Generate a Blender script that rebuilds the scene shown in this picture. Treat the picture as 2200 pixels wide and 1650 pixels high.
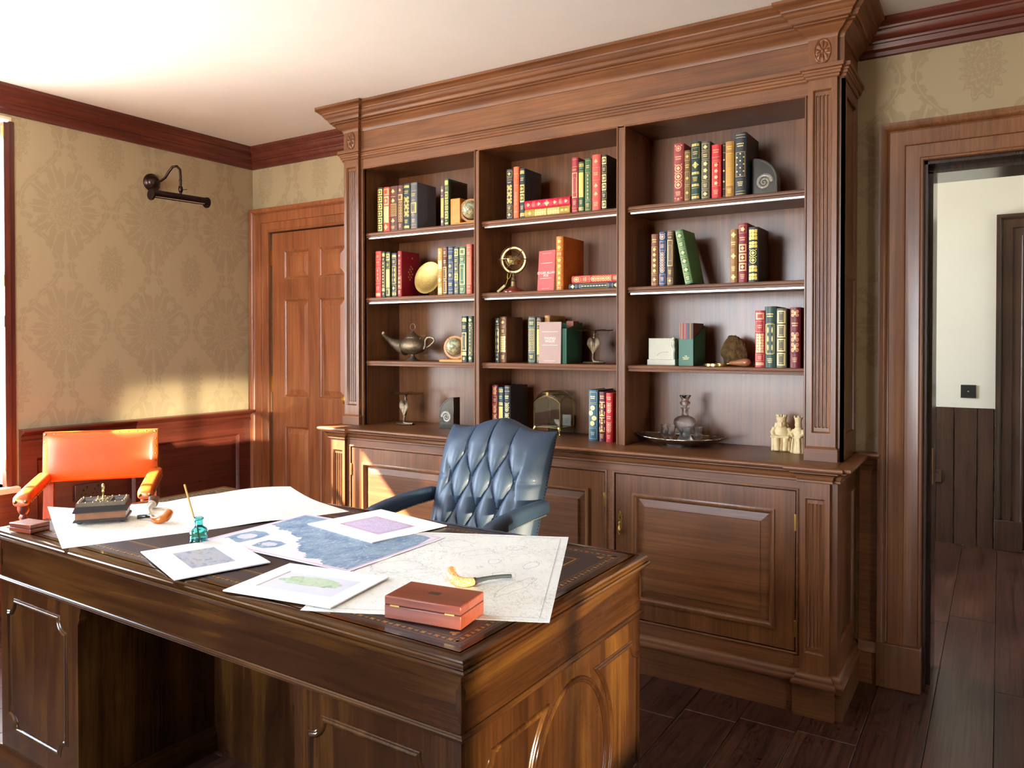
import bpy, bmesh, math, random
from mathutils import Vector, Matrix
R = math.radians
sc = bpy.context.scene
COL = sc.collection
for o in list(bpy.data.objects):
    bpy.data.objects.remove(o)

# ------------------------------------------------------------------ camera
cam = bpy.data.cameras.new('camera')
cam_o = bpy.data.objects.new('camera', cam)
COL.objects.link(cam_o)
cam_o.location = (0, 0, 1.34)
cam_o.rotation_euler = (R(90 - 0.7), 0, R(32.40))
cam.sensor_width = 36
cam.lens = 1654.5 / 2200 * 36
cam.shift_y = -0.03195
cam.clip_start = 0.05
sc.camera = cam_o

# ------------------------------------------------------------------ world, sun, exposure
w = bpy.data.worlds.new('sky')
sc.world = w
w.use_nodes = True
wn = w.node_tree
wn.nodes.clear()
_tc = wn.nodes.new('ShaderNodeTexCoord')
_sx = wn.nodes.new('ShaderNodeSeparateXYZ')
_rp = wn.nodes.new('ShaderNodeValToRGB')
_bg = wn.nodes.new('ShaderNodeBackground')
_ow = wn.nodes.new('ShaderNodeOutputWorld')
_mr = wn.nodes.new('ShaderNodeMapRange')
_mr.inputs[1].default_value = -1
_mr.inputs[2].default_value = 1
wn.links.new(_tc.outputs['Generated'], _sx.inputs[0])
wn.links.new(_sx.outputs[2], _mr.inputs[0])
wn.links.new(_mr.outputs[0], _rp.inputs[0])
_e = _rp.color_ramp.elements
_e[0].position = 0.0
_e[0].color = (0.72, 0.68, 0.60, 1)
_e[1].position = 1.0
_e[1].color = (0.44, 0.64, 1.0, 1)
for p, c in ((0.47, (0.84, 0.80, 0.74, 1)), (0.50, (0.84, 0.92, 1.0, 1)), (0.62, (0.64, 0.80, 1.0, 1))):
    k = _rp.color_ramp.elements.new(p)
    k.color = c
wn.links.new(_rp.outputs[0], _bg.inputs[0])
wn.links.new(_bg.outputs[0], _ow.inputs[0])
_bg.inputs[1].default_value = 20.0

sun = bpy.data.lights.new('sun', 'SUN')
sun.energy = 110.0
sun.color = (1.0, 0.90, 0.74)
sun.angle = R(0.6)
sun_o = bpy.data.objects.new('sun', sun)
COL.objects.link(sun_o)
sun_dir = Vector((0.60, 0.55, -0.58)).normalized()
sun_o.rotation_euler = sun_dir.to_track_quat('-Z', 'Y').to_euler()
sun_o.location = (-8, -6, 8)

# added spot lamp standing in for low reflected sunlight through the right-hand window
glint = bpy.data.lights.new('sun_glint', 'SPOT')
glint.energy = 21000.0
glint.color = (1.0, 0.88, 0.62)
glint.spot_size = R(6.2)
glint.spot_blend = 0.85
glint.shadow_soft_size = 0.10
glint_o = bpy.data.objects.new('sun_glint', glint)
COL.objects.link(glint_o)
glint_o.location = (12.0, -3.55, 1.02)
glint_o.rotation_euler = (Vector((-0.84, 1.62, 0.50)) - Vector((12.0, -3.55, 1.02))).to_track_quat('-Z', 'Y').to_euler()

def portal(name, loc, size, direction):
    l = bpy.data.lights.new(name, 'AREA')
    l.shape = 'RECTANGLE'
    l.size, l.size_y = size
    l.cycles.is_portal = True
    o = bpy.data.objects.new(name, l)
    COL.objects.link(o)
    o.location = loc
    o.rotation_euler = Vector(direction).to_track_quat('-Z', 'Z').to_euler()
portal('sky_opening', (-4.43, 1.25, 1.53), (1.26, 1.85), (1, 0, 0))
portal('sky_opening', (2.72, 0.33, 0.74), (1.0, 0.7), (-1, 0, 0))
portal('sky_opening', (-2.35, -2.53, 1.53), (1.7, 1.85), (0, 1, 0))  # portal of the added fill window behind the camera
portal('sky_opening', (-2.72, 4.75, 1.5), (1.3, 1.7), (1, 0, 0))

sc.view_settings.view_transform = 'Standard'
sc.view_settings.look = 'None'
sc.view_settings.gamma = 1.0
sc.view_settings.use_curve_mapping = False
sc.view_settings.exposure = 0.9
sc.cycles.use_denoising = True
sc.cycles.max_bounces = 8
sc.cycles.diffuse_bounces = 5
sc.cycles.adaptive_threshold = 0.03
sc.cycles.adaptive_min_samples = 12
sc.cycles.glossy_bounces = 4
sc.cycles.transmission_bounces = 10
sc.cycles.transparent_max_bounces = 12
sc.cycles.caustics_refractive = False
sc.cycles.caustics_reflective = False
sc.cycles.sample_clamp_indirect = 8.0

# ------------------------------------------------------------------ materials
MATS = {}
def srgb(r, g, b):
    f = lambda c: (c / 255 / 12.92) if c <= 10 else ((c / 255 + 0.055) / 1.055) ** 2.4
    return (f(r), f(g), f(b), 1)

def newmat(name):
    m = bpy.data.materials.new(name)
    m.use_nodes = True
    return m, m.node_tree, m.node_tree.nodes['Principled BSDF']

def N(t, kind, **kw):
    n = t.nodes.new('ShaderNode' + kind)
    for k, v in kw.items():
        setattr(n, k, v)
    return n

def math_(t, op, a, b=None, c=None):
    n = N(t, 'Math', operation=op)
    for i, x in enumerate((a, b, c)):
        if x is None:
            continue
        if isinstance(x, (int, float)):
            n.inputs[i].default_value = x
        else:
            t.links.new(x, n.inputs[i])
    return n.outputs[0]

def ramp(t, fac, stops):
    n = N(t, 'ValToRGB')
    e = n.color_ramp.elements
    e[0].position, e[0].color = stops[0]
    e[1].position, e[1].color = stops[-1]
    for p, c in stops[1:-1]:
        k = e.new(p)
        k.color = c
    t.links.new(fac, n.inputs[0])
    return n.outputs[0]

def coords(t, scale=(1, 1, 1), rnd=0.0):
    tc = N(t, 'TexCoord')
    mp = N(t, 'Mapping')
    mp.inputs['Scale'].default_value = scale
    t.links.new(tc.outputs['Object'], mp.inputs['Vector'])
    if rnd:
        oi = N(t, 'ObjectInfo')
        cb = N(t, 'CombineXYZ')
        for i, k in enumerate((rnd, rnd * 1.7, rnd * 2.3)):
            t.links.new(math_(t, 'MULTIPLY', oi.outputs['Random'], k), cb.inputs[i])
        t.links.new(cb.outputs[0], mp.inputs['Location'])
    return mp.outputs[0]

def noise(t, vec, scale, detail=4, rough=0.55, dist=0.0):
    n = N(t, 'TexNoise')
    n.inputs['Scale'].default_value = scale
    n.inputs['Detail'].default_value = detail
    n.inputs['Roughness'].default_value = rough
    n.inputs['Distortion'].default_value = dist
    t.links.new(vec, n.inputs['Vector'])
    return n.outputs[0]

def mixc(t, fac, a, b, mode='MIX'):
    n = N(t, 'Mix', data_type='RGBA', blend_type=mode)
    for i, x in ((0, fac), (6, a), (7, b)):
        if isinstance(x, (int, float)):
            n.inputs[i].default_value = x
        elif isinstance(x, tuple):
            n.inputs[i].default_value = x
        else:
            t.links.new(x, n.inputs[i])
    return n.outputs[2]

def bump(t, b, h, strength=0.2, dist=0.01):
    n = N(t, 'Bump')
    n.inputs['Strength'].default_value = strength
    n.inputs['Distance'].default_value = dist
    t.links.new(h, n.inputs['Height'])
    t.links.new(n.outputs[0], b.inputs['Normal'])

def plain(name, col, rough=0.5, metal=0.0, coat=0.0, spec=0.5, emit=None, vary=0.0, vscale=20, bmp=0.0, bscale=200, sub=0.0):
    if name in MATS:
        return MATS[name]
    m, t, b = newmat(name)
    b.inputs['Base Color'].default_value = col
    b.inputs['Roughness'].default_value = rough
    b.inputs['Metallic'].default_value = metal
    b.inputs['Coat Weight'].default_value = coat
    b.inputs['Coat Roughness'].default_value = 0.15
    b.inputs['Specular IOR Level'].default_value = spec
    if vary:
        v = coords(t, rnd=3)
        f = noise(t, v, vscale, 5)
        d = tuple(c * (1 - vary) for c in col[:3]) + (1,)
        l = tuple(min(1, c * (1 + vary)) for c in col[:3]) + (1,)
        t.links.new(ramp(t, f, [(0.3, d), (0.7, l)]), b.inputs['Base Color'])
    if bmp:
        v = coords(t)
        bump(t, b, noise(t, v, bscale, 3), bmp, 0.003)
    MATS[name] = m
    return m

def wood(name, dark, mid, light, axis='z', rough=0.35, coat=0.25, scale=1.0, rnd=3.0, grain=0.3):
    key = name + '_' + axis
    if key in MATS:
        return MATS[key]
    m, t, b = newmat(key)
    al, ac = 0.9 * scale, 9.0 * scale
    s = {'x': (al, ac, ac), 'y': (ac, al, ac), 'z': (ac, ac, al), 'h': (al, al, ac)}[axis]
    v = coords(t, s, rnd)
    f1 = noise(t, v, 1.0, 4, 0.6, 1.2)
    s2 = {'x': (2, 120, 120), 'y': (120, 2, 120), 'z': (120, 120, 2), 'h': (3, 3, 130)}[axis]
    v2 = coords(t, s2, rnd)
    f2 = noise(t, v2, 1.0, 3, 0.6)
    v3 = coords(t, (1.6, 1.6, 1.6), rnd)
    f3 = noise(t, v3, 1.2, 3, 0.5, 0.6)
    f = math_(t, 'ADD', math_(t, 'MULTIPLY', f1, 0.6), math_(t, 'MULTIPLY', f3, 0.4))
    c = ramp(t, f, [(0.28, dark), (0.5, mid), (0.72, light)])
    g = ramp(t, f2, [(0.35, (1 - grain, 1 - grain, 1 - grain, 1)), (0.6, (1, 1, 1, 1))])
    t.links.new(mixc(t, 1.0, c, g, 'MULTIPLY'), b.inputs['Base Color'])
    b.inputs['Roughness'].default_value = rough
    b.inputs['Coat Weight'].default_value = coat
    b.inputs['Coat Roughness'].default_value = 0.18
    bump(t, b, f2, 0.08, 0.002)
    MATS[key] = m
    return m

def glassy(name, col=(1, 1, 1, 1), rough=0.0, ior=1.5, frost=0.0):
    if name in MATS:
        return MATS[name]
    m, t, b = newmat(name)
    b.inputs['Base Color'].default_value = col
    b.inputs['Transmission Weight'].default_value = 1.0
    b.inputs['Roughness'].default_value = rough
    b.inputs['IOR'].default_value = ior
    MATS[name] = m
    return m

def pane_glass(name='pane_glass', tint=(1, 1, 1, 1), refl=0.07):
    if name in MATS:
        return MATS[name]
    m = bpy.data.materials.new(name)
    m.use_nodes = True
    t = m.node_tree
    t.nodes.clear()
    tr = N(t, 'BsdfTransparent')
    tr.inputs[0].default_value = tint
    gl = N(t, 'BsdfGlossy')
    gl.inputs['Roughness'].default_value = 0.02
    mx = N(t, 'MixShader')
    fr = N(t, 'LayerWeight')
    fr.inputs[0].default_value = 0.25
    t.links.new(math_(t, 'ADD', math_(t, 'MULTIPLY', fr.outputs['Fresnel'], 0.6), refl * 0.5), mx.inputs[0])
    t.links.new(tr.outputs[0], mx.inputs[1])
    t.links.new(gl.outputs[0], mx.inputs[2])
    out = N(t, 'OutputMaterial')
    t.links.new(mx.outputs[0], out.inputs[0])
    MATS[name] = m
    return m

# ------------------------------------------------------------------ mesh builder
class MB:
    def __init__(s):
        s.v = []
        s.f = []
    def add(s, vs, fs):
        n = len(s.v)
        s.v += [Vector(p) for p in vs]
        s.f += [tuple(i + n for i in f) for f in fs]
        return s
    def join(s, o, m=None):
        m = m or Matrix()
        return s.add([m @ p for p in o.v], o.f)
    def box(s, x0, x1, y0, y1, z0, z1):
        return s.add([(x0, y0, z0), (x1, y0, z0), (x1, y1, z0), (x0, y1, z0), (x0, y0, z1), (x1, y0, z1), (x1, y1, z1), (x0, y1, z1)],
                     [(0, 3, 2, 1), (4, 5, 6, 7), (0, 1, 5, 4), (1, 2, 6, 5), (2, 3, 7, 6), (3, 0, 4, 7)])
    def cbox(s, x0, x1, y0, y1, z0, z1, c=0.002):
        # box with chamfered top edges
        vs = []
        for z, k in ((z0, 0), (z1 - c, 0), (z1, c)):
            vs += [(x0 + k, y0 + k, z), (x1 - k, y0 + k, z), (x1 - k, y1 - k, z), (x0 + k, y1 - k, z)]
        fs = [(3, 2, 1, 0), (8, 9, 10, 11)]
        for r in (0, 4):
            for i in range(4):
                j = (i + 1) % 4
                fs.append((r + i, r + j, r + 4 + j, r + 4 + i))
        return s.add(vs, fs)
    def rings(s, rings, closed=False, caps=True):
        n = len(rings[0])
        vs = [p for r in rings for p in r]
        fs = []
        m = len(rings)
        for i in range(m if closed else m - 1):
            a, b = i * n, ((i + 1) % m) * n
            for j in range(n):
                k = (j + 1) % n
                fs.append((a + j, a + k, b + k, b + j))
        if caps and not closed:
            fs.append(tuple(range(n))[::-1])
            fs.append(tuple(range((m - 1) * n, m * n)))
        return s.add(vs, fs)
    def prism(s, poly, a0, a1, axis='z'):
        f = {'z': lambda p, a: (p[0], p[1], a), 'y': lambda p, a: (p[0], a, p[1]), 'x': lambda p, a: (a, p[0], p[1])}[axis]
        return s.rings([[f(p, a0) for p in poly], [f(p, a1) for p in poly]])
    def lathe(s, prof, n=24, c=(0, 0, 0), cap=True, sx=1, sy=1):
        rings = []
        for r, z in prof:
            rings.append([(c[0] + sx * r * math.cos(2 * math.pi * i / n), c[1] + sy * r * math.sin(2 * math.pi * i / n), c[2] + z) for i in range(n)])
        return s.rings(rings, caps=cap)
    def tube(s, pts, r, n=8, closed=False, flat=1.0, up=None):
        pts = [Vector(p) for p in pts]
        m = len(pts)
        rr = r if isinstance(r, (list, tuple)) else [r] * m
        rings = []
        prev = None
        for i, p in enumerate(pts):
            if closed:
                d = pts[(i + 1) % m] - pts[i - 1]
            else:
                d = pts[min(i + 1, m - 1)] - pts[max(i - 1, 0)]
            d.normalize()
            if prev is None:
                ref = Vector(up) if up else (Vector((0, 0, 1)) if abs(d.z) < 0.9 else Vector((1, 0, 0)))
                a = d.cross(ref).normalized()
            else:
                a = (prev - d * prev.dot(d)).normalized()
            prev = a
            b = a.cross(d)
            rings.append([p + a * math.cos(2 * math.pi * k / n) * rr[i] + b * math.sin(2 * math.pi * k / n) * rr[i] * flat for k in range(n)])
        return s.rings(rings, closed)
    def sweep(s, path, prof, nrm, closed=False, sign=1):
        P = [Vector(p) for p in path]
        nrm = Vector(nrm).normalized()
        m = len(P)
        rings = []
        for i in range(m):
            d0 = P[i] - P[i - 1] if (i > 0 or closed) else None
            d1 = P[(i + 1) % m] - P[i] if (i < m - 1 or closed) else None
            s0 = nrm.cross(d0.normalized()) if d0 is not None else None
            s1 = nrm.cross(d1.normalized()) if d1 is not None else None
            if s0 is None:
                mt = s1
            elif s1 is None:
                mt = s0
            else:
                mt = (s0 + s1) / max(0.15, 1 + s0.dot(s1))
            rings.append([P[i] + mt * (a * sign) + nrm * b for a, b in prof])
        return s.rings(rings, closed)
    def grid(s, fn, nu, nv, closeu=False):
        vs = [fn(i / (nu if closeu else nu - 1), j / (nv - 1)) for j in range(nv) for i in range(nu)]
        fs = []
        for j in range(nv - 1):
            for i in range(nu if closeu else nu - 1):
                k = (i + 1) % nu
                fs.append((j * nu + i, j * nu + k, (j + 1) * nu + k, (j + 1) * nu + i))
        return s.add(vs, fs)
    def sheet(s, fn, nu, nv, thick):
        # closed thin sheet from a surface function
        top = [Vector(fn(i / (nu - 1), j / (nv - 1))) for j in range(nv) for i in range(nu)]
        bot = [p - Vector((0, 0, thick)) for p in top]
        n = len(top)
        fs = []
        for j in range(nv - 1):
            for i in range(nu - 1):
                q = (j * nu + i, j * nu + i + 1, (j + 1) * nu + i + 1, (j + 1) * nu + i)
                fs.append(q)
                fs.append(tuple(n + k for k in q[::-1]))
        edge = [i for i in range(nu)] + [(j + 1) * nu - 1 for j in range(1, nv)] + [(nv - 1) * nu + i for i in range(nu - 2, -1, -1)] + [j * nu for j in range(nv - 2, 0, -1)]
        for a, b in zip(edge, edge[1:] + edge[:1]):
            fs.append((a, n + a, n + b, b))
        return s.add(top + bot, fs)
    def ball(s, c, r, n=12, m=8, sx=1, sy=1, sz=1):
        prof = [(math.sin(math.pi * k / m) * r, -math.cos(math.pi * k / m) * r * sz) for k in range(m + 1)]
        prof[0] = (r * 0.02, prof[0][1])
        prof[-1] = (r * 0.02, prof[-1][1])
        return s.lathe(prof, n, c, True, sx, sy)

def build(name, mb, mat, smooth=35, org=(0, 0, 0)):
    me = bpy.data.meshes.new(name)
    ox = Vector(org)
    me.from_pydata([p - ox for p in mb.v], [], mb.f)
    bm = bmesh.new()
    bm.from_mesh(me)
    bmesh.ops.recalc_face_normals(bm, faces=bm.faces)
    bm.to_mesh(me)
    bm.free()
    if mat is not None:
        for k in (mat if isinstance(mat, (list, tuple)) else [mat]):
            me.materials.append(k)
    if smooth:
        me.shade_smooth()
        me.set_sharp_from_angle(angle=R(smooth))
    me.update()
    return me

def link(name, me, parent=None, loc=(0, 0, 0), rot=(0, 0, 0)):
    o = bpy.data.objects.new(name, me)
    COL.objects.link(o)
    o.location = loc
    o.rotation_euler = rot
    if parent is not None:
        o.parent = parent
    return o

def wloc(o):
    v = Vector(o.location)
    while o.parent is not None:
        o = o.parent
        v = v + Vector(o.location)
    return v

def part(name, mb, mat, parent, smooth=35, world=False, bev=0.0, loc=(0, 0, 0), rot=(0, 0, 0), label=None):
    org = wloc(parent) if world else (0, 0, 0)
    o = link(name, build(name, mb, mat, smooth, org), parent, loc, rot)
    if bev:
        b = o.modifiers.new('bevel', 'BEVEL')
        b.width = bev
        b.segments = 2
        b.limit_method = 'ANGLE'
        b.angle_limit = R(50)
    if label:
        o['label'] = label
    return o

def tag(o, label, cat=None, group=None, kind=None):
    o['label'] = label
    if cat:
        o['category'] = cat
    if group:
        o['group'] = group
    if kind:
        o['kind'] = kind
    return o

def thing(name, label, cat, loc=(0, 0, 0), rz=0.0, group=None, kind=None):
    o = link(name, None, None, loc, (0, 0, rz))
    o.empty_display_size = 0.05
    return tag(o, label, cat, group, kind)

def struct(name, mb, mat, label=None, smooth=35, parent=None, bev=0.0):
    o = part(name, mb, mat, None, smooth, bev=bev) if parent is None else part(name, mb, mat, parent, smooth, bev=bev)
    if parent is None:
        o['kind'] = 'structure'
        if label:
            o['label'] = label
    return o

def frame_cells(mb, x0, x1, z0, z1, openings, ya, yb):
    xs = sorted({x0, x1, *[o[0] for o in openings], *[o[1] for o in openings]})
    zs = sorted({z0, z1, *[o[2] for o in openings], *[o[3] for o in openings]})
    for i in range(len(xs) - 1):
        j = 0
        while j < len(zs) - 1:
            cx = (xs[i] + xs[i + 1]) / 2
            inside = lambda k: any(o[0] < cx < o[1] and o[2] < (zs[k] + zs[k + 1]) / 2 < o[3] for o in openings)
            if inside(j):
                j += 1
                continue
            k = j
            while k + 1 < len(zs) - 1 and not inside(k + 1):
                k += 1
            mb.box(xs[i], xs[i + 1], ya, yb, zs[j], zs[k + 1])
            j = k + 1
    return mb

def rect_path(x0, x1, z0, z1, y):
    return [(x0, y, z0), (x0, y, z1), (x1, y, z1), (x1, y, z0)]

def text_mb(s, size, align='CENTER', depth=0.0, spacing=1.0):
    cu = bpy.data.curves.new('t', 'FONT')
    cu.body = s
    cu.size = size
    cu.align_x = align
    cu.align_y = 'CENTER'
    cu.extrude = depth
    cu.resolution_u = 2
    cu.space_line = spacing
    o = bpy.data.objects.new('t', cu)
    COL.objects.link(o)
    dg = bpy.context.evaluated_depsgraph_get()
    dg.update()
    me = o.evaluated_get(dg).to_mesh()
    mb = MB()
    mb.add([v.co.copy() for v in me.vertices], [tuple(p.vertices) for p in me.polygons])
    o.evaluated_get(dg).to_mesh_clear()
    bpy.data.objects.remove(o)
    bpy.data.curves.remove(cu)
    return mb
# ------------------------------------------------------------------ palettes
OAK = dict(dark=srgb(88, 52, 28), mid=srgb(122, 75, 42), light=srgb(150, 97, 57))        # bookcase
DOORW = dict(dark=srgb(112, 58, 32), mid=srgb(158, 92, 54), light=srgb(182, 114, 70))      # old pine door
MAHO = dict(dark=srgb(70, 28, 20), mid=srgb(104, 46, 33), light=srgb(128, 62, 44))        # wainscot, cornice
DESKW = dict(dark=srgb(28, 13, 7), mid=srgb(60, 33, 14), light=srgb(104, 66, 26))
FLOORW = dict(dark=srgb(48, 28, 22), mid=srgb(78, 47, 37), light=srgb(104, 68, 54))
HALLW = dict(dark=srgb(52, 36, 28), mid=srgb(74, 52, 41), light=srgb(92, 68, 54))
def W(p, axis='z', name=None, **k):
    nm = name or {id(OAK): 'oak', id(DOORW): 'door_wood', id(MAHO): 'mahogany', id(DESKW): 'desk_wood', id(FLOORW): 'floor_oak', id(HALLW): 'hall_wood'}[id(p)]
    return wood(nm, p['dark'], p['mid'], p['light'], axis, **k)
brass = plain('brass', srgb(214, 172, 92), 0.28, 1.0)

def damask(axis):
    name = 'damask_' + axis
    m, t, b = newmat(name)
    tc = N(t, 'TexCoord')
    sp = N(t, 'SeparateXYZ')
    t.links.new(tc.outputs['Object'], sp.inputs[0])
    U = sp.outputs[0 if axis == 'x' else 1]
    V = sp.outputs[2]
    Wt, Ht = 0.49, 0.62
    S = lambda op, a, b_=None, c=None: math_(t, op, a, b_, c)
    wob = noise(t, tc.outputs['Object'], 30, 4, 0.65)
    wo = S('SUBTRACT', wob, 0.5)
    du = S('SUBTRACT', S('MULTIPLY', S('FRACT', S('ADD', S('DIVIDE', U, Wt), 0.13)), Wt), Wt / 2)
    dv = S('SUBTRACT', S('MULTIPLY', S('FRACT', S('ADD', S('DIVIDE', V, Ht), 0.2)), Ht), Ht / 2)
    x = S('ABSOLUTE', du)
    def leafy(y, base, k1, k2, amp1, amp2, ys):
        th = S('ARCTAN2', y, x)
        r = S('SQRT', S('ADD', S('MULTIPLY', x, x), S('MULTIPLY', S('MULTIPLY', y, y), ys)))
        lob = S('ADD', S('ADD', S('MULTIPLY', S('COSINE', S('MULTIPLY', th, k1)), amp1), S('MULTIPLY', S('COSINE', S('MULTIPLY', th, k2)), amp2)), base)
        return S('ADD', S('DIVIDE', r, lob), S('MULTIPLY', wo, 0.07)), th
    # big acanthus palmette
    rr, th = leafy(S('ADD', dv, 0.02), 0.84, 10.0, 34.0, 0.13, 0.06, 0.55)
    big = S('LESS_THAN', rr, 0.185)
    cut = S('MULTIPLY', S('GREATER_THAN', S('COSINE', S('MULTIPLY', th, 20.0)), 0.90), S('GREATER_THAN', rr, 0.105))
    ring = S('LESS_THAN', S('ABSOLUTE', S('SUBTRACT', rr, 0.095)), 0.006)
    inner = S('MULTIPLY', S('GREATER_THAN', S('SINE', S('MULTIPLY', rr, 260.0)), 0.55), S('LESS_THAN', rr, 0.088))
    a = S('MULTIPLY', big, S('SUBTRACT', 1.0, S('MAXIMUM', cut, S('MAXIMUM', ring, inner))))
    # pinecone vase between the palmettes
    ux = S('SUBTRACT', Wt / 2, x)
    y2 = S('SUBTRACT', S('MULTIPLY', S('FRACT', S('ADD', S('DIVIDE', V, Ht), 0.70)), Ht), Ht / 2)
    r2 = S('SQRT', S('ADD', S('MULTIPLY', S('MULTIPLY', ux, ux), 2.6), S('MULTIPLY', S('MULTIPLY', y2, y2), 0.8)))
    th2 = S('ARCTAN2', y2, ux)
    r2 = S('ADD', S('DIVIDE', r2, S('ADD', 0.86, S('MULTIPLY', S('COSINE', S('MULTIPLY', th2, 14.0)), 0.12))), S('MULTIPLY', wo, 0.06))
    cone = S('MULTIPLY', S('LESS_THAN', r2, 0.125), S('LESS_THAN', S('SINE', S('MULTIPLY', r2, 190.0)), 0.72))
    # berries and leafy stems
    q = S('ADD', dv, 0.235)
    vs = S('SQRT', S('ADD', S('POWER', S('SUBTRACT', x, 0.030), 2.0), S('MULTIPLY', q, q)))
    berry = S('LESS_THAN', vs, 0.021)
    og = S('SUBTRACT', x, S('ADD', Wt / 4, S('MULTIPLY', S('COSINE', S('MULTIPLY', dv, 2 * math.pi / Ht)), 0.095)))
    lw = S('ADD', S('ADD', 0.004, S('MULTIPLY', S('ABSOLUTE', S('SINE', S('MULTIPLY', dv, 66.0))), 0.020)), S('MULTIPLY', wo, 0.07))
    ogm = S('MULTIPLY', S('LESS_THAN', S('ABSOLUTE', og), lw), S('GREATER_THAN', S('ABSOLUTE', og), 0.0025))
    mk = S('MINIMUM', S('MAXIMUM', S('MAXIMUM', a, cone), S('MAXIMUM', berry, ogm)), 1.0)
    t.links.new(mixc(t, mk, srgb(176, 158, 124), srgb(167, 148, 115)), b.inputs['Base Color'])
    rg = S('ADD', 0.50, S('MULTIPLY', mk, 0.22))
    t.links.new(rg, b.inputs['Roughness'])
    b.inputs['Specular IOR Level'].default_value = 0.4
    fine = noise(t, coords(t, (1, 1, 1)), 600, 2)
    bump(t, b, fine, 0.05, 0.001)
    return m
pap_x = damask('x')
pap_y = damask('y')
plaster = plain('white_plaster', srgb(248, 244, 236), 0.85, vary=0.015, vscale=3)
hallwhite = plain('hall_plaster', srgb(232, 232, 222), 0.8, vary=0.015, vscale=3)
cream = plain('cream_paint', srgb(232, 214, 178), 0.55)

XL, YB, CZ = -4.107, 3.33, 2.578
HY0, HY1 = 3.62, 5.9
# ------------------------------------------------------------------ floor
fb = MB().box(-4.45, 2.7, -2.5, HY1 + 0.2, -0.06, -0.016)
floor = struct('floor', fb, plain('joint_dark', srgb(22, 14, 11), 0.9), 'wide dark brown oak boards running towards the bookcase wall')
random.seed(11)
fm = W(FLOORW, 'y', rough=0.33, coat=0.1, scale=1.0, rnd=9.0, grain=0.62)
plank_n = 0
for k in range(-22, 14):
    xa = -0.012 + 0.1915 * k
    xb = xa + 0.1915
    if xb < -4.11 or xa > 2.4:
        continue
    xa2, xb2 = max(xa, -4.11), min(xb, 2.4)
    if k == -6:
        cuts = [-2.2, -0.7, 1.1, 2.61, 4.4, HY1]
    elif k == -3:
        cuts = [-2.2, -1.2, 0.9, 2.755, 4.7, HY1]
    elif k == -2:
        cuts = [-2.2, -0.3, 1.7, 4.2, HY1]
    else:
        cuts = [-2.2]
        y = -2.2 + random.uniform(0.3, 1.4)
        while y < HY1 - 0.5:
            cuts.append(y)
            y += random.uniform(1.5, 2.6)
        cuts.append(HY1)
    inhall = xa2 > -2.5 and xb2 < 1.5
    for a, b in zip(cuts, cuts[1:]):
        if not inhall:
            if a > YB:
                continue
            b = min(b, YB + 0.05)
        mb = MB().cbox(xa2 + 0.0007, xb2 - 0.0007, a + 0.0008, b - 0.0008, -0.018, 0.0, 0.0016)
        c = ((xa2 + xb2) / 2, (a + b) / 2, 0)
        me = build('plank', mb, fm, 0, c)
        link('plank', me, floor, c)

# ------------------------------------------------------------------ ceiling and walls
struct('ceiling', MB().box(-4.45, 2.7, -2.5, HY1 + 0.2, CZ, CZ + 0.12), plaster, 'smooth white plaster ceiling')
mb = MB()
D1 = (-3.945, -3.165, 2.045)
D2 = (-0.250, 0.520, 2.028)
mb.box(-4.45, D1[0], YB, HY0, 0, CZ)
mb.box(D1[0], D1[1], YB, HY0, D1[2], CZ)
mb.box(D1[1], D2[0], YB, HY0, 0, CZ)
mb.box(D2[0], D2[1], YB, HY0, D2[2], CZ)
mb.box(D2[1], 2.7, YB, HY0, 0, CZ)
struct('wall_back', mb, pap_x, 'olive beige damask papered wall behind the bookcase')
W1 = (0.62, 1.885, 0.63, 2.44)
mb = MB()
mb.box(-4.45, XL, -2.5, W1[0], 0, CZ)
mb.box(-4.45, XL, W1[0], W1[1], 0, W1[2])
mb.box(-4.45, XL, W1[0], W1[1], W1[3], CZ)
mb.box(-4.45, XL, W1[1], YB, 0, CZ)
struct('wall_left', mb, pap_y, 'olive beige damask papered wall with the picture light')
W3 = (-0.15, 0.82, 0.40, 2.35)
mb = MB()
mb.box(2.4, 2.7, -2.5, W3[0], 0, CZ)
mb.box(2.4, 2.7, W3[0], W3[1], 0, W3[2])
mb.box(2.4, 2.7, W3[0], W3[1], W3[3], CZ)
mb.box(2.4, 2.7, W3[1], YB, 0, CZ)
struct('wall_right', mb, pap_y, 'papered wall on the window side behind the camera')
W2 = (-3.2, -1.5, 0.63, 2.44)
mb = MB().box(-4.45, W2[0], -2.5, -2.2, 0, CZ).box(W2[1], 2.7, -2.5, -2.2, 0, CZ).box(W2[0], W2[1], -2.5, -2.2, 0, W2[2]).box(W2[0], W2[1], -2.5, -2.2, W2[3], CZ)
struct('wall_front', mb, pap_x, 'papered wall behind the camera')
# hall
struct('wall_hall_back', MB().box(-2.7, 1.6, HY1, HY1 + 0.2, 0, CZ), hallwhite, 'white plaster wall of the hall beyond the doorway')
mb = MB()
WH = (4.1, 5.4, 0.65, 2.35)
mb.box(-2.7, -2.5, HY0, WH[0], 0, CZ)
mb.box(-2.7, -2.5, WH[0], WH[1], 0, WH[2])
mb.box(-2.7, -2.5, WH[0], WH[1], WH[3], CZ)
mb.box(-2.7, -2.5, WH[1], HY1 + 0.2, 0, CZ)
struct('wall_hall_left', mb, hallwhite, 'white plaster hall wall with a window')
struct('wall_hall_right', MB().box(1.4, 1.6, HY0, HY1 + 0.2, 0, CZ), hallwhite, 'white plaster wall at the right of the hall')

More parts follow.
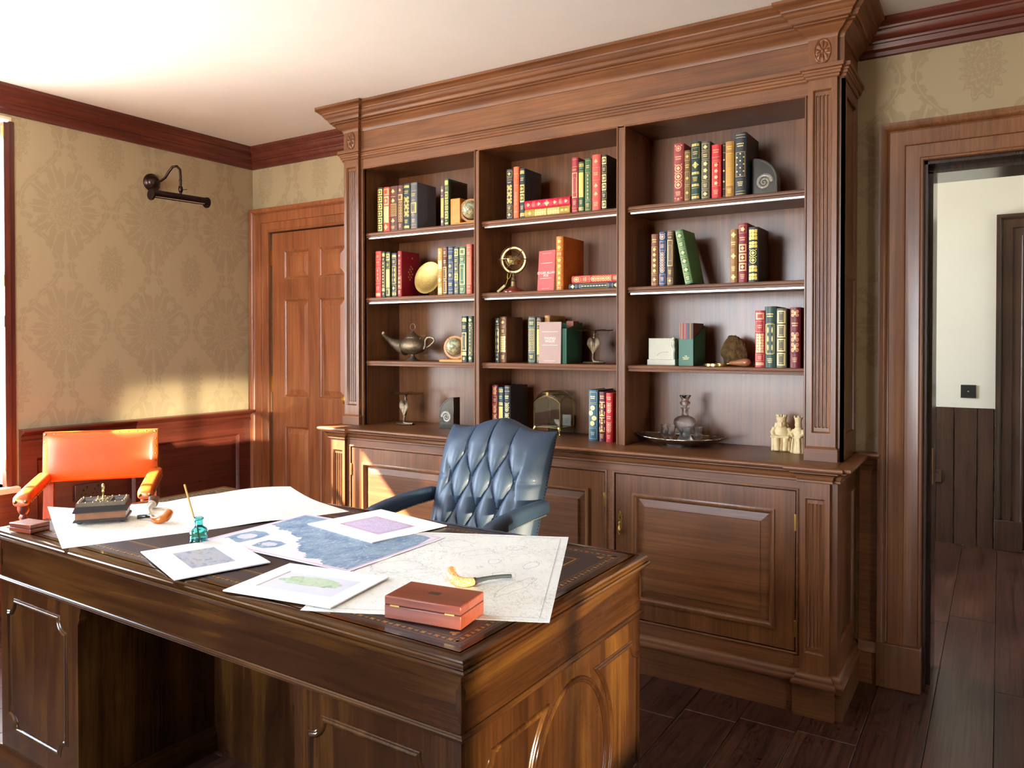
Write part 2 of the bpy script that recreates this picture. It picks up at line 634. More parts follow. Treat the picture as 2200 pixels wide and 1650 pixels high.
# ------------------------------------------------------------------ windows
def window(name, plane, u0, u1, z0, z1, nx, nz, label):
    # plane: (x of the sash, inward sign); runs along y
    x, s = plane
    root = link(name, None)
    tag(root, label, kind='structure')
    fm_ = plain('white_window_paint', srgb(236, 232, 222), 0.4)
    fr = MB()
    a, b = x - 0.03, x + 0.03
    fr.box(a, b, u0, u0 + 0.05, z0, z1).box(a, b, u1 - 0.05, u1, z0, z1)
    fr.box(a, b, u0 + 0.05, u1 - 0.05, z0, z0 + 0.06).box(a, b, u0 + 0.05, u1 - 0.05, z1 - 0.05, z1)
    zm = (z0 + z1) / 2
    fr.box(a, b, u0 + 0.05, u1 - 0.05, zm - 0.025, zm + 0.025)
    part('window_frame', fr, fm_, root)
    gu, gz = (u1 - u0 - 0.1) / nx, (z1 - z0 - 0.11) / nz
    for i in range(1, nx):
        u = u0 + 0.05 + gu * i
        part('glazing_bar', MB().box(x - 0.015, x + 0.015, u - 0.011, u + 0.011, z0 + 0.06, z1 - 0.05), fm_, root)
    for j in range(1, nz):
        z = z0 + 0.06 + gz * j
        if abs(z - zm) > 0.04:
            part('glazing_bar', MB().box(x - 0.014, x + 0.014, u0 + 0.05, u1 - 0.05, z - 0.011, z + 0.011), fm_, root)
    for i in range(nx):
        for j in range(nz):
            part('pane', MB().box(x - 0.002, x + 0.002, u0 + 0.05 + gu * i, u0 + 0.05 + gu * (i + 1), z0 + 0.06 + gz * j, z0 + 0.06 + gz * (j + 1)), pane_glass(), root, 0)
    return root
w1 = window('window_1', (-4.40, 1), W1[0], W1[1], W1[2], W1[3], 3, 4, 'tall sash window in a deep cream reveal at the left')
rv = MB()
rv.box(-4.37, XL + 0.002, W1[1] - 0.012, W1[1], W1[2], W1[3])
rv.box(-4.37, XL + 0.002, W1[0], W1[0] + 0.012, W1[2], W1[3])
rv.box(-4.37, XL + 0.002, W1[0] + 0.012, W1[1] - 0.012, W1[3] - 0.012, W1[3])
part('reveal', rv, cream, w1)
part('sill', MB().cbox(-4.37, XL + 0.035, W1[0] - 0.03, W1[1] + 0.015, W1[2] - 0.03, W1[2], 0.006), cream, w1)
sh = MB()
sh.box(XL - 0.028, XL + 0.012, W1[1] - 0.040, W1[1] - 0.012, W1[2], W1[3] - 0.03)
sh.box(XL - 0.028, XL + 0.004, W1[1] - 0.012, W1[1] + 0.012, W1[2], W1[3] - 0.02)
shu = part('shutter_stile', sh, W(MAHO, 'z'), w1, bev=0.002)
for z in (2.36, 1.64, 1.44, 0.74):
    part('hinge', MB().box(XL - 0.006, XL + 0.014, W1[1] - 0.044, W1[1] - 0.039, z - 0.028, z + 0.028), brass, shu)
w2 = window('window_2', (2.63, -1), W3[0], W3[1], W3[2], W3[3], 3, 4, 'tall sash window with an added blind in the wall right of the camera')
part('baffle', MB().box(2.44, 2.46, W3[0], W3[1], 1.085, W3[3]), plain('linen_baffle', srgb(196, 182, 150), 0.9), w2)  # unseen panel added to cut off the upper beam and sky light
w4 = window('window_4', (0.0, 1), -W2[1], -W2[0], W2[2], W2[3], 4, 4, 'wide unseen sash window added for fill light in the wall behind the camera')  # unseen window, added to brighten the ceiling and bookcase front
w4.location = (0, -2.45, 0)
w4.rotation_euler = (0, 0, R(90))
window('window_3', (-2.63, 1), WH[0], WH[1], WH[2], WH[3], 2, 3, 'sash window lighting the hall')

# ------------------------------------------------------------------ room cornice
CPROF = [(0, 2.452), (0.012, 2.455), (0.014, 2.470), (0.020, 2.476), (0.026, 2.478), (0.030, 2.496), (0.036, 2.498), (0.038, 2.506),
         (0.050, 2.514), (0.058, 2.526), (0.060, 2.538), (0.066, 2.541), (0.068, 2.548), (0.080, 2.554), (0.088, 2.564), (0.088, 2.578), (0, 2.578)]
mb = MB().sweep([(XL, -2.2, 0), (XL, YB, 0), (-2.985, YB, 0)], CPROF, (0, 0, 1), sign=-1)
struct('trim_1', mb, W(MAHO, 'y'), 'reddish brown moulded cornice round the ceiling left of the bookcase')
mb = MB().sweep([(-0.480, YB, 0), (2.4, YB, 0), (2.4, -2.2, 0)], CPROF, (0, 0, 1), sign=-1)
struct('trim_2', mb, W(OAK, 'x', 'cornice_oak', grain=0.6) if False else W(MAHO, 'x'), 'dark moulded cornice above the open doorway')

# ------------------------------------------------------------------ wainscot
RAIL = [(0, 0.834), (0.014, 0.836), (0.016, 0.848), (0.010, 0.856), (0.013, 0.872), (0.030, 0.884), (0.042, 0.890), (0.046, 0.896), (0.043, 0.904), (0, 0.906)]
SKIRT = [(0, 0), (0.028, 0), (0.028, 0.118), (0.034, 0.124), (0.030, 0.138), (0.018, 0.148), (0.012, 0.160), (0, 0.164)]
def wainscot(name, p0, p1, panels, label, wd):
    # a panelled dado along the straight wall p0 -> p1 (room to the right of travel)
    d = Vector((p1[0] - p0[0], p1[1] - p0[1], 0))
    L = d.length
    d.normalize()
    # local x along wall, local -y into the room
    M_ = Matrix(((d.x, -d.y, 0, p0[0]), (d.y, d.x, 0, p0[1]), (0, 0, 1, 0), (0, 0, 0, 1)))
    root = link(name, None)
    tag(root, label, kind='structure')
    ax = 'y' if abs(d.y) > 0.5 else 'x'
    part('panel_ground', MB().join(MB().box(0, L, -0.006, 0, 0, 0.84), M_), W(wd, ax), root)
    op = [(a, b, 0.235, 0.762) for a, b in panels]
    part('panel_frame', MB().join(frame_cells(MB(), 0, L, 0.0, 0.836, op, -0.020, -0.006), M_), W(wd, ax), root)
    for a, b, z0, z1 in op:
        q = MB().sweep(rect_path(a, b, z0, z1, -0.020), [(0, 0.002), (-0.004, 0.003), (-0.010, -0.003), (-0.016, -0.010), (-0.018, -0.014), (0, -0.014)], (0, -1, 0), True)
        part('panel_moulding', MB().join(q, M_), W(wd, ax), root)
        f = 0.05
        y0, y1 = -0.006, -0.013
        q = MB().rings([[(a + 0.018, y0, z0 + 0.018), (b - 0.018, y0, z0 + 0.018), (b - 0.018, y0, z1 - 0.018), (a + 0.018, y0, z1 - 0.018)],
                        [(a + f, y1, z0 + f), (b - f, y1, z0 + f), (b - f, y1, z1 - f), (a + f, y1, z1 - f)]])
        part('raised_panel', MB().join(q, M_), W(wd, ax), root, 0)
    part('dado_rail', MB().sweep([(p0[0], p0[1], 0), (p1[0], p1[1], 0)], [(a + 0.012, z) if a > 0 else (a, z) for a, z in RAIL], (0, 0, 1), sign=-1), W(wd, ax), root)
    part('skirting', MB().sweep([(p0[0], p0[1], 0), (p1[0], p1[1], 0)], [(a + 0.010, z) if a > 0 else (a, z) for a, z in SKIRT], (0, 0, 1), sign=-1), W(wd, ax), root)
    return root
wainscot('trim_3', (XL, 1.908), (XL, YB), [(0.07, 0.60), (0.70, 1.295)], 'reddish panelled wainscot with dado rail under the papered left wall', MAHO)
wainscot('trim_4', (-0.470, YB), (-0.395, YB), [], 'narrow dark wainscot between bookcase and doorway', OAK)
wainscot('trim_5', (0.68, YB), (2.4, YB), [(0.1, 1.6)], 'wainscot right of the open doorway', OAK)
mb = MB().box(XL, XL + 0.02, -2.2, 0.6, 0, 0.60).box(XL, XL + 0.02, 0.6, 1.905, 0, 0.60)
struct('trim_6', mb, W(MAHO, 'y'), 'plain wainscot boards under the left window', bev=0.003)

# ------------------------------------------------------------------ doors and architraves
ARCH = [(0, 0), (0, 0.016), (0.004, 0.021), (0.010, 0.021), (0.014, 0.016), (0.016, 0.015), (0.062, 0.017), (0.064, 0.024), (0.070, 0.026),
        (0.116, 0.028), (0.118, 0.024), (0.122, 0.026), (0.128, 0.038), (0.136, 0.043), (0.148, 0.046), (0.152, 0.046), (0.152, 0)]
def architrave(name, xa, xb, zt, label, wd, blk=True, clipr=None):
    root = link(name, None)
    tag(root, label, kind='structure')
    z0 = 0.172 if blk else 0.0
    part('casing', MB().sweep([(xa, YB, z0), (xa, YB, zt), (xb, YB, zt), (xb, YB, z0)], ARCH, (0, -1, 0)), W(wd, 'z'), root)
    for s, x in ((-1, xa), (1, xb)):
        lo, hi = sorted((x - 0.002 * s, x + s * 0.155))
        part('plinth_block', MB().box(lo, hi, YB - 0.052, YB, 0, 0.172), W(wd, 'z'), root, bev=0.003)
    return root
architrave('trim_7', D1[0] + 0.005, D1[1] - 0.005, D1[2] - 0.010, 'stepped wooden architrave round the closed panelled door', DOORW)
architrave('trim_8', D2[0], D2[1], D2[2], 'dark stepped architrave of the open doorway', OAK)
# lining of the open doorway
mb = MB()
mb.box(D2[0], D2[0] + 0.012, YB, HY0, 0, D2[2]).box(D2[1] - 0.012, D2[1], YB, HY0, 0, D2[2])
mb.box(D2[0], D2[1], YB, HY0, D2[2] - 0.012, D2[2])
mb.box(D2[0] + 0.012, D2[0] + 0.026, YB + 0.07, HY0, 0, D2[2] - 0.03).box(D2[1] - 0.026, D2[1] - 0.012, YB + 0.07, HY0, 0, D2[2] - 0.03)
mb.box(D2[0] + 0.012, D2[1] - 0.012, YB + 0.07, HY0, D2[2] - 0.036, D2[2] - 0.012)
lin = struct('trim_9', mb, wood('lining', srgb(44, 30, 26), srgb(58, 40, 34), srgb(72, 52, 44), 'z', rough=0.22, coat=0.5), 'dark glossy timber lining of the open doorway')
part('strike_plate', MB().box(D2[0] + 0.026, D2[0] + 0.0275, YB + 0.10, YB + 0.13, 0.78, 0.92), brass, lin)

def panel_door(root, x0, x1, z0, z1, cols, rows, yf, wd):
    op = [(a, b, c, d) for a, b in cols for c, d in rows]
    part('door_frame', frame_cells(MB(), x0, x1, z0, z1, op, yf, yf + 0.04), W(wd, 'z'), root)
    for a, b, c, d in op:
        p = part('door_panel', MB().box(a, b, yf + 0.012, yf + 0.03, c, d), W(wd, 'z'), root)
        part('moulding', MB().sweep(rect_path(a, b, c, d, yf), [(0, 0.001), (-0.004, 0.001), (-0.009, -0.004), (-0.015, -0.007), (-0.017, -0.012), (0, -0.013)], (0, -1, 0), True), W(wd, 'z'), p)
        f0, f1 = 0.019, 0.05
        q = MB().rings([[(a + f0, yf + 0.012, c + f0), (b - f0, yf + 0.012, c + f0), (b - f0, yf + 0.012, d - f0), (a + f0, yf + 0.012, d - f0)],
                        [(a + f1, yf + 0.006, c + f1), (b - f1, yf + 0.006, c + f1), (b - f1, yf + 0.006, d - f1), (a + f1, yf + 0.006, d - f1)]])
        part('raised_field', q, W(wd, 'z'), p, 0)
door = link('door_1', None)
tag(door, 'closed six-panel pine brown door in the corner', kind='structure')
panel_door(door, -3.932, -3.178, 0.006, 2.030, [(-3.826, -3.600), (-3.516, -3.290)], [(0.20, 0.812), (0.992, 1.610), (1.734, 1.918)], YB + 0.008, DOORW)
for z in (1.876, 1.072, 0.25):
    part('hinge', MB().box(-3.938, -3.930, YB - 0.003, YB + 0.012, z - 0.05, z + 0.05), brass, door, label='brass butt hinge')
k = part('door_knob', MB().lathe([(0.004, 0), (0.026, 0), (0.028, 0.004), (0.012, 0.008), (0.010, 0.03), (0.024, 0.042), (0.029, 0.055), (0.024, 0.068), (0.004, 0.072)], 20), brass, door)
k.location = (-3.235, YB + 0.008, 1.0)
k.rotation_euler = (R(90), 0, 0)
struct('wall_behind_door', MB().box(D1[0], D1[1], HY0 - 0.1, HY0, 0, D1[2]), plaster, 'dark closed space behind the panelled door')

# ------------------------------------------------------------------ hall
hb = link('trim_10', None)
tag(hb, 'dark vertical boarding on the lower hall wall', kind='structure')
seams = [-2.5 + 0.129 * i for i in range(0, 15)]
seams = [s for s in seams if s < -0.50] + [-0.490, -0.364, -0.257, -0.125, -0.031]
for a, b in zip(seams, seams[1:]):
    q = MB().rings([[(a + 0.001, HY1, 0), (b - 0.001, HY1, 0), (b - 0.001, HY1 - 0.010, 0), (b - 0.005, HY1 - 0.016, 0), (a + 0.005, HY1 - 0.016, 0), (a + 0.001, HY1 - 0.010, 0)],
                    [(a + 0.001, HY1, 0.905), (b - 0.001, HY1, 0.905), (b - 0.001, HY1 - 0.010, 0.905), (b - 0.005, HY1 - 0.016, 0.905), (a + 0.005, HY1 - 0.016, 0.905), (a + 0.001, HY1 - 0.010, 0.905)]])
    c = ((a + b) / 2, HY1, 0)
    part('board', MB().add([p - Vector(c) for p in q.v], q.f), W(HALLW, 'z', rough=0.4), hb, 0, loc=c)
def hall_door():
    root = link('door_2', None)
    tag(root, 'dark panelled door and architrave at the end of the hall', kind='structure')
    xa, xb, zt = 0.125, 0.885, 2.035
    pr = [(a, b) for a, b in ARCH]
    hw = W(HALLW, 'z', rough=0.4)
    part('casing', MB().sweep([(xa, HY1, 0.192), (xa, HY1, zt - 0.03), (xb, HY1, zt - 0.03), (xb, HY1, 0.192)], pr, (0, -1, 0)), hw, root)
    for s, x in ((-1, xa), (1, xb)):
        lo, hi = sorted((x, x + s * 0.155))
        part('plinth_block', MB().box(lo, hi, HY1 - 0.055, HY1, 0, 0.192), hw, root, bev=0.003)
    part('door_leaf', MB().box(xa, xb, HY1 - 0.004, HY1 + 0.02, 0.005, zt - 0.03), hw, root)
hall_door()
# ------------------------------------------------------------------ bookcase: upper part
oz, ox_ = W(OAK, 'z', rough=0.45, coat=0.08), W(OAK, 'h', rough=0.45, coat=0.08)
PL, PR = (-2.965, -2.863), (-0.607, -0.507)       # pilaster faces
YU, YF, YBK = 3.0, 3.02, 3.305                    # pilaster face, frame face, back panel
BAYS = [(-2.845, -2.130), (-2.100, -1.387), (-1.346, -0.622)]
SHZ = [1.916, 1.574, 1.240]
bc = thing('bookcase', 'tall brown oak bookcase with fluted pilasters and heavy cornice standing on the cabinets', 'bookcase', (-1.735, 3.165, 0.9))
def bp(name, mb, mat=None, parent=None, smooth=35, bev=0.0, label=None):
    return part(name, mb, mat or oz, parent or bc, smooth, True, bev, label=label)

def flute_panel(mb, x0, x1, z0, z1, y, n=4, r=0.0052, inset=(0.010, 0.022)):
    # heightfield panel with round-ended concave flutes facing -y
    pitch = (x1 - x0 - 2 * inset[0]) / n
    cx = [x0 + inset[0] + pitch * (i + 0.5) for i in range(n)]
    za, zb = z0 + inset[1], z1 - inset[1]
    xs = {x0, x1}
    for c in cx:
        for k in (-1, -0.8, -0.5, 0, 0.5, 0.8, 1):
            xs.add(round(c + k * r, 6))
    zs = {z0, z1, za, zb}
    for k in (0.4, 0.75, 0.95, 1.0):
        zs.add(round(za - 0 + r * (1 - k), 6))
        zs.add(round(zb - r * (1 - k), 6))
    zs.add(za + r)
    zs.add(zb - r)
    xs, zs = sorted(xs), sorted(zs)
    def depth(x, z):
        dx = min(abs(x - c) for c in cx)
        dz = max(0, (za + r) - z, z - (zb - r))
        q = r * r - dx * dx - dz * dz
        return math.sqrt(q) if q > 1e-12 else 0.0
    nx = len(xs)
    vs = [(x, y + depth(x, z), z) for z in zs for x in xs]
    fs = [(j * nx + i, j * nx + i + 1, (j + 1) * nx + i + 1, (j + 1) * nx + i) for j in range(len(zs) - 1) for i in range(nx - 1)]
    return mb.add(vs, fs)

STEP = [(0, 0.0005), (-0.003, 0.0005), (-0.006, -0.003), (-0.0085, -0.006), (-0.009, -0.010), (0, -0.010)]
def pilaster(x0, x1, yf, z0, z1, p0, p1, parent, yb):
    f = frame_cells(MB(), x0, x1, z0, z1, [(x0 + 0.014, x1 - 0.014, p0, p1)], yf, yf + 0.010)
    f.box(x0, x1, yf + 0.014, yb, z0, z1)
    pil = part('pilaster', f, oz, parent, world=True)
    fl = MB()
    flute_panel(fl, x0 + 0.014, x1 - 0.014, p0, p1, yf + 0.0085)
    q = part('fluting', fl, oz, pil, 50, world=True)
    part('moulding', MB().sweep(rect_path(x0 + 0.014, x1 - 0.014, p0, p1, yf), STEP, (0, -1, 0), True), oz, pil, world=True)
    return pil

def rosette(cx, cz, y, a, b, parent):
    # carved oval with eight lobed leaves
    def fn(u, v):
        th = 2 * math.pi * u
        rho = v
        if rho > 0.97:
            h = 0.0
        elif rho > 0.82:
            k = (rho - 0.82) / 0.15
            h = 0.0060 * math.sin(math.pi * max(0.05, min(1, k)))
            h = max(h, 0.0015)
        elif rho < 0.17:
            h = 0.0065 * math.sqrt(max(0, 1 - (rho / 0.17) ** 2)) + 0.002
        else:
            p = abs(math.cos(4 * th))
            lo = abs(math.cos(12 * th)) * 0.25
            env = math.sin(math.pi * (rho - 0.14) / 0.70)
            h = 0.0015 + 0.0065 * env * max(0, p - 0.30 - lo * (rho - 0.3)) / 0.7
        return (cx + a * rho * math.cos(th), y - h, cz + b * rho * math.sin(th))
    m = MB().grid(fn, 96, 26, True)
    part('rosette', m, oz, parent, 60, world=True, label='carved oval leaf rosette')

# carcass sides, top, back and dividers
c = MB()
c.box(-2.985, -2.845, YF + 0.012, 3.33, 0.9005, 2.300)
c.box(-0.622, -0.487, YF + 0.012, 3.33, 0.9005, 2.300)
bp('carcass_side', MB().box(-2.985, -2.845, YF + 0.010, 3.33, 0.9005, 2.30))
sd = bp('carcass_side', MB().box(-0.622, -0.496, YF + 0.010, 3.33, 0.9005, 2.30))
# panelled right flank
M_ = Matrix(((0, -1, 0, -0.496), (1, 0, 0, 0), (0, 0, 1, 0), (0, 0, 0, 1)))
op = [(3.075, 3.300, 0.985, 1.590), (3.075, 3.300, 1.665, 2.265)]
fl = MB().join(frame_cells(MB(), YF, 3.33, 0.9005, 2.30, op, -0.010, 0), M_)
part('flank_frame', fl, oz, sd, world=True)
for o_ in op:
    part('flank_moulding', MB().join(MB().sweep(rect_path(*o_, -0.010), STEP, (0, -1, 0), True), M_), oz, sd, world=True)
bp('top_board', MB().box(-2.985, -0.487, YF + 0.012, 3.33, 2.253, 2.300), ox_)
bp('frieze', MB().box(-2.985, -0.487, YF + 0.004, 3.33, 2.300, 2.577), ox_)
bp('back_panel', MB().box(-2.845, -0.622, YBK, 3.329, 0.9005, 2.253), W(OAK, 'z', 'oak_back', rough=0.45, coat=0.1) if False else oz)
for a, b in ((BAYS[0][1], BAYS[1][0]), (BAYS[1][1], BAYS[2][0])):
    bp('divider', MB().box(a, b, YF, YBK, 0.9005, 2.255))
bp('end_stile', MB().box(-2.863, -2.845, YF, YF + 0.02, 0.9005, 2.255))
bp('end_stile', MB().box(-0.622, -0.607, YF, YF + 0.02, 0.9005, 2.255))
bp('fascia', MB().box(-2.863, -0.607, YF, YF + 0.012, 2.250, 2.320), ox_)
bp('corner_strip', MB().box(-0.507, -0.486, YF, YF + 0.03, 0.9005, 2.577))
bp('corner_strip', MB().box(-2.986, -2.965, YF, YF + 0.03, 0.9005, 2.577))
BEAD = [(0, 0), (0, 0.003), (0.002, 0.005), (0.005, 0.005), (0.007, 0.003), (0.007, 0)]
for a, b in BAYS:
    bp('opening_bead', MB().sweep([(a, YF, 0.9005), (a, YF, 2.250), (b, YF, 2.250), (b, YF, 0.9005)], BEAD, (0, -1, 0)))
pa = pilaster(PL[0], PL[1], YU, 0.9005, 2.310, 1.000, 2.268, bc, YF + 0.012)
pb = pilaster(PR[0], PR[1], YU, 0.9005, 2.310, 1.000, 2.268, bc, YF + 0.012)
for x0, x1 in (PL, PR):
    bp('pilaster_foot', MB().sweep([(x0, YF + 0.01, 0), (x0, YU, 0), (x1, YU, 0), (x1, YF + 0.01, 0)], [(-0.002, 0.9005), (0.008, 0.9005), (0.008, 0.945), (0.003, 0.950), (0, 0.954), (-0.002, 0.954)], (0, 0, 1), sign=-1), ox_)
    fbk = bp('frieze_block', MB().box(x0, x1, YU, YF + 0.01, 2.345, 2.50), oz)
    rosette((x0 + x1) / 2, 2.404, YU, 0.031, 0.049, fbk)
PATH = [(-2.985, 3.33, 0), (-2.985, YF, 0), (PL[0], YF, 0), (PL[0], YU, 0), (PL[1], YU, 0), (PL[1], YF, 0), (PR[0], YF, 0), (PR[0], YU, 0), (PR[1], YU, 0), (PR[1], YF, 0), (-0.487, YF, 0), (-0.487, 3.33, 0)]
COR = [(-0.004, 2.450), (0.001, 2.450), (0.004, 2.460), (0.010, 2.468), (0.022, 2.476), (0.032, 2.487), (0.037, 2.4925), (0.043, 2.494), (0.043, 2.499), (0.049, 2.501),
       (0.054, 2.505), (0.056, 2.511), (0.060, 2.516), (0.060, 2.520), (0.066, 2.523), (0.073, 2.531), (0.077, 2.538), (0.081, 2.540), (0.082, 2.546),
       (0.090, 2.552), (0.098, 2.560), (0.1045, 2.563), (0.1075, 2.566), (0.1075, 2.5765), (-0.004, 2.5765)]
bp('cornice', MB().sweep(PATH, COR, (0, 0, 1), sign=-1), ox_)
CAP = [(-0.004, 2.303), (0.004, 2.303), (0.008, 2.307), (0.008, 2.313), (0.011, 2.316), (0.014, 2.316), (0.014, 2.325), (0.018, 2.327), (0.018, 2.333), (0.022, 2.336), (0.025, 2.337), (0.025, 2.351), (0.020, 2.353), (-0.004, 2.353)]
bp('neck_moulding', MB().sweep(PATH, CAP, (0, 0, 1), sign=-1), ox_)
# shelves
strip_m = plain('aluminium', srgb(205, 205, 205), 0.35, 0.9)
SHP = [(0, -0.026), (0.014, -0.026), (0.016, -0.024), (0.016, -0.021), (0.013, -0.019), (0.013, -0.016), (0.018, -0.015), (0.020, -0.012), (0.020, -0.008), (0.017, -0.006), (0.017, -0.004), (0.014, 0), (0, 0)]
for i, (a, b) in enumerate(BAYS):
    for j, z in enumerate(SHZ):
        m = MB().box(a, b, 3.058, YBK, z - 0.026, z)
        m.sweep([(a, 3.058, z), (b, 3.058, z)], SHP, (0, 0, 1), sign=-1)
        s = bp('shelf', m, ox_)
        if j < 2:
            part('light_strip', MB().box(a + 0.012, b - 0.002, 3.044, 3.056, z - 0.033, z - 0.026), strip_m, s, world=True, label='aluminium light strip')

# ------------------------------------------------------------------ base cabinets and worktop
CY0, CYF = 2.895, 2.915
BP_ALL = [(-2.985, 3.33), (-2.985, CYF), (PL[0], CYF), (PL[0], CY0), (PL[1], CY0), (PL[1], CYF), (PR[0], CYF), (PR[0], CY0), (PR[1], CY0), (PR[1], CYF), (-0.484, CYF), (-0.484, 3.33)]
wt = thing('worktop', 'long polished oak worktop running across all three cabinets', 'worktop', (-1.735, 3.1, 0.8365))
top = MB().prism(BP_ALL, 0.8368, 0.9, 'z')
part('board', top, ox_, wt, world=True)
NOS = [(-0.003, 0.8785), (0.040, 0.8785), (0.046, 0.881), (0.0495, 0.886), (0.0505, 0.8895), (0.0495, 0.894), (0.046, 0.898), (0.040, 0.900), (-0.003, 0.900)]
part('nosing', MB().sweep([(x, y, 0) for x, y in BP_ALL], NOS, (0, 0, 1), sign=-1), ox_, wt, world=True)
BED = [(-0.003, 0.8370), (0.008, 0.8370), (0.011, 0.840), (0.011, 0.846), (0.008, 0.8475), (0.010, 0.849), (0.013, 0.853), (0.0135, 0.858), (0.016, 0.864), (0.022, 0.8695), (0.028, 0.8715), (0.031, 0.8735), (0.031, 0.8785), (-0.003, 0.8785)]
part('bed_moulding', MB().sweep([(x, y, 0) for x, y in BP_ALL], BED, (0, 0, 1), sign=-1), ox_, wt, world=True)

PLI = [(-0.003, 0), (0.021, 0), (0.021, 0.104), (0.0225, 0.107), (0.026, 0.112), (0.027, 0.118), (0.025, 0.124), (0.019, 0.128), (0.016, 0.130), (0.015, 0.138), (0.010, 0.146), (0.004, 0.151), (-0.003, 0.152)]
def cabinet(label, x0, x1, door_x, path, hinge_side, pils, flank=None):
    t = thing('base_cabinet', label, 'cabinet', ((x0 + x1) / 2, 3.1, 0))
    d0, d1 = door_x
    z0, z1 = 0.212, 0.795
    part('body', MB().box(x0, x1, CYF + 0.030, 3.33, 0.0, 0.8366), oz, t, world=True)
    part('face_frame', frame_cells(MB(), max(x0, PL[1] if pils == 'L' else x0), min(x1, PR[0] if pils == 'R' else x1), 0.15, 0.8366, [(d0 - 0.004, d1 + 0.004, z0 - 0.004, z1 + 0.004)], CYF, CYF + 0.030), ox_, t, world=True)
    part('frame_bead', MB().sweep(rect_path(d0 - 0.004, d1 + 0.004, z0 - 0.004, z1 + 0.004, CYF), [(0, -0.004), (0, 0.0025), (0.003, 0.0045), (0.006, 0.0045), (0.009, 0.0025), (0.009, -0.002)], (0, -1, 0), True), ox_, t, world=True)
    pa0, pa1, pz0, pz1 = d0 + 0.074, d1 - 0.074, 0.280, 0.722
    dr = part('door', frame_cells(MB(), d0, d1, z0, z1, [(pa0, pa1, pz0, pz1)], CYF + 0.002, CYF + 0.022), oz, t, world=True)
    PM = [(0, 0), (0.0005, 0.007), (-0.004, 0.0085), (-0.010, 0.007), (-0.015, 0.002), (-0.018, -0.001), (-0.021, -0.009), (0, -0.012)]
    part('door_moulding', MB().sweep(rect_path(pa0, pa1, pz0, pz1, CYF + 0.002), PM, (0, -1, 0), True), oz, dr, world=True)
    f0, f1 = 0.020, 0.052
    ya, yb, yc = CYF + 0.014, CYF + 0.009, CYF + 0.003
    rr = lambda f, y: [(pa0 + f, y, pz0 + f), (pa1 - f, y, pz0 + f), (pa1 - f, y, pz1 - f), (pa0 + f, y, pz1 - f)]
    part('raised_panel', MB().rings([rr(f0, CYF + 0.022), rr(f0, ya), rr(f1, yb), rr(f1 + 0.001, yc)]), ox_, dr, 0, world=True)
    hx = d1 + 0.001 if hinge_side > 0 else d0 - 0.001
    for z in (0.294, 0.682):
        part('hinge', MB().box(hx - 0.004, hx + 0.004, CYF - 0.004, CYF + 0.006, z - 0.030, z + 0.030), brass, dr, world=True, bev=0.001, label='brass butt hinge')
    # brass escutcheon with a drop handle
    ex = d0 + 0.020 if hinge_side > 0 else d1 - 0.020
    ez = 0.585
    sil = [(0, 0.058), (0.004, 0.050), (0.003, 0.046), (0.010, 0.040), (0.008, 0.034), (0.0105, 0.026), (0.007, 0.018), (0.009, 0.008), (0.006, 0.0), (0.008, -0.012), (0.0045, -0.024), (0.0055, -0.034), (0.002, -0.040), (0, -0.045)]
    out = [(ex + a, ez + b) for a, b in sil] + [(ex - a, ez + b) for a, b in sil[-2:0:-1]]
    h = part('escutcheon', MB().prism(out, CYF - 0.0005, CYF + 0.003, 'y'), brass, dr, world=True, bev=0.0006, label='pierced brass escutcheon')
    pull = MB().lathe([(0.0012, 0.016), (0.003, 0.014), (0.0028, 0.006), (0.0045, 0), (0.0062, -0.010), (0.0058, -0.018), (0.003, -0.025), (0.0035, -0.028), (0.001, -0.031)], 14, (ex, CYF - 0.008, ez - 0.008))
    pull.ball((ex, CYF - 0.004, ez + 0.010), 0.005, 10, 6)
    part('drop_handle', pull, brass, h, world=True)
    part('keyhole', MB().box(ex - 0.0016, ex + 0.0016, CYF - 0.001, CYF + 0.001, ez + 0.026, ez + 0.036), plain('hole_black', (0.005, 0.004, 0.004, 1), 0.8), h, world=True)
    part('plinth', MB().sweep([(a, b, 0) for a, b in path], PLI, (0, 0, 1), sign=-1), ox_, t, world=True)
    if pils:
        px = PL if pils == 'L' else PR
        pilaster(px[0], px[1], CY0, 0.15, 0.8366, 0.218, 0.782, t, CYF + 0.03)
        e0, e1 = (-2.985, PL[0]) if pils == 'L' else (PR[1], -0.484)
        part('corner_strip', MB().box(e0, e1, CYF, CYF + 0.032, 0.15, 0.8366), oz, t, world=True)
    if flank:
        M2 = Matrix(((0, -1, 0, -0.4925), (1, 0, 0, 0), (0, 0, 1, 0), (0, 0, 0, 1)))
        o_ = (2.99, 3.275, 0.24, 0.765)
        part('flank_frame', MB().join(frame_cells(MB(), CYF + 0.03, 3.33, 0.15, 0.8366, [o_], -0.0085, 0), M2), oz, t, world=True)
        part('flank_moulding', MB().join(MB().sweep(rect_path(*o_, -0.0085), STEP, (0, -1, 0), True), M2), oz, t, world=True)
    return t
xm1, xm2 = -2.115, -1.367
cabinet('left oak cabinet below the oil lamp shelf with raised panel door', -2.985, xm1, (-2.833, -2.137), [(-2.985, 3.33), (-2.985, CYF), (PL[0], CYF), (PL[0], CY0), (PL[1], CY0), (PL[1], CYF), (xm1, CYF)], -1, 'L')
cabinet('middle oak cabinet half hidden behind the blue leather chair', xm1, xm2, (-2.093, -1.393), [(xm1, CYF), (xm2, CYF)], 1, None)
cabinet('right oak cabinet with fluted pilaster and brass drop handle', xm2, -0.4925, (-1.342, -0.628), [(xm2, CYF), (PR[0], CYF), (PR[0], CY0), (PR[1], CY0), (PR[1], CYF), (-0.484, CYF), (-0.484, 3.33)], 1, 'R', True)
